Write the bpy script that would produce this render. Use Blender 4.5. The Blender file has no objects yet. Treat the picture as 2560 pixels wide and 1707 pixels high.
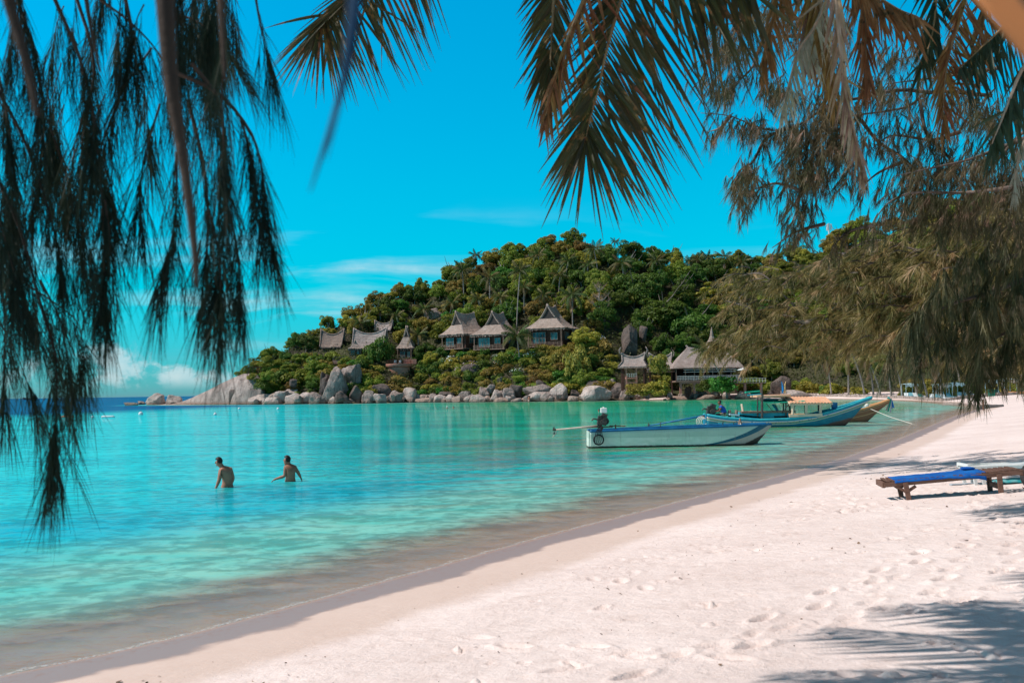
import bpy, math, random
import numpy as np
from mathutils import Vector, Matrix, noise as mnoise
R = math.radians
rng = np.random.default_rng(7)
random.seed(7)
scene = bpy.context.scene
col = scene.collection

# ---------------------------------------------------------------- camera, sky, sun, exposure
FPX = 2489.0                        # focal length in photo pixels (35 mm lens)
CAM = Vector((0.0, 0.0, 2.4))
ROT = Matrix.Rotation(R(90 + 2.864), 3, 'X') @ Matrix.Rotation(R(-0.825), 3, 'Z')
camd = bpy.data.cameras.new('camera')
camd.sensor_width = 36.0
camd.lens = 35.0
camd.clip_start = 0.05
camd.clip_end = 30000
camd.dof.use_dof = True
camd.dof.focus_distance = 70
camd.dof.aperture_fstop = 5.0
cam = bpy.data.objects.new('camera', camd)
cam.matrix_world = Matrix.Translation(CAM) @ ROT.to_4x4()
col.objects.link(cam)
scene.camera = cam

SUN_EL = R(52)
SUN_DIR = Vector((-math.cos(SUN_EL) * math.cos(R(8)), -math.cos(SUN_EL) * math.sin(R(8)), math.sin(SUN_EL)))
sd = bpy.data.lights.new('sun', 'SUN')
sd.energy = 4.8
sd.angle = R(0.53)
sd.color = (1.0, 0.92, 0.86)
sun = bpy.data.objects.new('sun', sd)
sun.rotation_euler = SUN_DIR.to_track_quat('Z', 'Y').to_euler()
col.objects.link(sun)
scene.view_settings.view_transform = 'Standard'
scene.view_settings.look = 'None'
scene.view_settings.gamma = 1.0
scene.view_settings.use_curve_mapping = False
scene.view_settings.exposure = 0.0


class NT:
    """small helper for node trees"""
    def __init__(s, nt):
        s.nt = nt
        nt.nodes.clear()

    def n(s, t, ins=None, **kw):
        nd = s.nt.nodes.new(t)
        for k, v in kw.items():
            setattr(nd, k, v)
        for k, v in (ins or {}).items():
            if isinstance(v, bpy.types.NodeSocket):
                s.nt.links.new(v, nd.inputs[k])
            else:
                nd.inputs[k].default_value = v
        return nd

    def math(s, op, a, b=0.0, c=0.0, clamp=False):
        nd = s.n('ShaderNodeMath', {0: a, 1: b, 2: c}, operation=op)
        nd.use_clamp = clamp
        return nd.outputs[0]

    def ss(s, x, lo, hi):
        nd = s.n('ShaderNodeMapRange', {'Value': x, 'From Min': lo, 'From Max': hi}, interpolation_type='SMOOTHSTEP')
        return nd.outputs[0]

    def mix(s, f, a, b, mode='MIX'):
        nd = s.n('ShaderNodeMix', data_type='RGBA', blend_type=mode)
        for i, v in ((0, f), (6, a), (7, b)):
            if isinstance(v, bpy.types.NodeSocket):
                s.nt.links.new(v, nd.inputs[i])
            else:
                nd.inputs[i].default_value = (*v, 1) if isinstance(v, tuple) and len(v) == 3 else v
        return nd.outputs[2]

    def noise(s, vec, scale, detail=4, rough=0.55, dist=0.0):
        return s.n('ShaderNodeTexNoise', {'Vector': vec, 'Scale': scale, 'Detail': detail, 'Roughness': rough,
                                          'Distortion': dist}).outputs['Fac']

    def mapping(s, vec, scale=(1, 1, 1), loc=(0, 0, 0), rot=(0, 0, 0)):
        return s.n('ShaderNodeMapping', {'Vector': vec, 'Scale': scale, 'Location': loc, 'Rotation': rot}).outputs[0]


world = bpy.data.worlds.new('World')
scene.world = world
world.use_nodes = True
w = NT(world.node_tree)
sky = w.n('ShaderNodeTexSky', sky_type='NISHITA')
sky.sun_disc = False
sky.sun_elevation = SUN_EL
sky.sun_rotation = math.atan2(SUN_DIR.x, SUN_DIR.y)
sky.air_density = 1.0
sky.dust_density = 0.3
sky.ozone_density = 2.0
tc = w.n('ShaderNodeTexCoord').outputs['Generated']
sep = w.n('ShaderNodeSeparateXYZ', {0: tc})
X, Y, Z = sep.outputs
zc = w.math('MAXIMUM', Z, 0.0)
tint = w.n('ShaderNodeValToRGB', {'Fac': w.math('POWER', zc, 0.5)})
cr = tint.color_ramp
cr.elements[0].position = 0.0
cr.elements[0].color = (0.26, 0.70, 1.12, 1)
cr.elements[1].position = 1.0
cr.elements[1].color = (1.5, 0.52, 0.30, 1)
for p_, c_ in ((0.20, (0.10, 0.93, 1.25)), (0.32, (0.0, 1.27, 1.38)), (0.45, (0.0, 1.50, 1.62)), (0.62, (0.0, 1.70, 1.98)), (0.67, (0.40, 1.15, 1.15)), (0.74, (1.0, 0.75, 0.55))):
    e_ = cr.elements.new(p_)
    e_.color = (*c_, 1)
skyc = w.mix(1.0, sky.outputs[0], tint.outputs[0], 'MULTIPLY')
# clouds: azimuth tangent a = x / y, elevation tangent e = z / y in front of the beach
ysafe = w.math('MAXIMUM', w.math('ABSOLUTE', Y), 0.05)
A = w.math('DIVIDE', X, ysafe)
E = w.math('DIVIDE', Z, ysafe)
vec = w.n('ShaderNodeCombineXYZ', {0: A, 1: E, 2: Y}).outputs[0]
cum_n = w.noise(w.mapping(vec, (1, 1.25, 1)), 24, 8, 0.62, 0.25)
cum_big = w.noise(w.mapping(vec, (1, 1.0, 0.6), (3.1, 0.4, 0)), 5.5, 2, 0.5)
band = w.math('MULTIPLY', w.ss(E, 0.006, 0.022), w.ss(E, 0.085, 0.015))
front = w.ss(Y, 0.3, 0.7)
left = w.ss(A, 0.05, -0.25)
cumv = w.math('ADD', w.math('MULTIPLY', cum_big, 0.75), w.math('MULTIPLY', cum_n, 0.8))
env = 0.0
for (ca, ce, ra, re) in ((-0.392, 0.030, 0.050, 0.030), (-0.335, 0.016, 0.045, 0.022), (-0.44, 0.016, 0.040, 0.018), (-0.285, 0.020, 0.030, 0.018), (-0.50, 0.022, 0.035, 0.02), (0.55, 0.03, 0.08, 0.03), (-0.70, 0.03, 0.08, 0.03)):
    d2_ = w.math('ADD', w.math('POWER', w.math('DIVIDE', w.math('SUBTRACT', A, ca), ra), 2.0), w.math('POWER', w.math('DIVIDE', w.math('SUBTRACT', E, ce), re), 2.0))
    env = w.math('MAXIMUM', env, w.math('EXPONENT', w.math('MULTIPLY', d2_, -1.0)))
cum = w.ss(w.math('ADD', w.math('MULTIPLY', env, 0.49), w.math('MULTIPLY_ADD', cum_n, 1.5, -0.75)), 0.24, 0.50)
cum = w.math('MULTIPLY', w.math('MULTIPLY', cum, w.ss(E, 0.004, 0.02)), w.ss(E, 0.11, 0.06))
cum = w.math('MULTIPLY', cum, 0.85)
cir_n = w.noise(w.mapping(vec, (1, 6.5, 1), (0.3, 0.1, 0), (0, 0, R(-7))), 4.2, 6, 0.52, 0.4)
cir = w.math('MULTIPLY', w.ss(cir_n, 0.47, 0.70), w.math('MULTIPLY', w.ss(E, 0.03, 0.07), w.ss(E, 0.20, 0.11)))
cir = w.math('MULTIPLY', cir, w.math('MULTIPLY_ADD', w.ss(A, 0.12, -0.12), 0.75, 0.2))
cl = w.math('MINIMUM', w.math('ADD', w.math('MULTIPLY', cum, 0.76), w.math('MULTIPLY', cir, 0.62)), 1.0)
cl = w.math('MULTIPLY', cl, w.math('MULTIPLY_ADD', front, 0.75, 0.25))
shade = w.mix(w.ss(cum_n, 0.40, 0.66), (5.5, 7.6, 8.4), (8.2, 8.9, 9.2))
skyc = w.mix(cl, skyc, shade)
bg = w.n('ShaderNodeBackground', {'Color': skyc, 'Strength': 0.095})
out = w.n('ShaderNodeOutputWorld', {'Surface': bg.outputs[0]})


# ---------------------------------------------------------------- photo pixel -> place in the world
def ray(px, py):
    return ROT @ Vector(((px - 1280) / FPX, -(py - 853.5) / FPX, -1))


def P(px, py, depth):
    v = ray(px, py)
    return CAM + v * (depth / v.y)


def G(px, py, z=0.0):
    v = ray(px, py)
    return CAM + v * ((z - CAM.z) / v.z)


def S(depth):                        # metres per photo pixel at a depth
    return depth / FPX


def colx(a):                         # photo column of azimuth tangent a near the horizon
    return 1280 + a * FPX


# ---------------------------------------------------------------- object helpers
def link(o, parent=None):
    col.objects.link(o)
    if parent is not None:
        o.parent = parent
    return o


def tag(o, label=None, cat=None, group=None, kind=None):
    if label:
        o['label'] = label
    if cat:
        o['category'] = cat
    if group:
        o['group'] = group
    if kind:
        o['kind'] = kind
    return o


def empty(name, loc=(0, 0, 0), rz=0.0, label=None, cat=None, group=None, scale=1.0):
    o = bpy.data.objects.new(name, None)
    o.location = loc
    o.rotation_euler = (0, 0, rz)
    o.scale = (scale,) * 3
    o.empty_display_size = 0.2
    col.objects.link(o)
    return tag(o, label, cat, group)


def copy_tree(o, parent=None):
    c = o.copy()
    col.objects.link(c)
    if parent is not None:
        c.parent = parent
        c.matrix_parent_inverse = o.matrix_parent_inverse.copy()
    for ch in list(o.children):
        copy_tree(ch, c)
    return c


def mesh_np(name, V, F, smooth=False, mat=None, attrs=None):
    """V (n,3) array, F (m,k) int array of equal-size faces"""
    V = np.asarray(V, dtype=np.float32).reshape(-1, 3)
    F = np.asarray(F, dtype=np.int32)
    me = bpy.data.meshes.new(name)
    me.vertices.add(len(V))
    me.vertices.foreach_set('co', V.ravel())
    k = F.shape[1]
    me.loops.add(F.size)
    me.loops.foreach_set('vertex_index', F.ravel())
    me.polygons.add(len(F))
    me.polygons.foreach_set('loop_start', np.arange(0, F.size, k, dtype=np.int32))
    if smooth:
        me.polygons.foreach_set('use_smooth', np.ones(len(F), dtype=bool))
    me.update(calc_edges=True)
    me.validate()
    for an, av in (attrs or {}).items():
        at = me.attributes.new(an, 'FLOAT', 'POINT')
        at.data.foreach_set('value', np.asarray(av, dtype=np.float32))
    if mat:
        me.materials.append(mat)
    return me


def obj(name, me, parent=None, **kw):
    o = bpy.data.objects.new(name, me)
    link(o, parent)
    return tag(o, **kw)


class MB:
    """collects simple shapes into one mesh"""
    def __init__(s):
        s.v = []
        s.f = []

    def add(s, vs, fs):
        b = len(s.v)
        s.v += [tuple(v) for v in vs]
        s.f += [tuple(b + i for i in f) for f in fs]
        return s

    def box(s, c, d, rz=0.0, rx=0.0, ry=0.0, taper=1.0):
        m = Matrix.Rotation(rz, 3, 'Z') @ Matrix.Rotation(ry, 3, 'Y') @ Matrix.Rotation(rx, 3, 'X')
        c = Vector(c)
        vs = []
        for z in (-1, 1):
            t = taper if z > 0 else 1.0
            for x, y in ((-1, -1), (1, -1), (1, 1), (-1, 1)):
                vs.append(c + m @ Vector((x * d[0] / 2 * t, y * d[1] / 2 * t, z * d[2] / 2)))
        return s.add(vs, [(3, 2, 1, 0), (4, 5, 6, 7), (0, 1, 5, 4), (1, 2, 6, 5), (2, 3, 7, 6), (3, 0, 4, 7)])

    def bar(s, a, b, wd, h=None):
        """box between two points"""
        a, b = Vector(a), Vector(b)
        d = b - a
        q = d.to_track_quat('Y', 'Z').to_matrix()
        h = h or wd
        vs = []
        for p in (a, b):
            for x, z in ((-1, -1), (1, -1), (1, 1), (-1, 1)):
                vs.append(p + q @ Vector((x * wd / 2, 0, z * h / 2)))
        return s.add(vs, [(0, 1, 2, 3), (7, 6, 5, 4), (0, 4, 5, 1), (1, 5, 6, 2), (2, 6, 7, 3), (3, 7, 4, 0)])

    def tube(s, pts, rad, n=6, cap=True):
        pts = [Vector(p) for p in pts]
        if not hasattr(rad, '__len__'):
            rad = [rad] * len(pts)
        rings = []
        vs = []
        up = Vector((0, 0, 1))
        prev = None
        for i, p in enumerate(pts):
            t = (pts[min(i + 1, len(pts) - 1)] - pts[max(i - 1, 0)])
            if t.length < 1e-9:
                t = Vector((0, 0, 1))
            t.normalize()
            if prev is None:
                u = t.cross(up if abs(t.z) < 0.95 else Vector((1, 0, 0))).normalized()
            else:
                u = (prev - t * prev.dot(t))
                u = u.normalized() if u.length > 1e-6 else t.orthogonal().normalized()
            prev = u
            v = t.cross(u)
            for k in range(n):
                an = 2 * math.pi * k / n
                vs.append(p + (u * math.cos(an) + v * math.sin(an)) * rad[i])
        fs = []
        for i in range(len(pts) - 1):
            for k in range(n):
                fs.append((i * n + k, i * n + (k + 1) % n, (i + 1) * n + (k + 1) % n, (i + 1) * n + k))
        if cap:
            fs.append(tuple(range(n - 1, -1, -1)))
            fs.append(tuple((len(pts) - 1) * n + k for k in range(n)))
        return s.add(vs, fs)

    def grid(s, pf, nu, nv):
        vs = [pf(i / nu, j / nv) for i in range(nu + 1) for j in range(nv + 1)]
        fs = [(i * (nv + 1) + j, (i + 1) * (nv + 1) + j, (i + 1) * (nv + 1) + j + 1, i * (nv + 1) + j + 1)
              for i in range(nu) for j in range(nv)]
        return s.add(vs, fs)

    def ball(s, c, r, nu=10, nv=7, m=None):
        c = Vector(c)
        r = Vector(r) if hasattr(r, '__len__') else Vector((r, r, r))
        vs = []
        for j in range(nv + 1):
            ph = math.pi * j / nv
            for i in range(nu):
                th = 2 * math.pi * i / nu
                p = Vector((math.sin(ph) * math.cos(th) * r.x, math.sin(ph) * math.sin(th) * r.y, math.cos(ph) * r.z))
                vs.append(c + (m @ p if m else p))
        fs = [(j * nu + i, (j + 1) * nu + i, (j + 1) * nu + (i + 1) % nu, j * nu + (i + 1) % nu)
              for j in range(nv) for i in range(nu)]
        return s.add(vs, fs)

    def ring(s, c, R_, r, nu=20, nv=6, m=None):
        c = Vector(c)
        vs = []
        for i in range(nu):
            a = 2 * math.pi * i / nu
            for j in range(nv):
                b = 2 * math.pi * j / nv
                p = Vector(((R_ + r * math.cos(b)) * math.cos(a), (R_ + r * math.cos(b)) * math.sin(a), r * math.sin(b)))
                vs.append(c + (m @ p if m else p))
        fs = [(i * nv + j, ((i + 1) % nu) * nv + j, ((i + 1) % nu) * nv + (j + 1) % nv, i * nv + (j + 1) % nv)
              for i in range(nu) for j in range(nv)]
        return s.add(vs, fs)

    def build(s, name, mat, parent=None, smooth=False, bevel=0.0, solid=0.0, **kw):
        me = bpy.data.meshes.new(name)
        me.from_pydata(s.v, [], s.f)
        me.validate()
        if smooth:
            me.polygons.foreach_set('use_smooth', [True] * len(me.polygons))
        me.update()
        if mat:
            me.materials.append(mat)
        o = obj(name, me, parent, **kw)
        if solid:
            sm = o.modifiers.new('s', 'SOLIDIFY')
            sm.thickness = solid
            sm.offset = -1
        if bevel:
            bm_ = o.modifiers.new('b', 'BEVEL')
            bm_.width = bevel
            bm_.segments = 2
            bm_.limit_method = 'ANGLE'
        return o


# ---------------------------------------------------------------- materials
MATS = {}


def mat(name, c1, c2=None, scale=4.0, rough=0.8, bump=0.0, bscale=20.0, stretch=(1, 1, 1), metal=0.0, spec=0.3,
        c3=None, s3=1.0, t3=(0.55, 0.65), rand=0.0, emis=None, lo=0.35, hi=0.65):
    if name in MATS:
        return MATS[name]
    m = bpy.data.materials.new(name)
    m.use_nodes = True
    t = NT(m.node_tree)
    co = t.n('ShaderNodeTexCoord').outputs['Object']
    co = t.mapping(co, stretch)
    base = (*c1, 1)
    if c2:
        f = t.ss(t.noise(co, scale, 6, 0.6), lo, hi)
        base = t.mix(f, c1, c2)
    if c3:
        f = t.ss(t.noise(co, s3, 5, 0.65), *t3)
        base = t.mix(f, base if c2 else c1, c3)
    if rand:
        oi = t.n('ShaderNodeObjectInfo').outputs['Random']
        base = t.n('ShaderNodeHueSaturation', {'Color': base, 'Value': t.math('MULTIPLY_ADD', oi, rand * 2, 1 - rand),
                                               'Hue': t.math('MULTIPLY_ADD', oi, 0.03, 0.485)}).outputs[0]
    p = t.n('ShaderNodeBsdfPrincipled', {'Base Color': base, 'Roughness': rough, 'Metallic': metal,
                                         'Specular IOR Level': spec})
    if bump:
        b = t.n('ShaderNodeBump', {'Height': t.noise(co, bscale, 6, 0.65), 'Strength': 1.0, 'Distance': bump})
        t.nt.links.new(b.outputs[0], p.inputs['Normal'])
    t.n('ShaderNodeOutputMaterial', {'Surface': p.outputs[0]})
    MATS[name] = m
    return m


def leafmat(name, c1, c2, c3=None, t3=(0.6, 0.75), trans=0.35, rand=0.25, scale=0.6, gloss=0.015):
    if name in MATS:
        return MATS[name]
    m = bpy.data.materials.new(name)
    m.use_nodes = True
    t = NT(m.node_tree)
    geo = t.n('ShaderNodeNewGeometry')
    co = geo.outputs['Position']
    f = t.ss(t.noise(co, scale, 5, 0.65), 0.32, 0.68)
    base = t.mix(f, c1, c2)
    if c3:
        base = t.mix(t.ss(t.noise(t.mapping(co, (1, 1, 1), (9, 5, 2)), scale * 2.3, 4, 0.7), *t3), base, c3)
    oi = t.n('ShaderNodeObjectInfo').outputs['Random']
    isl = geo.outputs['Random Per Island']
    val = t.math('ADD', t.math('MULTIPLY_ADD', oi, rand * 2, 1 - rand), t.math('MULTIPLY_ADD', isl, 0.5, -0.25))
    base = t.n('ShaderNodeHueSaturation', {'Color': base, 'Value': val,
                                           'Hue': t.math('MULTIPLY_ADD', oi, 0.05, 0.475)}).outputs[0]
    d = t.n('ShaderNodeBsdfDiffuse', {'Color': base})
    tr = t.n('ShaderNodeBsdfTranslucent', {'Color': base})
    g = t.n('ShaderNodeBsdfGlossy', {'Color': (1, 1, 1, 1), 'Roughness': 0.55})
    mx = t.n('ShaderNodeMixShader', {0: trans, 1: d.outputs[0], 2: tr.outputs[0]})
    mx2 = t.n('ShaderNodeMixShader', {0: gloss, 1: mx.outputs[0], 2: g.outputs[0]})
    t.n('ShaderNodeOutputMaterial', {'Surface': mx2.outputs[0]})
    MATS[name] = m
    return m


# ---------------------------------------------------------------- shore line and terrain heights
near_px = [(0, 1690), (240, 1640), (479, 1584), (762, 1507), (1088, 1418), (1270, 1366), (1448, 1318), (1600, 1280),
           (1741, 1243), (1960, 1187), (2110, 1145), (2242, 1100), (2318, 1068), (2395, 1037), (2440, 1024),
           (2456, 1018), (2430, 1013), (2354, 1006), (2276, 1001.5), (2180, 999), (2065, 997.5), (1960, 997), (1900, 997.2)]
head_px = [(1800, 997.6), (1700, 998.5), (1600, 1000), (1500, 1002), (1400, 1003), (1300, 1004), (1180, 1005),
           (1050, 1005.5), (960, 1007.5), (870, 1009), (760, 1010), (650, 1011), (560, 1011.5), (450, 1012), (385, 1012)]
shore = [(-90, -60), (-30, -9), (-14, 1.5), (-7.5, 5.8)]
shore += [tuple(G(x, y)[:2]) for x, y in near_px]
shore += [tuple(G(x, y)[:2]) for x, y in head_px]
tip = G(385, 1012)
shore += [(tip.x + 2, tip.y + 9), (tip.x + 30, tip.y + 40), (tip.x + 60, tip.y + 130), (tip.x + 80, tip.y + 500)]
shore = np.array(shore)
waterpoly = np.vstack([shore, [[tip.x + 80, 30000], [-30000, 30000], [-30000, -60]]])


def signed_dist(X, Y):
    """+ inland, - out on the water"""
    X = np.asarray(X, dtype=float)
    Y = np.asarray(Y, dtype=float)
    best = np.full(X.shape, 1e12)
    for (x0, y0), (x1, y1) in zip(shore[:-1], shore[1:]):
        dx, dy = x1 - x0, y1 - y0
        L = dx * dx + dy * dy + 1e-12
        t = np.clip(((X - x0) * dx + (Y - y0) * dy) / L, 0, 1)
        d = (X - x0 - t * dx) ** 2 + (Y - y0 - t * dy) ** 2
        best = np.minimum(best, d)
    ins = np.zeros(X.shape, dtype=bool)
    n = len(waterpoly)
    for i in range(n):
        x0, y0 = waterpoly[i]
        x1, y1 = waterpoly[(i + 1) % n]
        if y0 == y1:
            continue
        c = ((y0 > Y) != (y1 > Y)) & (X < (x1 - x0) * (Y - y0) / (y1 - y0) + x0)
        ins ^= c
    d = np.sqrt(best)
    return np.where(ins, -d, d)


def wav(X, Y, seed, f):
    r = np.random.default_rng(seed)
    o = np.zeros(np.shape(X))
    for k in range(7):
        a = r.uniform(0, 2 * math.pi)
        ff = f * r.uniform(0.5, 2.2)
        o = o + np.sin((X * math.cos(a) + Y * math.sin(a)) * ff + r.uniform(0, 6.3)) / (1 + 0.5 * k)
    return o / 2.2


def beach_z(X, Y, s=None):
    if s is None:
        s = signed_dist(X, Y)
    zi = np.interp(s, [-600, -200, -60, -25, -8, -2, 0, 2, 5, 9, 13, 20, 45, 100, 3000],
                   [-14, -9, -4, -2.0, -0.62, -0.10, 0, 0.13, 0.42, 0.72, 0.92, 1.15, 1.55, 2.0, 2.0])
    amp = np.clip((s - 1.5) / 6, 0, 1)
    return zi + amp * 0.035 * wav(X, Y, 3, 1.1) + amp * 0.05 * wav(X, Y, 5, 0.35)


_headA = np.array([(x - 1280) / FPX for x, y in (near_px[-6:] + head_px)][::-1])
_hy = np.array([G(x, y).y for x, y in (near_px[-6:] + head_px)][::-1])
SIL = [(300, 1000), (560, 985), (600, 960), (640, 905), (700, 868), (760, 830), (800, 812), (870, 785), (950, 745), (1040, 715),
       (1100, 700), (1160, 662), (1250, 640), (1340, 618), (1440, 606), (1530, 630), (1600, 640), (1680, 652),
       (1760, 668), (1860, 668), (1960, 655), (2060, 625), (2160, 600), (2260, 575), (2420, 545), (2600, 520),
       (3200, 520)]
_sx = np.array([(x - 1280) / FPX for x, y in SIL])
_sh = np.array([max((996.5 - 0.0144 * x) - y - 14, -14) for x, y in SIL], dtype=float)
SLOPE = 0.52


def head_shore(a):
    return np.interp(a, _headA, _hy)


def hill_z(X, Y):
    Yc = np.maximum(Y, 20.0)
    a = X / Yc
    ys = head_shore(a)
    cx = 1280 + a * FPX
    flat = np.interp(cx, [1560, 1720, 1900, 2100, 2300, 2700], [0, 10, 26, 32, 42, 70])
    H = np.interp(a, _sx, _sh)
    zr = (2.4 + H * (ys + flat) / FPX) / (1 - (1 / SLOPE) * H / FPX)
    zr = np.maximum(zr, 0.4)
    t = Y - ys - flat
    tr = zr / SLOPE
    z0 = np.interp(cx, [600, 1560, 1720, 1900], [0.2, 0.2, 1.8, 1.6])
    up = np.where(t < 3, t * 0.2, 0.6 + (t - 3) * SLOPE)
    down = zr - (t - tr) * 0.22
    z = z0 + np.minimum(up, down)
    z = np.where(t < 0, z0 + t * 1.0 - 0.2, z)
    k = np.clip(t / 8, 0, 1) * np.clip(z / 6, 0, 1)
    z = z + k * 1.0 * wav(X, Y, 11, 0.09)
    # headland runs out to the left
    z = np.where(cx < 560, z - (560 - cx) * 0.06, z)
    return np.maximum(z, -12)
# ---------------------------------------------------------------- sand
def sand_material():
    m = bpy.data.materials.new('sand')
    m.use_nodes = True
    t = NT(m.node_tree)
    co = t.n('ShaderNodeNewGeometry').outputs['Position']
    sh = t.n('ShaderNodeAttribute', attribute_name='inland').outputs['Fac']
    n1 = t.noise(co, 0.35, 5, 0.6)
    n2 = t.noise(t.mapping(co, (1, 1, 1), (7, 3, 0)), 2.6, 6, 0.7)
    fine = t.noise(co, 60, 3, 0.8)
    dry = t.mix(t.ss(n1, 0.3, 0.7), (0.70, 0.585, 0.545), (0.80, 0.69, 0.65))
    dry = t.mix(t.math('MULTIPLY', t.ss(n2, 0.46, 0.72), 0.40), dry, (0.52, 0.40, 0.35))
    dry = t.mix(t.math('MULTIPLY', t.ss(fine, 0.62, 0.8), 0.5), dry, (0.36, 0.26, 0.22))
    wob = t.noise(co, 0.9, 4, 0.6)
    shn = t.math('ADD', sh, t.math('MULTIPLY_ADD', wob, 0.8, -0.4))
    damp = t.ss(shn, 2.1, 1.6)
    wet = t.ss(shn, 0.85, 0.65)
    c = t.mix(t.math('MULTIPLY', damp, 0.75), dry, (0.56, 0.43, 0.36))
    c = t.mix(wet, c, (0.31, 0.225, 0.20))
    # wrack line of fine bits along the last high wave
    wl = t.math('MULTIPLY', t.ss(shn, -0.3, 0.0), t.ss(shn, 0.5, 0.1))
    wl = t.math('MULTIPLY', wl, t.ss(t.noise(co, 9, 4, 0.7), 0.52, 0.62))
    c = t.mix(t.math('MULTIPLY', wl, 0.6), c, (0.30, 0.15, 0.09))
    under = t.ss(sh, 0.0, -0.4)
    c = t.mix(under, c, (0.38, 0.265, 0.205))
    c = t.mix(t.math('MULTIPLY', t.ss(sh, 0.12, -0.05), t.ss(sh, -0.75, -0.35)), c, (0.44, 0.26, 0.175))
    rough = t.math('MULTIPLY_ADD', wet, -0.50, 0.92)
    hg = t.math('ADD', t.math('MULTIPLY', t.noise(co, 5.0, 8, 0.66), 0.05), t.math('MULTIPLY', fine, 0.004))
    b = t.n('ShaderNodeBump', {'Height': hg, 'Distance': 1.0, 'Strength': t.math('MULTIPLY_ADD', t.ss(shn, 0.3, 3.0), 0.9, 0.03)})
    p = t.n('ShaderNodeBsdfPrincipled', {'Base Color': c, 'Roughness': rough, 'Specular IOR Level': 0.35, 'Normal': b.outputs[0]})
    t.n('ShaderNodeOutputMaterial', {'Surface': p.outputs[0]})
    return m


SAND = sand_material()


def polar_grid(r, th):
    Rr, T = np.meshgrid(r, th, indexing='ij')
    X = Rr * np.sin(T)
    Y = Rr * np.cos(T)
    nr, nt = Rr.shape
    i = np.arange(nr - 1)[:, None] * nt + np.arange(nt - 1)[None, :]
    F = np.stack([i, i + 1, i + nt + 1, i + nt], axis=-1).reshape(-1, 4)[:, ::-1]
    return X, Y, F


r = np.concatenate([np.geomspace(2.2, 36, 620), np.geomspace(36.3, 420, 170), np.geomspace(430, 9000, 30)])
th = np.concatenate([np.linspace(-2.9, -0.62, 14)[:-1], np.linspace(-0.62, 0.62, 560), np.linspace(0.62, 2.9, 14)[1:]])
GX, GY, GF = polar_grid(r, th)
GS = signed_dist(GX, GY)
GZ = beach_z(GX, GY, GS)
far = GY > 1000
GZ = np.where(far, -14, GZ)
# footprints and scuffs trodden into the dry sand
frng = np.random.default_rng(21)
prints = []
for tr_ in range(38):
    x0, y0 = frng.uniform(-3.5, 9), frng.uniform(3.5, 24)
    an = frng.normal(R(62), 0.45)
    if frng.random() < 0.3:
        an += R(90)
    L = frng.integers(10, 30)
    for k in range(L):
        an += frng.normal(0, 0.06)
        side = 0.11 * (1 if k % 2 else -1)
        x0 += math.cos(an) * 0.62
        y0 += math.sin(an) * 0.62
        prints.append((x0 - math.sin(an) * side, y0 + math.cos(an) * side, an, 0.15, 0.06, frng.uniform(0.02, 0.05)))
for k in range(1000):
    prints.append((frng.uniform(-5, 12), frng.uniform(4, 26), frng.uniform(0, 3.1), frng.uniform(0.03, 0.12),
                   frng.uniform(0.02, 0.06), frng.uniform(-0.036, 0.034)))
rr_ = r
for (px_, py_, an, la, wa, dp) in prints:
    d_ = math.hypot(px_, py_)
    t_ = math.atan2(px_, py_)
    if d_ > 34 or d_ < 2.6 or abs(t_) > 0.6:
        continue
    i0, i1 = np.searchsorted(rr_, [d_ - 0.4, d_ + 0.4])
    j0, j1 = np.searchsorted(th, [t_ - 0.4 / d_, t_ + 0.4 / d_])
    xx = GX[i0:i1, j0:j1] - px_
    yy = GY[i0:i1, j0:j1] - py_
    u = (xx * math.cos(an) + yy * math.sin(an)) / la
    v = (-xx * math.sin(an) + yy * math.cos(an)) / wa
    q = u * u + v * v
    dent = -dp * np.exp(-q ** 2 * 0.9) + dp * 0.45 * np.exp(-((np.sqrt(q) - 1.5) ** 2) * 6)
    GZ[i0:i1, j0:j1] += dent * np.clip((GS[i0:i1, j0:j1] - 2.0) / 1.5, 0, 1)
me = mesh_np('beach_sand', np.stack([GX, GY, GZ], -1), GF, True, SAND, {'inland': np.clip(GS, -100, 100).ravel()})
obj('beach_sand', me, kind='structure')


def ground_at(x, y):
    return float(beach_z(np.array([x]), np.array([y]))[0])


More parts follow.
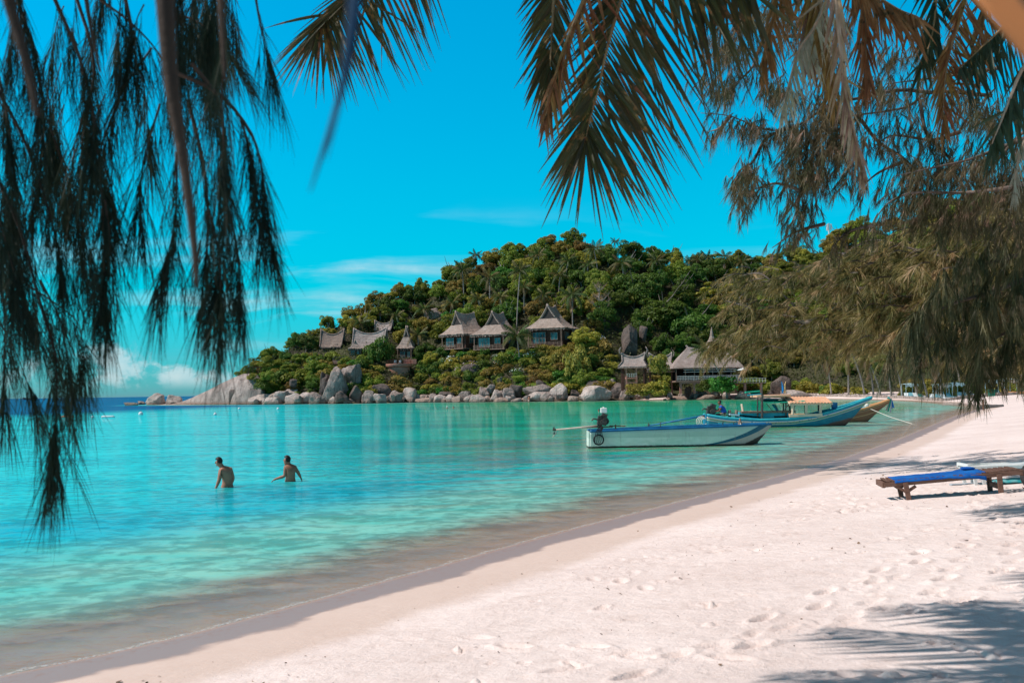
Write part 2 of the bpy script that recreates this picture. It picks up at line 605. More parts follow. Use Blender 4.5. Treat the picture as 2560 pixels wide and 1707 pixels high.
# ---------------------------------------------------------------- sea
def sea_material():
    m = bpy.data.materials.new('sea_water')
    m.use_nodes = True
    t = NT(m.node_tree)
    co = t.n('ShaderNodeNewGeometry').outputs['Position']
    s = t.n('ShaderNodeAttribute', attribute_name='off').outputs['Fac']      # metres from the shore
    deep = t.n('ShaderNodeAttribute', attribute_name='deep').outputs['Fac']  # sea bed drops off
    bay = t.n('ShaderNodeAttribute', attribute_name='bay').outputs['Fac']
    n1 = t.noise(t.mapping(co, (0.35, 1.0, 1)), 0.12, 5, 0.6)
    n2 = t.noise(t.mapping(co, (0.5, 1.0, 1), (4, 9, 1)), 0.9, 4, 0.6)
    turq = t.mix(t.ss(n1, 0.35, 0.65), (0.0, 0.43, 0.46), (0.005, 0.55, 0.56))
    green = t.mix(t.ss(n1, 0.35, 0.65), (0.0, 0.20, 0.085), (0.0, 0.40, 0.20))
    c = t.mix(bay, turq, green)  # bay green: the water's own tone plus the hill's reflection painted in
    c = t.mix(deep, c, (0.0, 0.085, 0.23))
    shallow = t.mix(t.ss(n2, 0.35, 0.65), (0.10, 0.44, 0.38), (0.18, 0.46, 0.38))
    sn = t.math('ADD', s, t.math('MULTIPLY_ADD', n2, 3.0, -1.5))
    mid_ = t.mix(t.ss(n1, 0.35, 0.65), (0.0, 0.33, 0.43), (0.01, 0.42, 0.46))
    c = t.mix(t.math('MULTIPLY', t.ss(sn, 13.0, 9.0), t.math('SUBTRACT', 1.0, bay, clamp=True)), c, mid_)
    c = t.mix(t.ss(sn, 4.2, 8.0), shallow, c)
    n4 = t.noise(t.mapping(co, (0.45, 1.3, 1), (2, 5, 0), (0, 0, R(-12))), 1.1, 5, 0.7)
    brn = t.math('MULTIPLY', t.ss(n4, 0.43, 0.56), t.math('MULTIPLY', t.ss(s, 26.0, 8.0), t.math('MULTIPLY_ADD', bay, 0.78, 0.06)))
    c = t.mix(brn, c, (0.21, 0.155, 0.115))  # brown patches: sea bed tone plus tree reflections painted into the colour
    c = t.mix(t.ss(sn, 3.0, 0.6), c, (0.38, 0.255, 0.185))
    # waves: small ripples riding on low swell, all lying roughly along x
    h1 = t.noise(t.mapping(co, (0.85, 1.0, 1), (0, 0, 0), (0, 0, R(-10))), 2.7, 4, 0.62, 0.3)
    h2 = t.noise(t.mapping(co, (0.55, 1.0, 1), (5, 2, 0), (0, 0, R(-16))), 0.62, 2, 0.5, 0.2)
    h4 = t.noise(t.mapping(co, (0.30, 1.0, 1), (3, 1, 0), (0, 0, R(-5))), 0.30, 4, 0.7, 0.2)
    h3 = t.noise(t.mapping(co, (0.5, 1.0, 1), (1, 7, 0)), 9.0, 2, 0.5)
    hh = t.math('ADD', t.math('ADD', t.math('MULTIPLY', h1, 0.060), t.math('MULTIPLY', h2, 0.13)), t.math('MULTIPLY', h3, 0.014))
    bst = t.math('MULTIPLY_ADD', t.ss(s, 0.0, 5.0), 0.2, 0.9)
    b = t.n('ShaderNodeBump', {'Height': hh, 'Distance': 1.0, 'Strength': bst})
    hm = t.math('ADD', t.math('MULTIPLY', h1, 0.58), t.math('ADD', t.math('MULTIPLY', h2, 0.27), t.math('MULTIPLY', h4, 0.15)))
    c = t.n('ShaderNodeHueSaturation', {'Color': c, 'Value': t.math('MULTIPLY_ADD', t.ss(hm, 0.43, 0.57), 0.50, 0.72)}).outputs[0]  # light and dark of the ripples painted into the colour by wave height
    dif = t.n('ShaderNodeBsdfDiffuse', {'Color': c})
    tr = t.n('ShaderNodeBsdfTransparent', {'Color': (0.90, 0.96, 0.94, 1)})
    clear = t.math('MULTIPLY', t.ss(sn, 3.0, 0.0), 0.85)
    body = t.n('ShaderNodeMixShader', {0: clear, 1: dif.outputs[0], 2: tr.outputs[0]})
    gl = t.n('ShaderNodeBsdfGlossy', {'Color': (1, 1, 1, 1), 'Roughness': 0.03, 'Normal': b.outputs[0]})
    fr = t.n('ShaderNodeFresnel', {'IOR': 1.333, 'Normal': b.outputs[0]})
    fr = t.math('MINIMUM', t.math('MULTIPLY', fr.outputs[0], t.math('MULTIPLY', t.math('ADD', t.math('MULTIPLY_ADD', deep, -0.26, 0.42), t.math('MULTIPLY', bay, 0.22)), t.math('MULTIPLY_ADD', t.ss(s, 1.5, 15.0), 0.68, 0.32))), t.math('MULTIPLY_ADD', deep, -0.30, 0.50))
    mx = t.n('ShaderNodeMixShader', {0: fr, 1: body.outputs[0], 2: gl.outputs[0]})
    # thin broken foam where the last ripple meets the sand
    fn = t.noise(t.mapping(co, (1, 1, 1)), 1.1, 4, 0.7)
    sw = t.math('ADD', s, t.math('MULTIPLY_ADD', t.noise(co, 2.2, 3, 0.6), 0.3, -0.15))
    fo = t.math('MULTIPLY', t.math('MULTIPLY', t.ss(sw, -0.2, 0.0), t.ss(sw, 0.40, 0.1)), t.ss(fn, 0.58, 0.68))
    fo = t.math('MAXIMUM', fo, t.math('MULTIPLY', t.math('MULTIPLY', t.ss(sw, -0.02, 0.03), t.ss(sw, 0.10, 0.05)), 0.5))
    fb = t.noise(co, 26, 3, 0.7)
    fo = t.math('MULTIPLY', fo, t.ss(fb, 0.40, 0.6))
    foam = t.n('ShaderNodeBsdfDiffuse', {'Color': (0.75, 0.78, 0.78, 1)})
    mx = t.n('ShaderNodeMixShader', {0: t.math('MULTIPLY', fo, 0.8), 1: mx.outputs[0], 2: foam.outputs[0]})
    t.n('ShaderNodeOutputMaterial', {'Surface': mx.outputs[0]})
    return m


r2 = np.concatenate([np.geomspace(2.5, 60, 150), np.geomspace(62, 420, 110), np.geomspace(440, 15000, 30)])
th2 = np.linspace(-2.4, 0.75, 330)
WX, WY, WF = polar_grid(r2, th2)
WS = -signed_dist(WX, WY)
aW = WX / np.maximum(WY, 5)
colW = 1280 + aW * FPX
lim = np.interp(colW, [-3000, 100, 400, 900, 1300, 1700, 2500], [112, 118, 150, 236, 400, 400, 400])
lim = lim + 6 * wav(WX, WY, 31, 0.02)
deep = np.clip((WY - lim) / (0.32 * lim), 0, 1) ** 0.7
deep = np.where(WY < 5, 0, deep)
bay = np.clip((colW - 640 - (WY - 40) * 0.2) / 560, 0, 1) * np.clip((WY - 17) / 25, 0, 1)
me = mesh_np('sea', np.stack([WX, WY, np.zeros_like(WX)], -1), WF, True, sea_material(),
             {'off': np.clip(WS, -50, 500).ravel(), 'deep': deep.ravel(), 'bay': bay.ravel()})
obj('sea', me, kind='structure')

# ---------------------------------------------------------------- hillside
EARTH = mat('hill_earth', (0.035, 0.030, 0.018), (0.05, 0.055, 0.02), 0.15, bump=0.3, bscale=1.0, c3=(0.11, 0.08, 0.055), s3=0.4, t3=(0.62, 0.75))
rh = np.concatenate([np.linspace(165, 420, 190), np.geomspace(430, 900, 14)])
ah = np.linspace((300 - 1280) / FPX, (3300 - 1280) / FPX, 330)
RH, AH = np.meshgrid(rh, ah, indexing='ij')
HX, HY = RH * AH, RH
HZ = hill_z(HX, HY)
HZ = np.where(RH > 520, np.maximum(HZ - (RH - 520) * 0.25, -10), HZ)
nr, nt = RH.shape
i_ = np.arange(nr - 1)[:, None] * nt + np.arange(nt - 1)[None, :]
HF = np.stack([i_, i_ + 1, i_ + nt + 1, i_ + nt], axis=-1).reshape(-1, 4)
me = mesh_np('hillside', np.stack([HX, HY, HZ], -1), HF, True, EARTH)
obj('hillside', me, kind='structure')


def hill_at(x, y):
    return float(hill_z(np.array([x]), np.array([y]))[0])
# ---------------------------------------------------------------- broadleaf crowns
def leaf_quads(C, N, size, rg, jitter=0.5, aspect=0.55):
    """C (n,3) centres, N (n,3) outward normals -> four-cornered leaves"""
    n = len(C)
    N = N + rg.normal(0, jitter, (n, 3))
    N /= np.linalg.norm(N, axis=1, keepdims=True) + 1e-9
    A_ = rg.normal(0, 1, (n, 3))
    U = np.cross(N, A_)
    U /= np.linalg.norm(U, axis=1, keepdims=True) + 1e-9
    V_ = np.cross(N, U)
    s = size * rg.uniform(0.6, 1.3, (n, 1))
    a = s * 0.5
    b = s * 0.5 * aspect
    P0 = C - U * a
    P1 = C + V_ * b + N * s * 0.08
    P2 = C + U * a
    P3 = C - V_ * b + N * s * 0.08
    V = np.stack([P0, P1, P2, P3], 1).reshape(-1, 3)
    F = np.arange(n * 4).reshape(-1, 4)
    return V, F


def crown_mesh(name, seed, lobes=34, per=110, leaf=0.42, shape=(1, 1, 0.8), lobe_r=0.30, tiers=False):
    """unit crown (radius about 3 m) of leaf clumps with gaps between the clumps"""
    rg = np.random.default_rng(seed)
    Rad = 3.0
    Cs, Ns = [], []
    for k in range(lobes):
        d = rg.normal(0, 1, 3)
        d /= np.linalg.norm(d)
        if d[2] < -0.75:
            d[2] *= -0.6
        rr = Rad * rg.uniform(0.45, 0.95)
        c = d * rr * np.array(shape)
        if tiers:
            c[2] = round(c[2] / 0.9) * 0.9 + rg.normal(0, 0.08)
        lr = Rad * lobe_r * rg.uniform(0.6, 1.25)
        v = rg.normal(0, 1, (per, 3))
        v /= np.linalg.norm(v, axis=1, keepdims=True)
        v[:, 2] = np.abs(v[:, 2]) * np.where(rg.random(per) < 0.78, 1, -0.7)
        rad = lr * rg.uniform(0.72, 1.08, (per, 1))
        sq = np.array([1, 1, 0.35 if tiers else 0.75])
        Cs.append(c + v * rad * sq)
        Ns.append(v + np.array([0, 0, 0.35]))
    C = np.vstack(Cs)
    N = np.vstack(Ns)
    V, F = leaf_quads(C, N, leaf, rg, 0.55)
    V[:, 2] += Rad * shape[2] * 0.62
    return mesh_np(name, V, F)


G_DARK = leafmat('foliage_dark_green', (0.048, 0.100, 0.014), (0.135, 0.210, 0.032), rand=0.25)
G_MID = leafmat('foliage_mid_green', (0.115, 0.165, 0.018), (0.28, 0.33, 0.045), (0.24, 0.20, 0.045), rand=0.25)
G_OLIVE = leafmat('foliage_olive', (0.19, 0.175, 0.024), (0.40, 0.33, 0.060), (0.30, 0.15, 0.05), rand=0.25)
G_RUST = leafmat('foliage_rusty', (0.19, 0.14, 0.035), (0.34, 0.24, 0.06), (0.09, 0.09, 0.02), rand=0.25)
G_LIGHT = leafmat('foliage_bright_green', (0.04, 0.15, 0.02), (0.12, 0.25, 0.035), rand=0.2)
G_YEL = leafmat('foliage_yellow', (0.20, 0.18, 0.03), (0.38, 0.30, 0.07), (0.09, 0.12, 0.02), (0.5, 0.62), rand=0.12)
BLOOM = mat('white_blossom', (0.75, 0.76, 0.72), rough=0.6)
PINK = mat('mauve_blossom', (0.36, 0.24, 0.30), (0.5, 0.4, 0.42), rough=0.6)
BARK = mat('bark_grey_brown', (0.12, 0.095, 0.075), (0.22, 0.19, 0.16), 3, bump=0.05, bscale=8)
BARK_PALE = mat('bark_pale', (0.38, 0.34, 0.31), (0.26, 0.22, 0.20), 2, bump=0.03, bscale=8)

crowns = [crown_mesh('crown_leaves', 100 + k, lobes=rng.integers(38, 50), per=215, leaf=0.33,
                     shape=(1, 1, float(rng.uniform(0.68, 0.95)))) for k in range(8)]
crowns_flat = [crown_mesh('crown_leaves', 130 + k, lobes=30, per=130, leaf=0.42, shape=(1.15, 1.15, 0.75), tiers=True) for k in range(2)]
bushes_m = [crown_mesh('bush_leaves', 160 + k, lobes=24, per=110, leaf=0.48, shape=(1, 1, 0.62), lobe_r=0.36) for k in range(5)]


def variants(meshes, m):
    res = []
    for me_ in meshes:
        c = me_.copy()
        c.materials.clear()
        c.materials.append(m)
        res.append(c)
    return res


CR = {k: variants(crowns, m) for k, m in (('dark', G_DARK), ('mid', G_MID), ('olive', G_OLIVE), ('rust', G_RUST),
                                          ('light', G_LIGHT), ('yellow', G_YEL))}
CF = {k: variants(crowns_flat, m) for k, m in (('dark', G_DARK), ('olive', G_OLIVE), ('yellow', G_YEL))}
BU = {k: variants(bushes_m, m) for k, m in (('dark', G_DARK), ('mid', G_MID), ('olive', G_OLIVE), ('rust', G_RUST),
                                            ('light', G_LIGHT), ('yellow', G_YEL))}


def trunk_mesh(name, h, r0, m, seed=0):
    rg = random.Random(seed)
    mb = MB()
    pts = [Vector((rg.uniform(-.2, .2) * i, rg.uniform(-.2, .2) * i, h * i / 4)) for i in range(5)]
    mb.tube(pts, [r0 * (1 - 0.16 * i) for i in range(5)], 6)
    for k in range(5):
        a = rg.uniform(0, 6.28)
        b = pts[2 + k % 3]
        mb.tube([b, b + Vector((math.cos(a) * 1.0, math.sin(a) * 1.0, 1.0)), b + Vector((math.cos(a) * 2.0, math.sin(a) * 2.0, 2.4))],
                [r0 * 0.5, r0 * 0.35, r0 * 0.12], 5, cap=False)
    me_ = bpy.data.meshes.new(name)
    me_.from_pydata(mb.v, [], mb.f)
    me_.materials.append(m)
    return me_


trunks = [trunk_mesh('trunk', 3.4, 0.19, BARK, k) for k in range(3)]
trunks_pale = [trunk_mesh('trunk', 3.4, 0.17, BARK_PALE, k + 9) for k in range(2)]

TREE_LABEL = {
    'dark': 'dark green round-crowned tree in the hillside forest',
    'mid': 'mid green leafy tree in the hillside forest',
    'olive': 'olive yellow-green leafy tree in the hillside forest',
    'rust': 'rusty brown-leaved tree in the hillside forest',
    'light': 'fresh bright green tree in the hillside forest',
    'yellow': 'pale yellow flowering tree in the hillside forest'}


def tree(x, y, z, kind, size, rg, label=None, flat=False, group='trees of the hillside forest', pale=False, name='broadleaf_tree'):
    e = empty(name, (x, y, z - 0.3), rg.uniform(0, 6.28), label or TREE_LABEL[kind], 'tree', group, size)
    lst = CF[kind] if flat and kind in CF else CR[kind]
    c = obj('crown', rg.choice(lst), e)
    c.location = (0, 0, rg.uniform(0.4, 1.3))
    c.rotation_euler = (rg.uniform(-.15, .15), rg.uniform(-.15, .15), rg.uniform(0, 6.28))
    c.scale = (rg.uniform(.85, 1.2), rg.uniform(.85, 1.2), rg.uniform(.8, 1.25))
    obj('trunk', rg.choice(trunks_pale if pale else trunks), e)
    return e


BUSH_LABEL = {
    'dark': 'dark green shrub on the slope below the thatched villas',
    'mid': 'mid green shrub on the slope above the shore boulders',
    'olive': 'olive green shrub on the slope above the shore boulders',
    'rust': 'dry brownish shrub on the slope above the shore boulders',
    'light': 'bright green shrub on the slope above the shore boulders',
    'yellow': 'yellow-tipped shrub on the slope above the shore boulders'}


def blossoms(parent, seed, m, n=60, name='blossom'):
    rg = np.random.default_rng(seed)
    v = rg.normal(0, 1, (n, 3))
    v /= np.linalg.norm(v, axis=1, keepdims=True)
    v[:, 2] = np.abs(v[:, 2])
    C = v * 3.0 * np.array([1, 1, 0.62]) * rg.uniform(0.9, 1.12, (n, 1)) + np.array([0, 0, 1.7])
    V, F = leaf_quads(C, v, 0.30, rg, 0.6, 1.0)
    o = obj(name, mesh_np(name, V, F, mat=m), parent, kind='stuff')
    return o


def bush(x, y, z, kind, size, rg, label=None, group='shrubs on the slope above the boulders', sz=1.0, bloom=None):
    e = empty('shrub', (x, y, z - 0.25), rg.uniform(0, 6.28), label or BUSH_LABEL[kind], 'shrub', group, size)
    c = obj('foliage', rg.choice(BU[kind]), e)
    c.scale = (rg.uniform(.85, 1.2), rg.uniform(.85, 1.2), sz * rg.uniform(.85, 1.15))
    if bloom:
        b = blossoms(e, rg.randint(0, 999), bloom)
        b.scale = c.scale
    return e


# ---------------------------------------------------------------- coconut palms on the hill and far beach
FROND_G = leafmat('palm_frond_green', (0.030, 0.065, 0.015), (0.075, 0.12, 0.028), (0.19, 0.15, 0.05), rand=0.2, scale=0.5, gloss=0.02)
FROND_O = leafmat('palm_frond_olive', (0.11, 0.11, 0.030), (0.19, 0.155, 0.050), (0.27, 0.17, 0.07), rand=0.2, scale=0.5, gloss=0.02)
FROND_B = leafmat('palm_frond_dead', (0.19, 0.115, 0.06), (0.30, 0.20, 0.125), rand=0.15, scale=0.8, trans=0.25)
PALMBARK = mat('palm_bark', (0.20, 0.165, 0.14), (0.33, 0.29, 0.26), 1.0, bump=0.03, bscale=3, stretch=(1, 1, 4))


def frond_mesh(name, L, droop, m, seed, n=26, lw=0.07, ll=0.85, hang=0.95):
    """rachis along +x that arches over, leaflets both sides hanging down"""
    rg = np.random.default_rng(seed)
    V, F = [], []

    def pt(t):
        return np.array([L * (t - 0.18 * droop * t * t), 0, L * (0.42 * t - droop * t * t)])

    for i in range(6):
        p, q = pt(i / 6), pt((i + 1) / 6)
        b = len(V)
        w0, w1 = 0.05 * (1 - i / 6) + 0.015, 0.05 * (1 - (i + 1) / 6) + 0.012
        V += [p + [0, -w0, 0], p + [0, w0, 0], q + [0, w1, 0], q + [0, -w1, 0]]
        F.append((b, b + 1, b + 2, b + 3))
    for i in range(n):
        t = 0.14 + 0.86 * i / (n - 1)
        p = pt(t)
        tg = pt(min(t + 0.02, 1.02)) - pt(t - 0.02)
        tg /= np.linalg.norm(tg)
        l_ = ll * (math.sin(math.pi * min(t * 0.92 + 0.1, 1)) ** 0.5 + 0.12) * rg.uniform(0.85, 1.1)
        for sd_ in (-1, 1):
            d = tg * rg.uniform(0.45, 0.65) + np.array([0, sd_, 0]) * rg.uniform(0.55, 0.8)
            d /= np.linalg.norm(d)
            mid = p + d * l_ * 0.5 + np.array([0, 0, -hang * 0.14 * l_])
            tip_ = p + d * l_ * 0.80 + np.array([0, 0, -hang * 0.85 * l_])
            wv = tg * lw * 0.5
            b = len(V)
            V += [p - wv * 0.5, p + wv * 0.5, mid + wv, mid - wv, tip_ + wv * 0.15, tip_ - wv * 0.15]
            F += [(b, b + 1, b + 2, b + 3), (b + 3, b + 2, b + 4, b + 5)]
    return mesh_np(name, np.array(V), np.array(F), mat=m)


FR_G = [frond_mesh('frond', 4.0, d, FROND_G, 40 + i, lw=0.12) for i, d in enumerate((0.30, 0.55, 0.85, 1.1))]
FR_O = [frond_mesh('frond', 4.0, d, FROND_O, 50 + i, lw=0.12) for i, d in enumerate((0.30, 0.55, 0.85, 1.1))]
FR_B = [frond_mesh('frond', 3.2, d, FROND_B, 60 + i, lw=0.10, hang=0.9) for i, d in enumerate((1.3, 1.6))]


def palm(base, top, size, rg, label, group, olive=0.5, dead=2, nf=16, trunk=True, name='coconut_palm', cat='palm tree'):
    """base, top: world points of trunk foot and crown"""
    base, top = Vector(base), Vector(top)
    e = empty(name, base, 0, label, cat, group)
    d = top - base
    if trunk:
        mb = MB()
        pts = []
        for i in range(8):
            t = i / 7
            pts.append(Vector((d.x * t ** 1.5, d.y * t ** 1.5, d.z * t)) + Vector((0, 0, -0.4 * (i == 0))))
        mb.tube(pts, [0.19 - 0.07 * t / 7 + 0.07 * (t == 0) for t in range(8)], 7)
        mb.build('trunk', PALMBARK, e, smooth=True)
    k0 = rg.uniform(0, 6.28)
    for k in range(nf):
        q = k / nf
        lst = FR_O if rg.random() < olive else FR_G
        me_ = lst[min(3, int(q * 4))]
        f = obj('frond', me_, e)
        f.location = d
        f.rotation_euler = (rg.uniform(-.3, .3), -0.75 + 1.0 * q + rg.uniform(-.15, .15), k0 + k * 2.4)
        f.scale = (size * rg.uniform(.85, 1.1),) * 3
    for k in range(dead):
        f = obj('frond', rg.choice(FR_B), e, label='dead brown frond hanging down')
        f.location = d - Vector((0, 0, 0.1))
        f.rotation_euler = (0, 0.75, rg.uniform(0, 6.28))
        f.scale = (size * rg.uniform(.8, 1.0),) * 3
    return e


# ---------------------------------------------------------------- boulders
def rock_material(name, c1, c2, streak):
    m = bpy.data.materials.new(name)
    m.use_nodes = True
    t = NT(m.node_tree)
    geo = t.n('ShaderNodeNewGeometry')
    co = geo.outputs['Position']
    n1 = t.noise(co, 0.5, 6, 0.62)
    st = t.noise(t.mapping(co, (1.6, 1.6, 0.16)), 1.6, 5, 0.65, 0.5)
    c = t.mix(t.ss(n1, 0.35, 0.65), c1, c2)
    c = t.mix(t.math('MULTIPLY', t.ss(st, 0.50, 0.66), streak), c, (0.075, 0.062, 0.058))
    spk = t.noise(co, 9, 3, 0.8)
    c = t.mix(t.math('MULTIPLY', t.ss(spk, 0.60, 0.75), 0.4), c, (0.12, 0.10, 0.095))
    # tide mark: tan band and dark weed just above the water
    zz = t.n('ShaderNodeSeparateXYZ', {0: co}).outputs['Z']
    wz = t.math('ADD', zz, t.math('MULTIPLY_ADD', n1, 0.7, -0.35))
    c = t.mix(t.math('MULTIPLY', t.ss(wz, 0.95, 0.5), 0.75), c, (0.26, 0.185, 0.145))
    c = t.mix(t.math('MULTIPLY', t.ss(wz, 0.30, 0.08), 0.85), c, (0.07, 0.05, 0.04))
    cr_ = t.n('ShaderNodeTexVoronoi', {'Vector': t.mapping(co, (1, 1, 0.7)), 'Scale': 0.42}, feature='DISTANCE_TO_EDGE').outputs[0]
    crk = t.math('MULTIPLY', t.ss(cr_, 0.0, 0.02), 1.0)
    hg = t.math('ADD', t.math('MULTIPLY', t.noise(co, 2.2, 8, 0.65), 0.35), t.math('MULTIPLY', crk, 0.10))
    b = t.n('ShaderNodeBump', {'Height': hg, 'Distance': 1.0, 'Strength': 1.0})
    p = t.n('ShaderNodeBsdfPrincipled', {'Base Color': c, 'Roughness': 0.9, 'Specular IOR Level': 0.2, 'Normal': b.outputs[0]})
    t.n('ShaderNodeOutputMaterial', {'Surface': p.outputs[0]})
    return m


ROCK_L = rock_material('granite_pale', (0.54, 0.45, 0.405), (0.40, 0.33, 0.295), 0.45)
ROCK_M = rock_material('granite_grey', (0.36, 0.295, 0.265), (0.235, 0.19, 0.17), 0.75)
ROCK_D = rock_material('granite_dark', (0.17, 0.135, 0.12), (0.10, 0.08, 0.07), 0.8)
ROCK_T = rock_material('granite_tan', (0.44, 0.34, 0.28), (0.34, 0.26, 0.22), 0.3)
ROCKS = {'L': ROCK_L, 'M': ROCK_M, 'D': ROCK_D, 'T': ROCK_T}


def ico(sub=3):
    import bmesh
    bm = bmesh.new()
    bmesh.ops.create_icosphere(bm, subdivisions=sub, radius=1.0)
    V = np.array([v.co[:] for v in bm.verts])
    F = np.array([[v.index for v in f.verts] for f in bm.faces])
    bm.free()
    return V, F


ICO4, ICO3 = ico(5), ico(4)


def boulder_mesh(name, dims, seed, m, boxy=0.35, hi=False, lean=0.0):
    V, F = ICO4 if hi else ICO3
    V = V.copy()
    rg = np.random.default_rng(seed)
    mx = np.abs(V).max(1, keepdims=True)
    V = V * (1 - boxy) + (V / mx) * 0.85 * boxy          # between ball and rounded block
    # a few planar cuts give faces and arrises
    for k in range(rg.integers(6, 11)):
        n = rg.normal(0, 1, 3)
        n /= np.linalg.norm(n)
        d = V @ n
        lim_ = rg.uniform(0.50, 0.84)
        over = np.clip(d - lim_, 0, None)
        V = V - n[None, :] * (over * 0.93)[:, None]
    o = rg.uniform(0, 50, 3)
    for (f, a) in ((1.1, 0.20), (2.4, 0.09), (5.5, 0.03)):
        nn = np.array([mnoise.noise(Vector(p * f + o)) for p in V])
        V = V * (1 + a * nn)[:, None]
    V = V * np.array(dims)[None, :] * 0.5
    V[:, 0] += V[:, 2] * lean
    return mesh_np(name, V, F, True, m)


SIDE = {'L': 'pale', 'M': 'grey', 'D': 'dark grey', 'T': 'tan'}


def boulder(x0, y0, x1, y1, tone, dt=0.0, seed=None, lean=0.0, label=None, depth_k=1.0, boxy=0.35, rot=0.0, hi=False):
    """photo box of the boulder and how far behind the shore line it sits"""
    cx = (x0 + x1) / 2
    dep = float(head_shore((cx - 1280) / FPX)) + dt
    s = S(dep)
    wd = (x1 - x0) * s * 1.10
    ht = (y1 - y0) * s
    dd = (wd * 0.5 + ht * 0.5) * depth_k
    low = y1 > 996                                   # sits in the water: carry it below the surface
    ext = 0.9 if low else 0.5
    c = P(cx, (y0 + y1) / 2, dep + dd * 0.35)
    me_ = boulder_mesh('boulder', (wd, dd, ht * 1.06 + ext), seed or int(x0 * 7 + y0), ROCKS[tone], boxy, hi, lean)
    o = obj('boulder', me_)
    o.location = (c.x, c.y, c.z - ext * 0.45)
    o.rotation_euler = (0, rot, 0)
    tag(o, label, 'boulder', 'granite boulders along the headland shore')
    return o
# ---------------------------------------------------------------- shore boulders
B_ = boulder
B_(364, 984, 412, 1014, 'L', 0, hi=True, label='pale domed boulder standing in the water at the far left tip of the headland')
B_(410, 987, 453, 1012, 'L', 5, label='low flat-topped pale boulder between the tip boulder and the great sloping slab')
B_(305, 1006, 346, 1014, 'T', -8, label='thin tan rock barely awash left of the headland tip', depth_k=0.7)
B_(342, 1000, 364, 1008, 'T', 20, label='small dark-edged rock awash behind the flat tan one')
B_(583, 950, 630, 980, 'D', 3, boxy=0.6, label='dark squared block wedged under the top of the sloping slab')
B_(572, 970, 622, 1003, 'D', 1, boxy=0.6, label='cracked dark block at the foot of the sloping slab')
B_(577, 996, 610, 1013, 'T', -1, label='low tan boulder at the waterline in front of the cracked dark block')
B_(620, 985, 690, 1010, 'L', 1, rot=R(-14), label='long pale boulder leaning up to the right beside the cracked block')
B_(655, 989, 708, 1013, 'L', -2, label='broad pale ledge boulder with its foot in the water below the green thicket')
B_(684, 974, 728, 1003, 'L', 1, label='smooth pale boulder behind the broad ledge boulder')
B_(706, 970, 746, 990, 'L', 4, depth_k=1.2, label='flat pale rock shelf under the bushes left of the tall twin boulders')
B_(714, 984, 753, 1012, 'L', -1, label='round pale boulder right of the broad ledge boulder')
B_(743, 979, 780, 1010, 'L', 0, boxy=0.5, label='split pale boulder left of the tall twin boulders')
B_(724, 948, 746, 974, 'D', 5, label='dark rounded rock poking out of the bushes above the flat shelf')
B_(772, 978, 814, 1011, 'M', -2, hi=True, label='grey boulder with dark hollows below the left foot of the tall twin boulders')
B_(806, 920, 868, 1006, 'M', 1, hi=True, lean=0.14, boxy=0.2, label='tallest standing grey boulder, left one of the tall pair')
B_(852, 902, 906, 972, 'M', 7, hi=True, lean=-0.05, boxy=0.25, label='dark-streaked egg-shaped boulder perched right of the tallest one')
B_(797, 922, 822, 1000, 'D', 3, lean=0.2, label='narrow dark slab leaning behind the tallest boulder')
B_(838, 976, 876, 1010, 'D', -2, label='dark wet boulder under the perched egg-shaped one')
B_(872, 962, 908, 1003, 'D', 0, rot=R(20), label='dark tilted slab right of the perched egg-shaped boulder')
B_(900, 975, 938, 1009, 'M', -1, label='grey boulder below the round pink terrace, left one')
B_(932, 982, 966, 1008, 'L', -2, label='pale boulder at the waterline below the round pink terrace')
B_(930, 958, 978, 990, 'D', 3, label='dark boulder under the rusty bush by the pink terrace')
B_(962, 975, 1008, 1007, 'M', -1, lean=0.2, label='leaning grey boulder right of the pink terrace')
B_(1006, 968, 1040, 1004, 'L', -1, label='tall pale boulder between the leaning grey one and the long low pair')
B_(1036, 985, 1092, 999, 'M', 0, label='upper of the long low pair of flat boulders')
B_(1034, 995, 1090, 1009, 'T', -3, label='lower of the long low pair, tan and half awash')
B_(1084, 988, 1118, 1005, 'L', -2, label='small pale boulder just right of the long low pair')
B_(1112, 986, 1139, 1004, 'L', -1, label='pale boulder sloping right, left of the saddle-shaped one')
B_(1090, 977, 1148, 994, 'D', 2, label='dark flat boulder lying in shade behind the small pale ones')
B_(1122, 990, 1164, 1008, 'T', -3, label='tan saddle-shaped boulder at the waterline')
B_(1140, 976, 1180, 998, 'M', 1, label='rough grey boulder behind the tan saddle-shaped one')
B_(1160, 983, 1190, 1007, 'L', -2, rot=R(-30), label='pale boulder leaning steeply up to the right')
B_(1191, 964, 1226, 1003, 'M', 0, hi=True, label='tall smooth grey egg boulder below the middle villa')
B_(1176, 985, 1214, 1008, 'L', -3, label='pale boulder in front of the tall smooth egg')
B_(1214, 961, 1239, 980, 'M', 2, label='grey boulder resting behind the tall smooth egg')
B_(1225, 974, 1254, 999, 'L', -1, label='ball-shaped pale boulder right of the tall smooth egg')
B_(1245, 972, 1264, 992, 'M', 1, label='wedge boulder behind the ball-shaped one')
B_(1256, 969, 1286, 997, 'M', 0, label='pitted grey boulder with a dark hollow')
B_(1272, 961, 1312, 993, 'D', 2, rot=R(12), label='dark capped boulder left of the largest grey one')
B_(1227, 991, 1270, 1008, 'T', -4, label='low tan dome boulder in the water below the ball-shaped one')
B_(1277, 992, 1304, 1007, 'L', -3, label='small pale dome boulder left of the bather')
B_(1308, 955, 1380, 994, 'M', 1, hi=True, boxy=0.45, label='largest grey block with cracked right side, perched on a pale base')
B_(1301, 980, 1384, 1007, 'L', -1, hi=True, boxy=0.45, depth_k=0.8, label='broad pale base boulder carrying the largest grey block')
B_(1374, 957, 1422, 1006, 'L', 0, hi=True, boxy=0.4, lean=-0.1, label='big pale three-sided boulder right of the largest grey block')
B_(1420, 989, 1450, 1006, 'T', -2, label='flat tan rocks left of the white dome boulder')
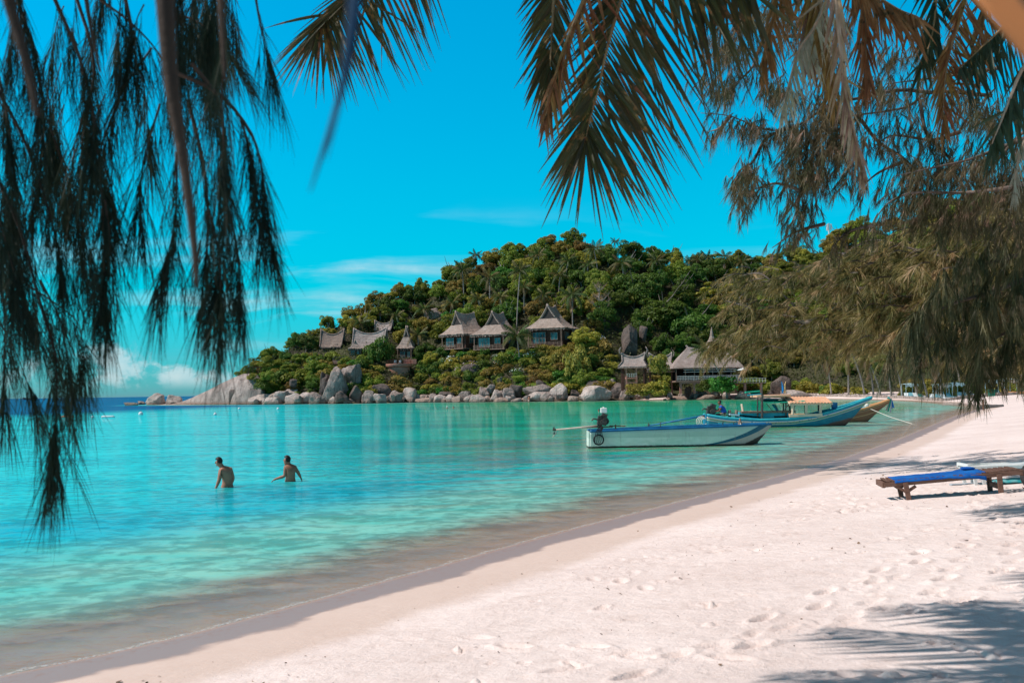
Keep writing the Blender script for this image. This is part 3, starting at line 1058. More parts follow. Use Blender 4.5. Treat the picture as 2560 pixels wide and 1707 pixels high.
B_(1420, 972, 1452, 1002, 'D', 3, label='boulder in deep shade left of the white dome boulder')
B_(1451, 967, 1530, 1007, 'L', -2, hi=True, boxy=0.15, label='great white dome boulder with a dark seam across it')
B_(1460, 944, 1504, 982, 'D', 4, label='dark round boulder behind the white dome')
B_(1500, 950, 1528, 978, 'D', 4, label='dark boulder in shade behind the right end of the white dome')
B_(1526, 958, 1568, 997, 'D', 1, label='dark grey boulder right of the white dome')
B_(1520, 946, 1544, 966, 'M', 6, label='grey rock on top of the dark ones left of the pink pavilion')
B_(1546, 974, 1578, 1003, 'M', -1, rot=R(-20), label='pale grey leaning boulder at the left edge of the olive bush')
B_(1339, 948, 1366, 964, 'D', 4, label='dark rock half hidden in leaves above the largest grey block')
B_(1242, 940, 1258, 956, 'M', 8, label='small upright grey stone among the dry bushes')
B_(1152, 909, 1206, 934, 'D', 14, label='dark hump of rock under the mauve blossom below the middle villa')
B_(1137, 916, 1156, 930, 'M', 13, label='small grey round rock left of the dark hump')
B_(1706, 966, 1730, 993, 'D', 3, boxy=0.5, label='dark square boulder left of the leaning beach palm')
B_(1724, 969, 1768, 996, 'M', 2, label='grey wedge boulder next to the dark square one')
B_(1668, 985, 1722, 1001, 'T', -2, label='flat tan boulder right of the olive bush')
B_(1737, 985, 1790, 1001, 'T', -3, label='tan ledge boulder under the leaning beach palm')
B_(1788, 989, 1812, 1000, 'T', -1, label='small tan rock right of the leaning beach palm')
B_(1838, 976, 1880, 1000, 'T', -4, label='tan boulder left of the boat canopy')
B_(1908, 974, 1935, 988, 'M', 12, label='small pale stone behind the boat canopy')
B_(1945, 974, 2040, 996, 'L', 4, boxy=0.1, label='wide white dome boulder behind the boat canopy')
B_(1920, 940, 1975, 988, 'D', 14, label='dark boulder under the casuarina behind the boats')
B_(1554, 810, 1598, 896, 'D', 20, hi=True, boxy=0.5, lean=-0.03, label='towering dark-streaked grey rock rising from the trees behind the pavilion')
B_(1594, 814, 1620, 850, 'D', 22, label='dark rock leaning against the towering streaked one')
B_(1056, 768, 1108, 800, 'L', 46, label='sunlit pale rock high in the forest above the pagoda roof')
B_(1252, 756, 1302, 800, 'T', 44, label='tan rock outcrop behind the middle villa roof')
# fill stones between the named boulders
frg = random.Random(5)
for k in range(80):
    cx_ = frg.uniform(600, 1830)
    wd_ = frg.uniform(9, 26)
    yb_ = 1008 - (cx_ - 600) * 0.009 + frg.uniform(-8, 2)
    B_(cx_, yb_ - wd_ * 0.62, cx_ + wd_, yb_, frg.choice('LMTTM'), frg.uniform(-2.5, 1), seed=frg.randint(1, 9999),
       label='small rounded stone among the big boulders at the headland waterline')

MARKS = [(600, 'the top of the sloping slab'), (700, 'the green thicket by the slab'), (775, 'the skyline tree at the left'), (835, 'the leftmost saddle-roofed villa'), (925, 'the pale saddle-roofed villa'), (1018, 'the pointed roof'),
         (1090, 'the gap left of the row of three'), (1163, 'the left villa of the row'), (1245, 'the middle villa of the row'), (1382, 'the right villa of the row'), (1455, 'the white-flowered frangipani'), (1505, 'the bare tree'),
         (1580, 'the towering streaked rock'), (1650, 'the horned roofs'), (1720, 'the left end of the restaurant'), (1790, 'the restaurant spire'), (1860, 'the white umbrella'), (1960, 'the orange boat canopy'),
         (2060, 'the left end of the far grove'), (2150, 'the leaning grove palms'), (2260, 'the first blue canopy'), (2350, 'the paired blue canopies'), (2460, 'the big driftwood log'), (2580, 'the far right edge')]


def near_mark(cx):
    return min(MARKS, key=lambda m_: abs(m_[0] - cx))[1]


# the great sloping slab: a whale-backed sheet of granite rising to the right
SL = [(405, 1013, 1), (430, 1010, 2.5), (470, 999, 4.5), (520, 977, 6.5), (570, 952, 8), (612, 934, 8.5), (640, 935, 7), (660, 960, 5), (672, 1003, 3)]
mb = MB()
nn_ = len(SL)


def slab_pt(u, v):
    x = u * (nn_ - 1)
    i = min(int(x), nn_ - 2)
    f = x - i
    px_ = SL[i][0] * (1 - f) + SL[i + 1][0] * f
    py_ = SL[i][1] * (1 - f) + SL[i + 1][1] * f
    hw = SL[i][2] * (1 - f) + SL[i + 1][2] * f
    dep = float(head_shore((px_ - 1280) / FPX)) + 4.0
    top = P(px_, py_, dep + hw * 0.55)
    H_ = max(top.z, 0.2) + 1.6
    an = (v - 0.5) * 2
    yy = an * hw * 0.85
    zz_ = -1.6 + H_ * max(0.0, 1 - abs(an) ** 2.6) ** 0.62
    nz = mnoise.noise(Vector((top.x * 0.22, yy * 0.3, zz_ * 0.22))) * 1.1 + mnoise.noise(Vector((top.x * 0.7, yy * 0.7, zz_ * 0.7))) * 0.3
    return Vector((top.x, top.y + yy - hw * 0.1 + nz * 0.9, zz_ + nz * 0.35))


mb.grid(slab_pt, 90, 50)
tag(mb.build('sloping_slab', rock_material('granite_slab', (0.44, 0.365, 0.33), (0.31, 0.25, 0.225), 0.6), smooth=True), 'great sloping granite slab running down into the sea at the left end of the headland', 'rock slab')


# ---------------------------------------------------------------- thatched villas
def thatch_material(name, c1, c2):
    m = bpy.data.materials.new(name)
    m.use_nodes = True
    t = NT(m.node_tree)
    co = t.n('ShaderNodeNewGeometry').outputs['Position']
    n1 = t.noise(t.mapping(co, (1, 1, 0.8)), 0.9, 6, 0.7)
    n2 = t.noise(t.mapping(co, (5, 5, 0.9)), 1.6, 5, 0.8)
    c = t.mix(t.ss(n1, 0.35, 0.65), c1, c2)
    c = t.mix(t.math('MULTIPLY', t.ss(n2, 0.50, 0.72), 0.75), c, (0.10, 0.078, 0.068))
    rows = t.n('ShaderNodeTexWave', {'Vector': co, 'Scale': 0.75, 'Distortion': 2.5, 'Detail': 3}, wave_type='BANDS', bands_direction='Z').outputs['Fac']
    hg = t.math('ADD', t.math('MULTIPLY', n2, 0.22), t.math('MULTIPLY', rows, 0.07))
    b = t.n('ShaderNodeBump', {'Height': hg, 'Distance': 1.0, 'Strength': 0.9})
    p = t.n('ShaderNodeBsdfPrincipled', {'Base Color': c, 'Roughness': 0.95, 'Specular IOR Level': 0.1, 'Normal': b.outputs[0]})
    t.n('ShaderNodeOutputMaterial', {'Surface': p.outputs[0]})
    return m


THATCH = thatch_material('thatch_brown', (0.30, 0.23, 0.195), (0.41, 0.325, 0.28))
THATCH_P = thatch_material('thatch_pale', (0.40, 0.34, 0.315), (0.29, 0.235, 0.215))
THATCH_D = thatch_material('thatch_dark', (0.23, 0.17, 0.145), (0.32, 0.24, 0.20))
TEAK = mat('dark_teak', (0.055, 0.026, 0.018), (0.10, 0.045, 0.030), 3)
TEAK_L = mat('weathered_teak', (0.20, 0.13, 0.10), (0.30, 0.21, 0.165), 3)
GABLE = mat('gable_dark', (0.03, 0.025, 0.024), (0.05, 0.04, 0.036), 3)
PINKW = mat('terracotta_render', (0.50, 0.235, 0.175), (0.42, 0.19, 0.14), 0.8)
GLASS = mat('window_glass_teal', (0.010, 0.035, 0.042), (0.05, 0.17, 0.20), 0.9, rough=0.15, spec=0.6)
WHITE = mat('white_paint', (0.78, 0.78, 0.76), (0.62, 0.60, 0.57), 2)
DARKIN = mat('interior_shade', (0.012, 0.012, 0.013))  # near-black colour stands in for the shade inside the open restaurant


def roof(parent, Wd, L, H, skirt, vg, m, name='roof', sag=0.10, over=0.0, curve=1.35, seed=0, both=True, z0=0.0):
    """saddle ridge along local y (front end at -L/2); eaves half width Wd; skirt: how far the hips run out past the ridge ends"""
    rg = random.Random(seed)
    mb = MB()
    WP = 1.25 if skirt > 0 else 1.0

    def zc(v, u):
        base = (1 - v) ** curve
        rise = sag * H * ((2 * u - 1) ** 2) * (1 - v) ** 1.2
        return z0 + H * (1 - sag) * base + rise

    def yy(u, v):
        yr = -L / 2 + L * u
        if v <= vg:
            fl = 1.0 + 0.10 * (1 - v / max(vg, 1e-3)) * 1.0
            return yr * fl
        k = (v - vg) / (1 - vg)
        ye = -L / 2 - skirt + (L + 2 * skirt) * u if both else (-L / 2 - skirt) + (L + skirt) * u
        return yr * (1 - k) + ye * k

    def nz(x, y, z):
        return mnoise.noise(Vector((x * 1.3, y * 1.3, z * 1.3 + seed))) * 0.10

    for sd_ in (-1, 1):
        def f(u, v, sd_=sd_):
            x = sd_ * Wd * v ** WP
            y = yy(u, v)
            z = zc(v, u)
            if v == 1:
                z += rg.uniform(-0.13, 0.05)
            return (x, y, z + nz(x, y, z))
        mb.grid(f, 26, 14)
    ends = ((0, -1), (1, 1)) if both else ((0, -1),)
    if skirt > 0:
        for u0, sg in ends:
            def f(a, k, u0=u0):
                v = vg + (1 - vg) * k
                xw = Wd * v ** WP
                x = (2 * a - 1) * xw
                y = yy(u0, v)
                z = zc(v, u0) + (rg.uniform(-0.13, 0.05) if k == 1 else 0)
                return (x, y, z + nz(x, y, z))
            mb.grid(f, 22, 10)
    r_ = mb.build(name, m, parent, smooth=False, solid=0.22)
    # gable infill boards and barge rolls
    for u0, sg in ((0, -1), (1, 1)):
        gb = MB()
        yi = yy(u0, 0.001) * 0.88
        pts = []
        vv = vg if skirt > 0 else 0.97
        for i in range(7):
            v = vv * i / 6
            pts.append((Wd * v ** WP * 0.96, zc(v, u0) - 0.15))
        n = len(pts)
        vs = [(x, yi, z) for x, z in pts] + [(-x, yi, z) for x, z in pts[1:]]
        base_z = min(p[1] for p in pts)
        for i in range(n - 1):
            x0, z0_ = pts[i]
            x1, z1_ = pts[i + 1]
            gb.add([(x0, yi, z0_), (x1, yi, z1_), (x1, yi, base_z), (x0, yi, base_z)], [(0, 1, 2, 3)])
            gb.add([(-x0, yi, z0_), (-x1, yi, z1_), (-x1, yi, base_z), (-x0, yi, base_z)], [(0, 1, 2, 3)])
        gb.build('gable_boards', GABLE, r_, solid=0.06)
    for u0 in (0, 1):
        for sd_ in (-1, 1):
            bb = MB()
            pts = []
            vv = vg if skirt > 0 else 1.0
            for i in range(8):
                v = vv * i / 7
                pts.append((sd_ * Wd * v ** WP, yy(u0, v) * 1.015, zc(v, u0) + 0.10 + (0.22 * max(0, 1 - i / 1.2) if i < 2 else 0)))
            bb.tube(pts, [0.20] + [0.17] * 7, 6)
            bb.build('barge_roll', m, r_, smooth=True)
    rb = MB()
    pts = [(0, yy(u / 10, 0.001), zc(0, u / 10) + 0.12) for u in range(11)]
    rb.tube(pts, 0.19, 6)
    rb.build('ridge_roll', m, r_, smooth=True)
    if skirt > 0:
        for u0, sg in ends:
            for sd_ in (-1, 1):
                hb = MB()
                pts = [(sd_ * Wd * v ** WP, yy(u0, v), zc(v, u0) + 0.1) for v in [vg + (1 - vg) * i / 6 for i in range(7)]]
                hb.tube(pts, 0.15, 5)
                hb.build('hip_roll', THATCH_P if m is THATCH else m, r_, smooth=True)
    # hanging fringe of thatch at the eaves
    fr = MB()

    def fringe(p, q):
        p, q = Vector(p), Vector(q)
        n = max(4, int((q - p).length / 0.16))
        for i in range(n):
            a = p.lerp(q, (i + rg.random() * 0.6) / n)
            w_ = (q - p).normalized() * rg.uniform(0.05, 0.10)
            l_ = rg.uniform(0.12, 0.5)
            o_ = Vector((rg.uniform(-.08, .08), rg.uniform(-.08, .08), -l_))
            fr.add([a - w_, a + w_, a + o_], [(0, 1, 2)])
    e0, e1 = yy(0, 1), yy(1, 1)
    ze = zc(1, 0) - 0.12
    fringe((-Wd, e0, ze), (-Wd, e1, ze))
    fringe((Wd, e0, ze), (Wd, e1, ze))
    fringe((-Wd, e0, ze), (Wd, e0, ze))
    fringe((-Wd, e1, ze), (Wd, e1, ze))
    tag(fr.build('thatch_fringe', m, r_), kind='stuff')
    return r_


def window(parent, c, wd, ht, ny=-1, cols=3, rows=1, axis='x', frame=TEAK_L, name='window'):
    """frame with panes as sub-parts; lies in the xz plane (axis x) or yz plane"""
    mb = MB()
    c = Vector(c)

    def q(a, z, d=0):
        return (c.x + a, c.y + d, c.z + z) if axis == 'x' else (c.x + d, c.y + a, c.z + z)
    t_ = 0.09
    for a in np.linspace(-wd / 2, wd / 2, cols + 1):
        mb.box(q(a, 0), (t_, t_, ht + t_) if axis == 'x' else (t_, t_, ht + t_))
    for z in np.linspace(-ht / 2, ht / 2, rows + 1):
        mb.box(q(0, z, ny * 0.004), (wd + t_, t_, t_) if axis == 'x' else (t_, wd + t_, t_))
    f = mb.build(name, frame, parent)
    pw = wd / cols - t_ * 1.1
    for i in range(cols):
        a = -wd / 2 + wd / cols * (i + 0.5)
        pb = MB()
        pb.box(q(a, 0, -ny * 0.01), (pw, 0.03, ht - t_) if axis == 'x' else (0.03, pw, ht - t_))
        pb.build('pane', GLASS, f)
    return f


def hill_hit(px_, py_):
    """where the ray of a photo pixel meets the hillside"""
    v = ray(px_, py_)
    v = v / v.y
    d = float(head_shore(v.x)) + 2
    while d < 420:
        p = CAM + v * d
        if hill_at(p.x, p.y) > p.z:
            break
        d += 0.5
    return CAM + v * d


VILLAS = []


def villa(label, pxc, py_floor, wpx, roof_top, eave_y, rz, L, m, skirt=2.2, vg=0.48, wall_in=0.9, balcony=True, name='thatched_villa', sag=0.10, win=True,
          posts=True, dd=0.0, depth=None):
    """centre column, floor row, roof half-width... all in photo pixels, turned into metres at the spot"""
    hp = hill_hit(pxc, py_floor + 4)
    dep = depth or hp.y + 3 + dd
    s = S(dep)
    fl = P(pxc, py_floor, dep)
    ev = P(pxc, eave_y, dep)
    tp = P(pxc, roof_top, dep)
    e = empty(name, fl, rz, label, 'villa')
    H = tp.z - ev.z
    wh = ev.z - fl.z
    Wd = wpx * s / 2
    rf = roof(e, Wd, L, H, skirt, vg, m, seed=int(pxc), sag=sag)
    rf.location = (0, 0, wh)
    wx, wy = Wd * wall_in * 0.86, (L / 2 + skirt) * 0.80
    mb = MB()
    mb.box((0, 0.3, wh / 2 + 0.1), (wx * 2, wy * 2 - 0.6, wh + 0.2))
    mb.build('wall', TEAK, e)
    # boards of the front wall
    fb = MB()
    mb = MB()
    mb.box((0, 0, -0.12), (wx * 2 + 0.9, wy * 2 + 1.6, 0.24))
    mb.build('floor_deck', TEAK_L, e)
    for sx in (-1, 0, 1):
        for sy in (-1, 1):
            mb = MB()
            mb.box((sx * wx * 0.95, sy * wy, -2.7), (0.3, 0.3, 5.0))
            mb.build('stilt', TEAK, e)
    if win:
        window(e, (-wx * 0.42, -wy - 0.02, wh * 0.48), wx * 0.80, wh * 0.66, cols=4, rows=2)
        window(e, (wx * 0.52, -wy - 0.02, wh * 0.56), wx * 0.42, wh * 0.42, cols=2, rows=1)
        window(e, (wx + 0.03, -wy * 0.2, wh * 0.6), wy * 0.6, wh * 0.45, ny=1, cols=3, axis='y')
    if balcony:
        mb = MB()
        yb = -wy - 0.75
        for z in (0.35, 0.65, 0.95):
            mb.box((0, yb, z), (wx * 2 + 0.7, 0.07, 0.07))
        for i in range(9):
            mb.box((-wx - 0.3 + (wx * 2 + 0.6) * i / 8, yb, 0.5), (0.08, 0.085, 1.0))
        mb.build('balcony_rail', TEAK_L, e)
    if posts:
        for sx in (-1, 1):
            mb = MB()
            mb.box((sx * wx * 1.02, -wy - 0.7, wh / 2), (0.16, 0.16, wh))
            mb.build('post', TEAK_L, e)
    VILLAS.append((pxc, dep, Wd + 1.0, fl))
    return e


villa('brown thatched villa with swept gable, right of the three in a row', 1380, 866, 112, 764, 824, R(-26), 4.6, THATCH, skirt=2.4)
villa('brown thatched villa half hidden by a coconut palm, middle of the three in a row', 1245, 873, 106, 781, 839, R(-30), 5.0, THATCH, skirt=2.4)
villa('brown thatched villa in the trees, left of the three in a row', 1163, 872, 92, 781, 839, R(-44), 6.0, THATCH, skirt=2.0)
villa('grey saddle-roofed villa, leftmost on the headland', 832, 884, 44, 824, 868, R(84), 5.8, THATCH_D, skirt=0, vg=1.0, sag=0.3, balcony=False, dd=2)
villa('pale saddle-roofed villa with a porch roof in front, second from the left', 926, 884, 58, 821, 873, R(80), 8.4, THATCH_P, skirt=0, vg=1.0, sag=0.28, balcony=False, dd=2)
villa('pale roof showing between the trees behind the second villa', 960, 832, 34, 802, 826, R(84), 4.6, THATCH_P, skirt=0, vg=1.0, sag=0.35, balcony=False, win=False, posts=False)
villa('small villa with a tall pointed roof above the round pink terrace', 1018, 905, 44, 817, 872, R(-12), 1.1, THATCH, skirt=1.5, vg=0.40)
villa('porch with a low sloping thatch in front of the second villa', 888, 893, 34, 853, 873, R(10), 1.6, THATCH, skirt=1.0, vg=0.25, balcony=False, name='thatched_porch', sag=0.05)
villa('thatched pavilion with horned ridge on pink posts by the shore rocks', 1584, 918, 50, 884, 922 - 6, R(75), 4.6, THATCH_P, skirt=0.8, vg=0.5, name='horned_pavilion', sag=0.3, balcony=False, win=False, depth=222)
villa('thatched roof behind the yellow tree left of the restaurant', 1652, 928, 60, 884, 922, R(80), 4.6, THATCH_P, skirt=0.8, vg=0.5, name='horned_pavilion', sag=0.3, balcony=False, win=False, depth=230)
# ---------------------------------------------------------------- other structures on the headland
# horn finials on the two horned pavilions
for e in [o for o in scene.objects if o.name.startswith('horned_pavilion')]:
    L_ = 2.7
    rf = [c for c in e.children if c.name.startswith('roof')][0]
    ztop = rf.location.z + 3.4
    for sy in (-1, 1):
        for sx in (-1, 1):
            mb = MB()
            mb.tube([(0, sy * L_ * 0.9, ztop - 0.9), (sx * 0.25, sy * L_ * 1.12, ztop - 0.3), (sx * 0.5, sy * L_ * 1.16, ztop + 0.35), (sx * 0.45, sy * L_ * 1.02, ztop + 1.0)],
                    [0.14, 0.13, 0.09, 0.03], 6)
            mb.build('horn_finial', THATCH_P, e, smooth=True)

# round pink terrace
dep = hill_hit(994, 930).y - 1.0
c = P(994, 909, dep)
s = S(dep)
TERR = c.y
te = empty('round_terrace', (c.x, c.y + 2.2, c.z), 0, 'round terracotta-pink terrace with a railing below the pointed-roof villa', 'terrace')
mb = MB()
Rr = 34 * s
prof = [(Rr * 0.82, -3.2), (Rr * 0.84, -1.0), (Rr * 0.97, -0.72), (Rr, -0.35), (Rr, 0.0), (Rr * 0.9, 0.02), (0.01, 0.02)]
mb.grid(lambda u, v: (math.cos(u * 6.2832) * np.interp(v * 6, range(7), [p[0] for p in prof]), math.sin(u * 6.2832) * np.interp(v * 6, range(7), [p[0] for p in prof]),
                      np.interp(v * 6, range(7), [p[1] for p in prof])), 40, 12)
mb.build('terrace_wall', PINKW, te, smooth=False)
rl = MB()
for i in range(25):
    a = math.pi * (0.95 + 1.1 * i / 24)
    x, y = math.cos(a) * Rr * 0.93, math.sin(a) * Rr * 0.93
    rl.box((x, y, 0.45), (0.06, 0.06, 0.9))
for z in (0.5, 0.9):
    rl.tube([(math.cos(math.pi * (0.95 + 1.1 * i / 24)) * Rr * 0.93, math.sin(math.pi * (0.95 + 1.1 * i / 24)) * Rr * 0.93, z) for i in range(25)], 0.035, 5)
rl.build('railing', TEAK, te)
wl_ = MB()
wl_.box((2.9, 1.2, 0.6), (3.4, 0.2, 1.3))
wl_.build('parapet', PINKW, te)
for (ox, lab) in ((-0.9, 'left'), (0.4, 'right')):
    d_ = empty('deck_chair', (c.x + ox, c.y + 1.6, c.z + 0.02), 0, 'white deck chair on the round pink terrace, %s one of the two' % lab, 'deck chair')
    mb = MB().box((0, 0, 0.3), (0.6, 1.2, 0.06))
    mb.build('seat', WHITE, d_)
    mb = MB().box((0, 0.75, 0.6), (0.6, 0.06, 0.75), rx=R(-25))
    mb.build('backrest', WHITE, d_)
    for sx in (-1, 1):
        for sy in (-1, 1):
            MB().box((sx * 0.26, sy * 0.5, 0.14), (0.05, 0.05, 0.28)).build('leg', WHITE, d_)

# upper pink deck under the second villa
dep = hill_hit(862, 905).y - 0.5
c = P(862, 900, dep)
te = empty('sun_deck', c, 0, 'small terracotta deck with wooden rails left below the porch roof', 'deck')
MB().box((0, 1.0, -0.5), (6.2, 3.2, 1.0)).build('deck_base', PINKW, te)
rl = MB()
for i in range(8):
    rl.box((-3.0 + 6.0 * i / 7, -0.5, 0.4), (0.09, 0.09, 0.9))
for z in (0.35, 0.8):
    rl.box((0, -0.5, z), (6.1, 0.07, 0.07))
rl.build('railing', TEAK_L, te)

# bench-like lookout rail on top of the slab
dep = float(head_shore((640 - 1280) / FPX)) + 7
c = P(637, 927, dep)
lk = empty('lookout_frame', c, 0, 'dark timber lookout rail standing on top of the great sloping slab', 'railing')
MB().box((0, 0, 1.0), (3.6, 0.3, 0.16)).build('beam', TEAK, lk)
for x in (-1.6, -0.5, 0.8, 1.6):
    MB().box((x, 0, 0.2), (0.14, 0.14, 1.5)).build('post', TEAK, lk)

# pink pavilion tower under the horned roof: posts, beams, floor
dep = 219
c = P(1579, 945, dep)
s = S(dep)
pv = empty('pink_lookout_stage', c, 0, 'pink concrete stage on posts under the horned pavilion roof', 'lookout')
MB().box((0, 1, 0), (2.4, 2.6, 0.28)).build('floor', PINKW, pv)
for sx in (-1, 1):
    for sy in (0, 1):
        MB().box((sx * 1.12, -0.2 + sy * 2.4, -1.1), (0.24, 0.24, 3.2)).build('post', PINKW, pv)
        MB().box((sx * 1.12, -0.2 + sy * 2.4, 1.2), (0.12, 0.12, 2.4)).build('roof_post', TEAK_L, pv)
MB().box((0, -0.3, -1.0), (2.3, 0.18, 0.2)).build('beam', PINKW, pv)
rl = MB()
for z in (0.5, 0.95):
    rl.box((0, -0.25, z), (2.3, 0.06, 0.06))
for x in (-1, -0.5, 0, 0.5, 1):
    rl.box((x, -0.25, 0.5), (0.06, 0.07, 1.0))
rl.build('railing', WHITE, pv)

# ------------------------------------------------ beach restaurant with the spire roof
dep = 226
s = S(dep)
c = P(1762, 951, dep)
re_ = empty('beach_restaurant', c, R(-3), 'open-sided beach restaurant under a big thatched roof with a pointed spire', 'restaurant')
W2, D2 = 84 * s, 6.0
ze = (951 - 922) * s
zt = (951 - 868) * s
ridge = 3.6
mb = MB()


def hip(u, v, side):
    # side 0 front, 1 right, 2 back, 3 left
    k = 1 - (1 - v) ** 1.25
    e_ = {0: (-W2, -D2, W2, -D2), 1: (W2, -D2, W2, D2), 2: (W2, D2, -W2, D2), 3: (-W2, D2, -W2, -D2)}[side]
    t_ = {0: (-ridge, 0, ridge, 0), 1: (ridge, 0, ridge, 0), 2: (ridge, 0, -ridge, 0), 3: (-ridge, 0, -ridge, 0)}[side]
    x = (t_[0] + (t_[2] - t_[0]) * u) * (1 - k) + (e_[0] + (e_[2] - e_[0]) * u) * k
    y = (t_[1] + (t_[3] - t_[1]) * u) * (1 - k) + (e_[1] + (e_[3] - e_[1]) * u) * k
    sag_ = 0.7 * (2 * u - 1) ** 2 * (1 - v) if side in (0, 2) else 0.7 * (1 - v)
    return (x, y, zt - 0.7 + sag_ - (zt - 0.7 - ze) * (v ** 0.85) + mnoise.noise(Vector((x, y, v * 3))) * 0.08)


for sd_ in range(4):
    mb.grid(lambda u, v, sd_=sd_: hip(u, v, sd_), 20, 12)
rf = mb.build('roof', THATCH_P, re_, solid=0.25)
for sd_ in range(4):
    MB().tube([Vector(hip(0, v / 8, sd_)) + Vector((0, 0, 0.1)) for v in range(9)], 0.16, 5).build('hip_roll', THATCH_P, rf, smooth=True)
hb = MB()
hb.tube([(-ridge - 0.5, 0, zt + 0.5), (-ridge, 0, zt + 0.05), (-1.5, 0, zt - 0.45), (1.5, 0, zt - 0.45), (ridge, 0, zt + 0.05), (ridge + 0.5, 0, zt + 0.5)], 0.2, 6)
hb.build('ridge_roll', THATCH_P, rf, smooth=True)
sp = MB()
sx_ = (1787 - 1762) * s
pr = [(3.4, 0.0), (2.4, 1.2), (1.35, 2.6), (0.62, 3.8), (0.34, 4.7), (0.26, 5.4), (0.05, 6.8)]
sp.grid(lambda u, v: (sx_ + math.cos(u * 6.2832 + 0.78) * np.interp(v * 6, range(7), [p[0] for p in pr]) * 1.25,
                      3.2 + math.sin(u * 6.2832 + 0.78) * np.interp(v * 6, range(7), [p[0] for p in pr]) * 1.25,
                      zt - 2.0 + np.interp(v * 6, range(7), [p[1] for p in pr])), 8, 18)
sp.build('spire', THATCH, re_)
MB().box((0, 0, -0.15), (W2 * 1.9, D2 * 2.1, 0.3)).build('floor_deck', TEAK_L, re_)
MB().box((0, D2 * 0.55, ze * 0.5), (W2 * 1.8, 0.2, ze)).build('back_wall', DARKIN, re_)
for i in range(8):
    x = -W2 * 0.92 + W2 * 1.84 * i / 7
    MB().box((x, -D2 * 0.93, ze * 0.5), (0.16, 0.16, ze)).build('post', TEAK_L, re_)
for i in range(5):
    x = -W2 * 0.8 + W2 * 1.6 * i / 4
    MB().box((x, -D2 * 0.93, -1.5), (0.5, 0.5, 2.8)).build('pier', PINKW, re_)
MB().box((0, -D2 * 0.97, -0.42), (W2 * 1.7, 0.3, 0.5)).build('edge_beam', PINKW, re_)
rl = MB()
for z in (0.35, 0.7, 1.0):
    rl.box((0, -D2 * 1.02, z), (W2 * 1.8, 0.06, 0.07))
for i in range(40):
    rl.box((-W2 * 0.9 + W2 * 1.8 * i / 39, -D2 * 1.02, 0.5), (0.06, 0.065, 1.0))
rl.build('railing', WHITE, re_)
for z in (ze * 0.72, ze * 0.9):
    MB().box((0.3, -D2 * 0.98, z), (W2 * 1.5, 0.08, 0.10)).build('blind_rail', WHITE, re_)
tlab = ['leftmost', 'second from the left', 'third from the left', 'fourth from the left', 'rightmost']
for i in range(5):
    tx = 1745 + i * 21
    p = P(tx, 949, dep - D2 * 0.75)
    t_ = empty('dining_table', (p.x, p.y, c.z + 0.01), 0, 'white-clothed dining table behind the restaurant railing, %s' % tlab[i], 'table', 'restaurant tables')
    MB().box((0, 0, 0.74), (1.1, 1.1, 0.05)).build('tabletop', WHITE, t_)
    MB().box((0, 0, 0.36), (0.1, 0.1, 0.7)).build('leg', TEAK, t_)
    for sx in (-1, 1):
        ch = empty('dining_chair', (p.x + sx * 0.85, p.y, c.z + 0.01), 0, 'white dining chair %s of the %s restaurant table' % ('right' if sx > 0 else 'left', tlab[i]), 'chair', 'restaurant chairs')
        MB().box((0, 0, 0.45), (0.45, 0.45, 0.05)).build('seat', WHITE, ch)
        MB().box((sx * 0.22, 0, 0.75), (0.05, 0.45, 0.55)).build('backrest', WHITE, ch)
        for a in (-1, 1):
            for b in (-1, 1):
                MB().box((a * 0.19, b * 0.19, 0.21), (0.04, 0.04, 0.42)).build('leg', WHITE, ch)


def umbrella(x, y, z, h, rad, label, m=WHITE, name='beach_umbrella', group=None):
    e = empty(name, (x, y, z), 0, label, 'umbrella', group)
    MB().tube([(0, 0, 0), (0, 0, h)], 0.035, 6).build('pole', TEAK_L, e)
    cb = MB()
    n = 8
    for k in range(n):
        a0, a1 = 2 * math.pi * k / n, 2 * math.pi * (k + 1) / n
        p0 = (math.cos(a0) * rad, math.sin(a0) * rad, h - rad * 0.38)
        p1 = (math.cos(a1) * rad, math.sin(a1) * rad, h - rad * 0.38)
        cb.add([(0, 0, h), p0, p1], [(0, 1, 2)])
        cb.add([p0, p1, (p1[0], p1[1], p1[2] - 0.15), (p0[0], p0[1], p0[2] - 0.15)], [(0, 1, 2, 3)])
    cb.build('canopy', m, e, solid=0.02)
    MB().ball((0, 0, h + 0.04), 0.05, 6, 4).build('finial', TEAK_L, e)
    return e


p = P(1857, 950, 213)
umbrella(p.x, p.y, p.z, 2.7, 1.2, 'white umbrella open at the right end of the restaurant')
# lower terrace to the right of the restaurant
p = P(1862, 956, 216)
te = empty('low_terrace', p, 0, 'low pink-footed terrace right of the restaurant, under the white umbrella', 'terrace')
MB().box((0, 2, -0.1), (9, 5, 0.2)).build('floor', TEAK_L, te)
for x in (-3.5, 0, 3.5):
    MB().box((x, 0, -1.4), (0.5, 0.5, 2.4)).build('pier', PINKW, te)
rl = MB()
for z in (0.4, 0.9):
    rl.box((0, -0.5, z), (9, 0.06, 0.06))
for i in range(14):
    rl.box((-4.4 + 8.8 * i / 13, -0.5, 0.45), (0.06, 0.065, 0.9))
rl.build('railing', WHITE, te)

# ---------------------------------------------------------------- forest
trg = random.Random(77)
nr_ = np.random.default_rng(5)


def villa_clear(px_, dep_, r_px=8):
    for (vp, vd, vw, fl) in VILLAS:
        if abs(px_ - vp) < vw * FPX / vd + r_px and dep_ < vd + 5 and dep_ > vd - 26:
            return False
    if 1670 < px_ < 1860 and dep_ < 236:
        return False
    if 1505 < px_ < 1645 and dep_ < float(head_shore((1578 - 1280) / FPX)) + 30:
        return False
    if 925 < px_ < 1050 and dep_ < TERR + 5:
        return False
    return True


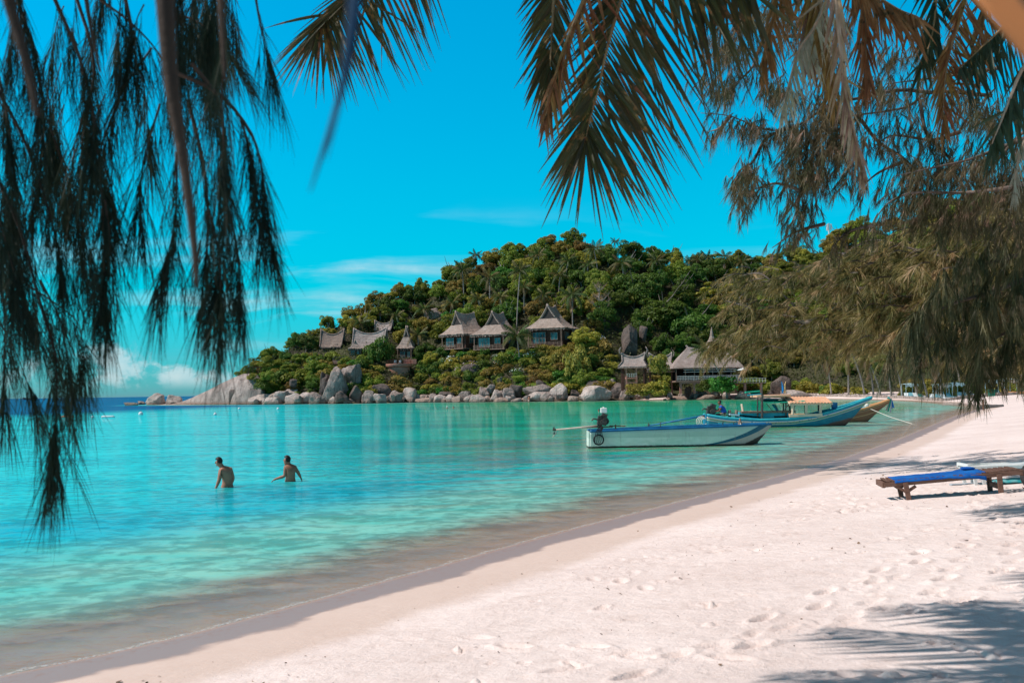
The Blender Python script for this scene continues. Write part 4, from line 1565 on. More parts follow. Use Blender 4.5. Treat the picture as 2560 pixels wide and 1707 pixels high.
pts = []
tries = 0
while len(pts) < 292 and tries < 60000:
    tries += 1
    cx_ = trg.uniform(560, 2620)
    a_ = (cx_ - 1280) / FPX
    ys_ = float(head_shore(a_))
    fl_ = float(np.interp(cx_, [1560, 1720, 1900, 2100, 2300, 2700], [0, 10, 26, 32, 42, 70]))
    H_ = float(np.interp(a_, _sx, _sh))
    zr_ = max((2.4 + H_ * (ys_ + fl_) / FPX) / (1 - (1 / SLOPE) * H_ / FPX), 0.4)
    tr_ = zr_ / SLOPE
    t_ = trg.uniform(6, tr_ + 7)
    dep_ = ys_ + fl_ + t_
    x_, y_ = a_ * dep_, dep_
    if not villa_clear(cx_, dep_):
        continue
    near_ = 4.3 if cx_ < 1000 else 5.0
    if cx_ > 1950:
        near_ = 6.5
    if any((x_ - q[0]) ** 2 + (y_ - q[1]) ** 2 < near_ ** 2 for q in pts):
        continue
    pts.append((x_, y_, cx_, t_, tr_))
for (x_, y_, cx_, t_, tr_) in pts:
    z_ = hill_at(x_, y_)
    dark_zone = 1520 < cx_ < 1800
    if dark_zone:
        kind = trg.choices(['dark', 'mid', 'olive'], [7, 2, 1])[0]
    else:
        kind = trg.choices(['dark', 'mid', 'olive', 'rust', 'light'], [3, 5, 5, 1.3, 0.8])[0]
    size = trg.uniform(0.85, 1.35)
    if cx_ < 900:
        size *= 0.72
    elif cx_ < 1100:
        size *= 0.85
    if t_ < 16:
        size *= 0.75
    if cx_ > 1950:
        size *= 1.25
    fr_ = t_ / max(tr_, 1)
    row = 'on the skyline above' if fr_ > 0.88 else 'high above' if fr_ > 0.62 else 'halfway up above' if fr_ > 0.36 else 'low behind'
    kd = {'dark': 'dark green', 'mid': 'mid green', 'olive': 'olive', 'rust': 'rusty brown', 'light': 'bright green', 'yellow': 'yellow'}[kind]
    sz_w = 'large' if size > 1.15 else 'small' if size < 0.8 else 'medium'
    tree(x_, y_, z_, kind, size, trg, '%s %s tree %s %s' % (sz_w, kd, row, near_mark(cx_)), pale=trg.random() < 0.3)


def at_hill(px_, py_, up=0.0):
    p = hill_hit(px_, py_)
    return p


def spot_tree(px_, py_, kind, size, label, flat=False):
    p = hill_hit(px_, py_)
    return tree(p.x, p.y, hill_at(p.x, p.y), kind, size, trg, label, flat)


spot_tree(1600, 770, 'dark', 1.9, 'large dark green tree spreading above the towering streaked rock')
spot_tree(1665, 820, 'dark', 2.0, 'tall dark green tree left of the restaurant spire')
spot_tree(1735, 855, 'dark', 1.9, 'dark green tree behind the restaurant spire')
spot_tree(1700, 770, 'dark', 1.7, 'dark green tree high behind the restaurant')
spot_tree(1790, 760, 'olive', 1.7, 'tree with flat golden-olive layers beside the brown casuarina', True)
spot_tree(1835, 810, 'olive', 1.5, 'lower golden-olive layered tree beside the brown casuarina', True)
spot_tree(1500, 770, 'mid', 1.3, 'leafy tree behind the bare white-trunked tree')
spot_tree(770, 875, 'dark', 1.0, 'dark green tree standing out on the skyline left of the leftmost villa')

# bare pale tree
p = hill_hit(1500, 815)
bt = empty('bare_tree', (p.x, p.y, hill_at(p.x, p.y) - 0.3), 0, 'bare tree with a white trunk and fine leafless twigs right of the villas', 'tree')
mb = MB()
th_ = 12.5
mb.tube([(0, 0, 0), (0.15, 0, th_ * .3), (-0.1, 0, th_ * .6), (0.1, 0, th_ * .85)], [0.26, 0.2, 0.13, 0.05], 6)
mb.build('trunk', BARK_PALE, bt, smooth=True)
tb, br = MB(), MB()
brg = random.Random(3)
for k in range(26):
    t0 = brg.uniform(0.28, 0.95)
    a = brg.uniform(0, 6.28)
    b = Vector((0, 0, th_ * t0 * 0.88))
    l_ = (1.15 - t0) * 4.6
    tip_ = b + Vector((math.cos(a) * l_, math.sin(a) * l_, l_ * brg.uniform(0.5, 1.0)))
    mid = b.lerp(tip_, 0.5) - Vector((0, 0, 0.2))
    br.tube([b, mid, tip_], [0.085, 0.055, 0.02], 4, cap=False)
    for j in range(7):
        q = mid.lerp(tip_, brg.random())
        d_ = Vector((brg.uniform(-1, 1), brg.uniform(-1, 1), brg.uniform(0.1, 1.2))) * 1.2
        tb.tube([q, q + d_], [0.035, 0.012], 3, cap=False)
br.build('branch', BARK_PALE, bt)
tag(tb.build('twigs', mat('twig_rusty', (0.30, 0.20, 0.15)), bt), kind='stuff')

# hill palms: crown column, crown row, metres of trunk below the crown, size
HP = [(1156, 678, 9, 1.05), (1224, 697, 9, 1.05), (1060, 775, 5, 1.0), (1045, 840, 6, 1.1), (1300, 680, 15, 1.0), (1292, 842, 7, 1.25), (1430, 740, 11, 1.05),
      (1485, 625, 8, 1.05), (1420, 655, 6, 1.0), (1470, 665, 6, 0.9), (1555, 660, 7, 1.05), (1538, 605, 4, 0.7), (900, 810, 3, 0.95), (1130, 760, 5, 0.9),
      (1345, 640, 5, 0.9), (1310, 720, 7, 0.8), (1640, 655, 5, 0.95), (1745, 650, 5, 0.8), (1768, 645, 5, 0.85), (1812, 645, 6, 0.95), (1855, 658, 5, 0.85),
      (1722, 655, 4, 0.7), (1190, 640, 4, 0.8), (1400, 690, 6, 0.9), (990, 790, 4, 0.8), (1250, 745, 6, 0.9), (1360, 740, 6, 0.8), (1195, 750, 6, 0.9)]
for i, (cx_, cy_, tl, sz_) in enumerate(HP):
    s0 = S(250)
    foot = hill_hit(cx_, cy_ + tl / s0)
    dep_ = foot.y
    top = P(cx_, cy_, dep_)
    palm((foot.x + trg.uniform(-1.5, 1.5), foot.y, foot.z), top, sz_, trg,
         {0: 'coconut palm standing clear above the forest, upper left of the villas', 4: 'coconut palm with a tall bare white trunk left of the right villa',
          5: 'big coconut palm drooping in front of the middle villa', 6: 'coconut palm with hanging dead brown fronds beside the bare tree',
          7: 'coconut palm on the hilltop skyline', 3: 'coconut palm in front of the left villa beside the pointed roof'}.get(i, '%s coconut palm %s %s' % ('tall' if tl > 8 else 'low' if tl < 5 else 'mid-height', 'on the skyline above' if cy_ < 662 else 'above', near_mark(cx_))),
         'coconut palms on the hill', olive=0.45, dead=4 if i == 6 else trg.choice([0, 1, 2]))

# ---------------------------------------------------------------- shrubs on the lower slope
brg = random.Random(12)
bp = []
tries = 0
while len(bp) < 210 and tries < 40000:
    tries += 1
    cx_ = brg.uniform(590, 1900)
    a_ = (cx_ - 1280) / FPX
    ys_ = float(head_shore(a_))
    fl_ = float(np.interp(cx_, [1560, 1720, 1900], [0, 10, 26]))
    t_ = brg.uniform(4.2, 24 if cx_ < 1560 else 12 + fl_)
    if cx_ < 760 and t_ < 5:
        continue
    dep_ = ys_ + t_
    x_, y_ = a_ * dep_, dep_
    if 1670 < cx_ < 1860 and dep_ > 217:
        continue
    bad = (940 < cx_ < 1045 and TERR - 12 < dep_ < TERR + 8) or (1528 < cx_ < 1628 and dep_ > 220)
    for (vp, vd, vw, fl) in VILLAS:
        if abs(cx_ - vp) < vw * FPX / vd and vd - 6 < dep_ < vd + 8:
            bad = True
    if bad or any((x_ - q[0]) ** 2 + (y_ - q[1]) ** 2 < 2.6 ** 2 for q in bp):
        continue
    bp.append((x_, y_, cx_, t_))
for (x_, y_, cx_, t_) in bp:
    z_ = max(hill_at(x_, y_), 0.8)
    kind = brg.choices(['dark', 'mid', 'olive', 'rust', 'light'], [3, 5, 5, 1.6, 1.6])[0]
    bl = None
    lab = None
    if 1100 < cx_ < 1330 and t_ > 12 and brg.random() < 0.3:
        bl, lab = (BLOOM, 'white-blossomed shrub below the thatched villas')
    kd = {'dark': 'dark green', 'mid': 'mid green', 'olive': 'olive', 'rust': 'dry brownish', 'light': 'bright green', 'yellow': 'yellow'}[kind]
    sb_ = brg.uniform(0.5, 0.92) * (0.8 if cx_ < 800 else 1)
    row = 'by the boulders below' if t_ < 9 else 'midway up to' if t_ < 16 else 'at the foot of'
    lab = '%s %s%s shrub %s %s' % ('small' if sb_ < 0.65 else 'broad', kd, ' white-blossomed' if bl else '', row, near_mark(cx_))
    bush(x_, y_, z_, kind, sb_, brg, lab, bloom=bl)


def spot_bush(px_, py_, kind, size, label, sz=1.0, bloom=None, up=0.0, dep=None):
    p = hill_hit(px_, py_) if dep is None else P(px_, py_, dep)
    return bush(p.x, p.y, (hill_at(p.x, p.y) if dep is None else p.z) + up, kind, size, brg, label, sz=sz, bloom=bloom)


spot_bush(1448, 950, 'yellow', 1.35, 'large shrub covered in golden yellow bloom below the right villa', 1.9)
spot_bush(1385, 915, 'yellow', 0.95, 'rounded yellow-tipped shrub just below the right villa', 1.2)
spot_bush(1485, 865, 'mid', 0.9, 'frangipani covered in white flowers right of the right villa', 1.0, BLOOM)
spot_bush(1512, 885, 'rust', 0.8, 'shrub with orange leaf tips left of the towering streaked rock', 1.8)
spot_bush(1180, 925, 'mid', 0.9, 'mauve-blossomed shrub over the dark hump of rock', 0.9, PINK)
spot_bush(945, 905, 'dark', 1.25, 'dense dark green shrub left of the round pink terrace', 1.6)
spot_bush(905, 925, 'dark', 1.0, 'dark green shrub right of the perched egg-shaped boulder', 1.2)
spot_bush(1650, 930, 'yellow', 1.0, 'yellow-green tree shading the horned pavilion roofs', 1.4, dep=216)
spot_bush(700, 965, 'dark', 1.1, 'thick green shrub above the broad ledge boulder', 1.3)
spot_bush(740, 962, 'mid', 1.2, 'rounded green shrub left of the tall twin boulders', 1.3)
for (bx_, by_, kd_, sz_, lb_) in ((655, 968, 'dark', 0.85, 'dark green shrub spilling over the right end of the sloping slab'), (672, 948, 'mid', 0.75, 'mid green shrub above the right end of the sloping slab'),
                               (630, 945, 'olive', 0.5, 'small olive shrub on top of the sloping slab')):
    spot_bush(bx_, by_, kd_, sz_, lb_, dep=float(head_shore((bx_ - 1280) / FPX)) + 2.0)
spot_bush(1065, 935, 'light', 0.8, 'vivid green shrub right of the round pink terrace', 1.0)
spot_bush(1000, 968, 'rust', 1.0, 'dry brown-green shrub below the round pink terrace', 1.0)
for (bx_, by_, kd_, lb_) in ((1345, 886, 'mid', 'mid green shrub against the left front of the right villa'), (1408, 884, 'olive', 'olive shrub against the right front of the right villa'),
                          (1214, 890, 'dark', 'dark shrub against the left front of the middle villa'), (1280, 888, 'mid', 'mid green shrub against the right front of the middle villa'),
                          (1140, 890, 'olive', 'olive shrub against the left front of the left villa'), (1182, 892, 'mid', 'mid green shrub against the right front of the left villa'),
                          (835, 898, 'olive', 'olive shrub under the leftmost saddle roof'), (905, 900, 'mid', 'mid green shrub under the pale saddle roof'), (955, 896, 'dark', 'dark shrub under the right end of the pale saddle roof')):
    spot_bush(bx_, by_, kd_, 0.62, lb_)
spot_bush(1600, 985, 'olive', 1.05, 'olive bush hanging over the water below the pink pavilion, left half', 0.8, dep=215)
spot_bush(1635, 983, 'olive', 1.1, 'olive bush hanging over the water below the pink pavilion, right half', 0.8, dep=215)
spot_bush(1805, 978, 'light', 0.95, 'round bright green shrub right of the leaning beach palm', 1.1, dep=213)
spot_bush(1765, 972, 'dark', 0.8, 'dark green shrub in front of the restaurant piers', 1.0, dep=215)

# understorey that fills the ground between trunks and shrubs
ug = np.random.default_rng(8)
n = 95000
cxs = ug.uniform(540, 2700, n)
aa = (cxs - 1280) / FPX
ysv = head_shore(aa)
flv = np.interp(cxs, [1560, 1720, 1900, 2100, 2300, 2700], [0, 8, 22, 28, 38, 66])
tt = ug.uniform(4.0, 95, n) ** 1.0
xx, yy_ = aa * (ysv + flv + tt), ysv + flv + tt
zz_ = hill_z(xx, yy_)
keep = zz_ > 0.6
C = np.stack([xx, yy_, zz_ + ug.uniform(0, 1.0, n) ** 1.5 * 1.3], 1)[keep]
C += ug.normal(0, 0.2, C.shape)
N_ = np.tile(np.array([0, -0.5, 1.0]), (len(C), 1))
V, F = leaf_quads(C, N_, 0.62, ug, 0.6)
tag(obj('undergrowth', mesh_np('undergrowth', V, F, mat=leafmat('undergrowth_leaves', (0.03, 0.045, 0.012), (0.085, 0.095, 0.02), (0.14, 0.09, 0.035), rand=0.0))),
    kind='stuff', label='low green undergrowth covering the hillside between the trees')
# ---------------------------------------------------------------- casuarinas (drooping needle trees)
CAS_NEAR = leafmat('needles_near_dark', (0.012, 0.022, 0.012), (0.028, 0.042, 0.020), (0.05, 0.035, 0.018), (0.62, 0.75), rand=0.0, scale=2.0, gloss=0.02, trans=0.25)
CAS_MID = leafmat('needles_olive_brown', (0.055, 0.066, 0.014), (0.26, 0.185, 0.068), (0.46, 0.29, 0.17), (0.52, 0.66), rand=0.0, scale=0.75, gloss=0.02, trans=0.3)
CAS_UP = leafmat('needles_green_brown', (0.045, 0.058, 0.020), (0.15, 0.115, 0.055), (0.36, 0.23, 0.155), (0.54, 0.68), rand=0.0, scale=1.6, gloss=0.02, trans=0.3)
CBARK = mat('casuarina_bark', (0.075, 0.052, 0.040), (0.17, 0.13, 0.11), 4, bump=0.02, bscale=14)
CBARK_D = mat('casuarina_bark_dark', (0.045, 0.028, 0.020), (0.085, 0.052, 0.036), 4, bump=0.01, bscale=20)
crg = np.random.default_rng(33)


def ribbons(P0, D, L, Wd, droop):
    """tapering two-piece needles: P0, D (n,3), L, Wd (n,)"""
    n = len(P0)
    D = D / (np.linalg.norm(D, axis=1, keepdims=True) + 1e-9)
    A_ = crg.normal(0, 1, (n, 3))
    U = np.cross(D, A_)
    U /= np.linalg.norm(U, axis=1, keepdims=True) + 1e-9
    L = L[:, None]
    droop = droop[:, None]
    Wv = U * Wd[:, None] * 0.5
    mid = P0 + D * L * 0.55
    tip_ = P0 + D * L + np.array([0, 0, -1.0]) * (L * droop)
    mid[:, 2] -= (L * droop * 0.25)[:, 0]
    V = np.stack([P0 - Wv, P0 + Wv, mid + Wv * 0.85, mid - Wv * 0.85, tip_ + Wv * 0.2, tip_ - Wv * 0.2], 1).reshape(-1, 3)
    b = np.arange(n)[:, None] * 6
    F = np.concatenate([b + np.array([0, 1, 2, 3]), b + np.array([3, 2, 4, 5])], 0)
    return V, F


class Needles:
    def __init__(s):
        s.P, s.D, s.L, s.W, s.dr = [], [], [], [], []

    def tuft(s, p, axis, ln, n, nl, nw, spread, droop):
        """one drooping branchlet: a curved axis with needles fanning off it and mostly hanging"""
        axis = np.array(axis, dtype=float)
        axis /= np.linalg.norm(axis) + 1e-9
        t = crg.uniform(0, 1, n)
        P0 = np.array(p)[None, :] + axis[None, :] * (t * ln)[:, None]
        P0[:, 2] -= (t ** 2) * ln * droop * 0.6
        ax = axis[None, :] + np.array([0, 0, -1.0])[None, :] * (droop * 0.5 + 1.2 * droop * t)[:, None]
        ax /= np.linalg.norm(ax, axis=1, keepdims=True)
        D = ax + crg.normal(0, spread, (n, 3))
        s.P.append(P0)
        s.D.append(D)
        s.L.append(nl * crg.uniform(0.55, 1.2, n))
        s.W.append(np.full(n, nw) * crg.uniform(0.7, 1.2, n))
        s.dr.append(np.full(n, 0.18 * droop + 0.04))

    def mesh(s, name, m):
        V, F = ribbons(np.vstack(s.P), np.vstack(s.D), np.concatenate(s.L), np.concatenate(s.W), np.concatenate(s.dr))
        return mesh_np(name, V, F, mat=m)


def curve_pts(pts, n):
    """smooth resample of control points (Vectors)"""
    P_ = [pts[0] * 2 - pts[1]] + list(pts) + [pts[-1] * 2 - pts[-2]]
    res = []
    segs = len(pts) - 1
    for i in range(n + 1):
        x = i / n * segs
        k = min(int(x), segs - 1)
        f = x - k
        a, b, c, d = P_[k], P_[k + 1], P_[k + 2], P_[k + 3]
        res.append(0.5 * ((2 * b) + (c - a) * f + (2 * a - 5 * b + 4 * c - d) * f * f + (3 * b - a - 3 * c + d) * f ** 3))
    return res


def pxcurve(lst, dep, n):
    """lst of (px, py[, depth offset])"""
    return curve_pts([P(q[0], q[1], dep + (q[2] if len(q) > 2 else 0)) for q in lst], n)


# -------- near casuarina on the left, about three metres away
near_e = empty('casuarina_tree', (-4.6, 2.6, 0.5), 0, 'dark casuarina hanging long drooping needle strands into the upper left of the view', 'tree')
NE = Vector((-4.6, 2.6, 0.5))
nd = Needles()
wood = []


def strand(lst, dep, rad=0.006, tufts=26, tl=0.16, n=26, nl=0.15, nw=0.0024, spread=0.19, end=True, start=0.0, outw=0.7):
    c = pxcurve(lst, dep, 22)
    wood.append((c, rad))
    for k in range(tufts):
        t = start + (1 - start) * (k + crg.random()) / tufts
        i = min(int(t * 22), 21)
        p = c[i].lerp(c[i + 1], t * 22 - i)
        tg = (c[i + 1] - c[i]).normalized()
        o = crg.normal(0, 1, 3)
        o[2] = -abs(o[2]) * 0.3
        ax = np.array(tg[:]) * 0.8 + o * outw * 0.55 + np.array([0, 0, -0.75])
        nd.tuft(p, ax, tl * crg.uniform(0.6, 1.3), n, nl, nw, spread, 0.7)
    if end:
        tg = (c[-1] - c[-3]).normalized()
        for k in range(5):
            nd.tuft(c[-1 - k % 3], np.array(tg[:]) * 1.2 + crg.normal(0, 0.12, 3), tl * 0.9, n + 2, nl * 1.25, nw, spread * 0.75, 0.4)


STR = [
    ([(-40, 380), (45, 560), (100, 760), (140, 900), (140, 1090)], 3.3, 30),
    ([(140, 900), (142, 1010), (138, 1120)], 3.3, 16),
    ([(-30, 650), (80, 720), (190, 800), (205, 870)], 3.6, 18),
    ([(-30, 760), (30, 860), (70, 960)], 3.7, 12),
    ([(100, 700), (150, 800), (170, 900)], 3.4, 14),
    ([(120, -40), (210, 180), (250, 420), (262, 690)], 3.2, 30),
    ([(262, 500), (275, 620), (265, 720)], 3.2, 16),
    ([(180, -40), (235, 160), (205, 360), (200, 520)], 3.5, 24),
    ([(300, -60), (330, 100), (300, 240), (250, 380), (262, 480)], 3.3, 26),
    ([(410, 170), (540, 230), (620, 320), (650, 400), (660, 480)], 3.0, 24),
    ([(600, 290), (625, 380), (640, 480), (655, 530)], 3.0, 16),
    ([(480, 160), (550, 260), (560, 420), (560, 560), (548, 700)], 3.1, 34),
    ([(560, 480), (590, 600), (600, 690)], 3.1, 14),
    ([(470, 250), (510, 420), (520, 560), (515, 640)], 3.2, 26),
    ([(440, 380), (440, 520), (420, 640)], 3.1, 20),
    ([(380, 120), (310, 220), (260, 330), (270, 480)], 3.4, 22),
    ([(400, 260), (360, 400), (350, 500)], 3.4, 16),
    ([(540, -40), (560, 100), (555, 240), (560, 400)], 2.7, 16),
    ([(430, 30), (500, 60), (560, 120)], 3.5, 10),
    ([(250, 0), (330, 60), (400, 140), (430, 230)], 3.3, 20),
    ([(-30, 90), (20, 300), (40, 500), (50, 640)], 3.5, 30),
    ([(-20, 200), (60, 350), (120, 520), (150, 640)], 3.3, 30),
    ([(30, -40), (90, 150), (110, 330), (90, 480)], 3.6, 26),
    ([(-60, 420), (0, 560), (40, 700)], 3.2, 22),
    ([(-40, 500), (10, 640), (60, 760)], 3.5, 20),
    ([(120, 300), (170, 460), (200, 620)], 3.6, 20),
    ([(520, 520), (548, 640), (552, 730)], 3.05, 14),
    ([(640, 0), (650, 60), (660, 110)], 3.4, 5),
    ([(-20, 640), (8, 760), (12, 860), (8, 960)], 3.6, 14),
]
for lst, dep, tf in STR:
    big = tf > 23
    strand(lst, dep, rad=0.007 if big else 0.0045, tufts=int(tf * 0.85), n=16)
# fill: short hanging sprays under the crown at the top left
for k in range(40):
    px_ = crg.uniform(-40, 560)
    if px_ < 220:
        py_ = crg.uniform(-160, 560)
    else:
        py_ = crg.uniform(-160, 260 if px_ < 480 else 60)
    if 150 < px_ < 200 and py_ > 300:
        continue
    dx = crg.uniform(-50, 50)
    ln_ = crg.uniform(70, 190)
    strand([(px_, py_), (px_ + dx * 0.5, py_ + ln_ * 0.5), (px_ + dx * 0.7, py_ + ln_)], crg.uniform(3.0, 4.3), rad=0.003, tufts=6, n=15, end=True)
mbw = MB()
for c, rad in wood:
    mbw.tube([p - NE for p in c[::2]], [rad * (1 - 0.7 * i / 11) for i in range(len(c[::2]))], 4, cap=False)
br = mbw.build('twigs', CBARK_D, near_e)
tag(br, kind='stuff')
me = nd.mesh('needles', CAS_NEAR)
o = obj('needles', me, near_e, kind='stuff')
o.location = -NE
LIMBS = [
    [(400, -160), (412, 0), (425, 180), (445, 320), (470, 480), (488, 640), (492, 720)],
    [(0, -120), (22, 0), (52, 110), (80, 220), (92, 290)],
    [(548, -140), (552, 0), (558, 120), (562, 200)],
    [(200, -120), (222, 40), (250, 180)],
]
for lst, w0, w1, dp in zip(LIMBS, (0.0150, 0.0095, 0.0062, 0.0088), (0.003, 0.0035, 0.0025, 0.003), (1.3, 1.2, 1.4, 2.8)):
    c = pxcurve(lst, dp, 16)
    mb = MB()
    mb.tube([p - NE for p in c], [w0 + (w1 - w0) * (i / 16) ** 0.8 for i in range(17)], 10)
    mb.build('branch', CBARK_D, near_e, smooth=True)
# trunk and limbs outside the frame that carry the strands
mb = MB()
mb.tube([(0, 0, -0.4), (0.1, 0, 1.5), (0.0, 0.1, 3.5), (0.3, 0.2, 5.5), (0.4, 0.3, 8)], [0.24, 0.2, 0.17, 0.13, 0.06], 10)
mb.build('trunk', CBARK, near_e, smooth=True)
for tz, end_ in ((3.6, P(380, -170, 3.0)), (4.2, P(120, -190, 3.4)), (3.9, P(560, -160, 2.8)), (2.9, P(-120, 300, 3.4))):
    mb = MB()
    a = Vector((0.05, 0.1, tz))
    b = end_ - NE
    mb.tube([a, a.lerp(b, 0.5) + Vector((0, 0, 0.35)), b], [0.07, 0.045, 0.02], 8)
    mb.build('branch', CBARK, near_e, smooth=True)


# -------- big brown casuarina on the right, twenty metres and more away
def cas_tree(base, label, m, limbs, sprays, trunk_pts):
    e = empty('casuarina_tree', base, 0, label, 'tree')
    B0 = Vector(base)
    if trunk_pts:
        mb = MB()
        mb.tube([Vector(p) - B0 for p, r_ in trunk_pts], [r_ for p, r_ in trunk_pts], 10)
        mb.build('trunk', CBARK, e, smooth=True)
    for c, r0, r1 in limbs:
        mb = MB()
        n = len(c)
        mb.tube([p - B0 for p in c], [r0 + (r1 - r0) * i / (n - 1) for i in range(n)], 7)
        mb.build('branch', CBARK, e, smooth=True)
    o = obj('needles', sprays.mesh('needles', m), e, kind='stuff')
    o.location = -B0
    return e


def inpoly(x, y, poly):
    c = False
    for i in range(len(poly)):
        x0, y0 = poly[i]
        x1, y1 = poly[(i + 1) % len(poly)]
        if (y0 > y) != (y1 > y) and x < (x1 - x0) * (y - y0) / (y1 - y0) + x0:
            c = not c
    return c


POLY = [(1812, 705), (1850, 672), (1910, 662), (1960, 700), (2040, 668), (2110, 612), (2200, 598), (2290, 572), (2370, 560), (2440, 520), (2600, 440),
        (2700, 420), (2700, 900), (2600, 905), (2480, 900), (2420, 890), (2330, 860), (2260, 850), (2180, 862), (2100, 880), (2050, 915), (1980, 905), (1880, 900),
        (1800, 905), (1770, 880), (1790, 840), (1850, 810), (1830, 770)]


def rdep(px_):
    return float(np.interp(px_, [1760, 2560, 2800], [31, 19, 17]))


nd = Needles()
tr_right = Vector((16.5, 21, 0.9))
hub = []
limb_px = [
    [(2760, 800), (2640, 770), (2520, 745), (2410, 662), (2294, 626), (2178, 600), (2100, 640)],
    [(2640, 772), (2520, 752), (2344, 769), (2228, 787), (2100, 800), (1985, 828), (1929, 851)],
    [(2740, 790), (2560, 800), (2510, 808), (2420, 830), (2300, 880)],
    [(2760, 620), (2640, 610), (2560, 632), (2473, 672), (2400, 700)],
    [(2520, 752), (2387, 792), (2277, 845), (2180, 850)],
    [(2228, 787), (2120, 812), (2032, 805), (1966, 745), (1906, 686), (1850, 690)],
    [(2032, 805), (1939, 800), (1870, 768), (1815, 752)],
    [(2640, 600), (2560, 520), (2480, 520), (2380, 560)],
    [(2294, 626), (2250, 690), (2150, 720), (2060, 700)],
]
limbs = []
for lst in limb_px:
    c = curve_pts([P(q[0], q[1], rdep(q[0]) + crg.uniform(-.6, .6)) for q in lst], 24)
    limbs.append((c, 0.052, 0.012))
cl_ = []
while len(cl_) < 310:
    px_, py_ = crg.uniform(1760, 2700), crg.uniform(420, 915)
    if inpoly(px_, py_, POLY):
        cl_.append((px_, py_))
side = []
for (px_, py_) in cl_:
    # each spray: a side branch that runs left and down, beset with tufts
    d0 = rdep(px_) + crg.normal(0, 1.6)
    s_ = S(d0)
    L_ = crg.uniform(45, 130)
    an = crg.normal(0, 0.35)
    sx = px_ + L_ * 0.4
    lst = [(sx, py_ - L_ * 0.16 - L_ * 0.2 * an), (sx - L_ * 0.5, py_ - L_ * 0.12), (sx - L_ * math.cos(an), py_ + L_ * 0.25)]
    c = curve_pts([P(q[0], q[1], d0 + crg.normal(0, 0.5)) for q in lst], 8)
    side.append(c)
    nt = int(7 + L_ / 12)
    for k in range(nt):
        p = c[crg.integers(0, 9)]
        ax = np.array([crg.normal(-0.6, 0.55), crg.normal(-0.1, 0.5), -0.40 + crg.normal(0, 0.35)])
        nd.tuft(p, ax, 0.32 * crg.uniform(0.6, 1.3), 30, 0.25, 0.012, 0.27, 0.42)
mbs = MB()
B0 = tr_right
re2 = cas_tree(tr_right, 'big brown-green casuarina sweeping its feathery branches over the right end of the beach', CAS_MID, limbs, nd,
               [((16.5, 21, 0.4), 0.5), ((16.2, 21, 2.5), 0.42), ((15.8, 20.6, 5), 0.36), ((15.2, 20.2, 8), 0.24), ((15, 20, 11), 0.1)])
for c in side:
    mbs.tube([p - B0 for p in c], [0.016] * 5 + [0.008] * 4, 3, cap=False)
tag(mbs.build('twigs', CBARK, re2), kind='stuff')

# drooping ends of a nearer, greener tree in front of it at the far right
nd = Needles()
limbs = []
POLY2 = [(2270, 700), (2400, 640), (2560, 600), (2700, 560), (2700, 930), (2560, 930), (2480, 960), (2440, 975), (2400, 950), (2330, 900), (2260, 930), (2210, 900), (2250, 800)]
cl_ = []
while len(cl_) < 95:
    px_, py_ = crg.uniform(2210, 2700), crg.uniform(560, 960)
    if inpoly(px_, py_, POLY2):
        cl_.append((px_, py_))
for (px_, py_) in cl_:
    d0 = crg.uniform(13.5, 16)
    c = curve_pts([P(px_ + 40, py_ - 70, d0), P(px_ + 10, py_ - 30, d0), P(px_, py_ + 20, d0)], 8)
    side_n = 9
    for k in range(side_n):
        p = c[crg.integers(0, 9)]
        ax = np.array([crg.normal(-0.15, 0.35), crg.normal(0, 0.35), -1.0])
        nd.tuft(p, ax, 0.26 * crg.uniform(0.6, 1.3), 26, 0.24, 0.009, 0.17, 0.5)
    if k % 1 == 0:
        wood.append((c, 0.01))
for lst in ([(2760, 700), (2600, 690), (2480, 730), (2380, 760), (2300, 800)], [(2760, 830), (2620, 800), (2520, 830), (2440, 870)],
            [(2760, 590), (2640, 600), (2540, 640), (2460, 660)]):
    limbs.append((curve_pts([P(q[0], q[1], 14.8) for q in lst], 18), 0.05, 0.012))
# upper, sunlit branches against the sky
UP = [
    [(2500, 170), (2339, 195), (2217, 210)],
    [(2480, 240), (2331, 230), (2266, 268), (2152, 287), (2050, 300)],
    [(2331, 232), (2247, 226), (2155, 245), (2075, 262), (1995, 314), (1918, 325), (1826, 291), (1752, 283)],
    [(2152, 287), (2094, 344), (2067, 383), (2029, 432), (1995, 497), (1941, 566)],
    [(1995, 314), (1918, 344), (1884, 402), (1842, 440), (1853, 528)],
    [(2010, 480), (1941, 459), (1872, 478)],
    [(2050, 60), (1918, 38), (1860, 55), (1788, 65)],
    [(2030, 90), (1918, 100), (1880, 170), (1830, 215), (1792, 235)],
    [(2640, 440), (2515, 470), (2400, 482), (2285, 482), (2220, 509), (2175, 566)],
    [(2300, 250), (2316, 333), (2362, 382), (2408, 440), (2431, 490), (2442, 590)],
    [(2152, 300), (2197, 356), (2266, 402), (2324, 478), (2381, 590)],
    [(2600, 330), (2500, 370), (2420, 400), (2330, 420), (2240, 440)],
    [(2640, 300), (2560, 330), (2480, 420), (2440, 500)],
    [(2266, 402), (2200, 430), (2150, 470)],
    [(2130, 320), (2080, 330), (2000, 370), (1930, 420)],
    [(2400, 330), (2330, 350), (2230, 340), (2170, 380)],
    [(2067, 383), (2040, 470), (2045, 540)],
    [(1826, 291), (1800, 320), (1770, 330)],
    [(2060, 560), (1990, 580), (1930, 620)],
    [(2200, 560), (2120, 580), (2080, 620)],
]
nu = Needles()
ulimbs = []
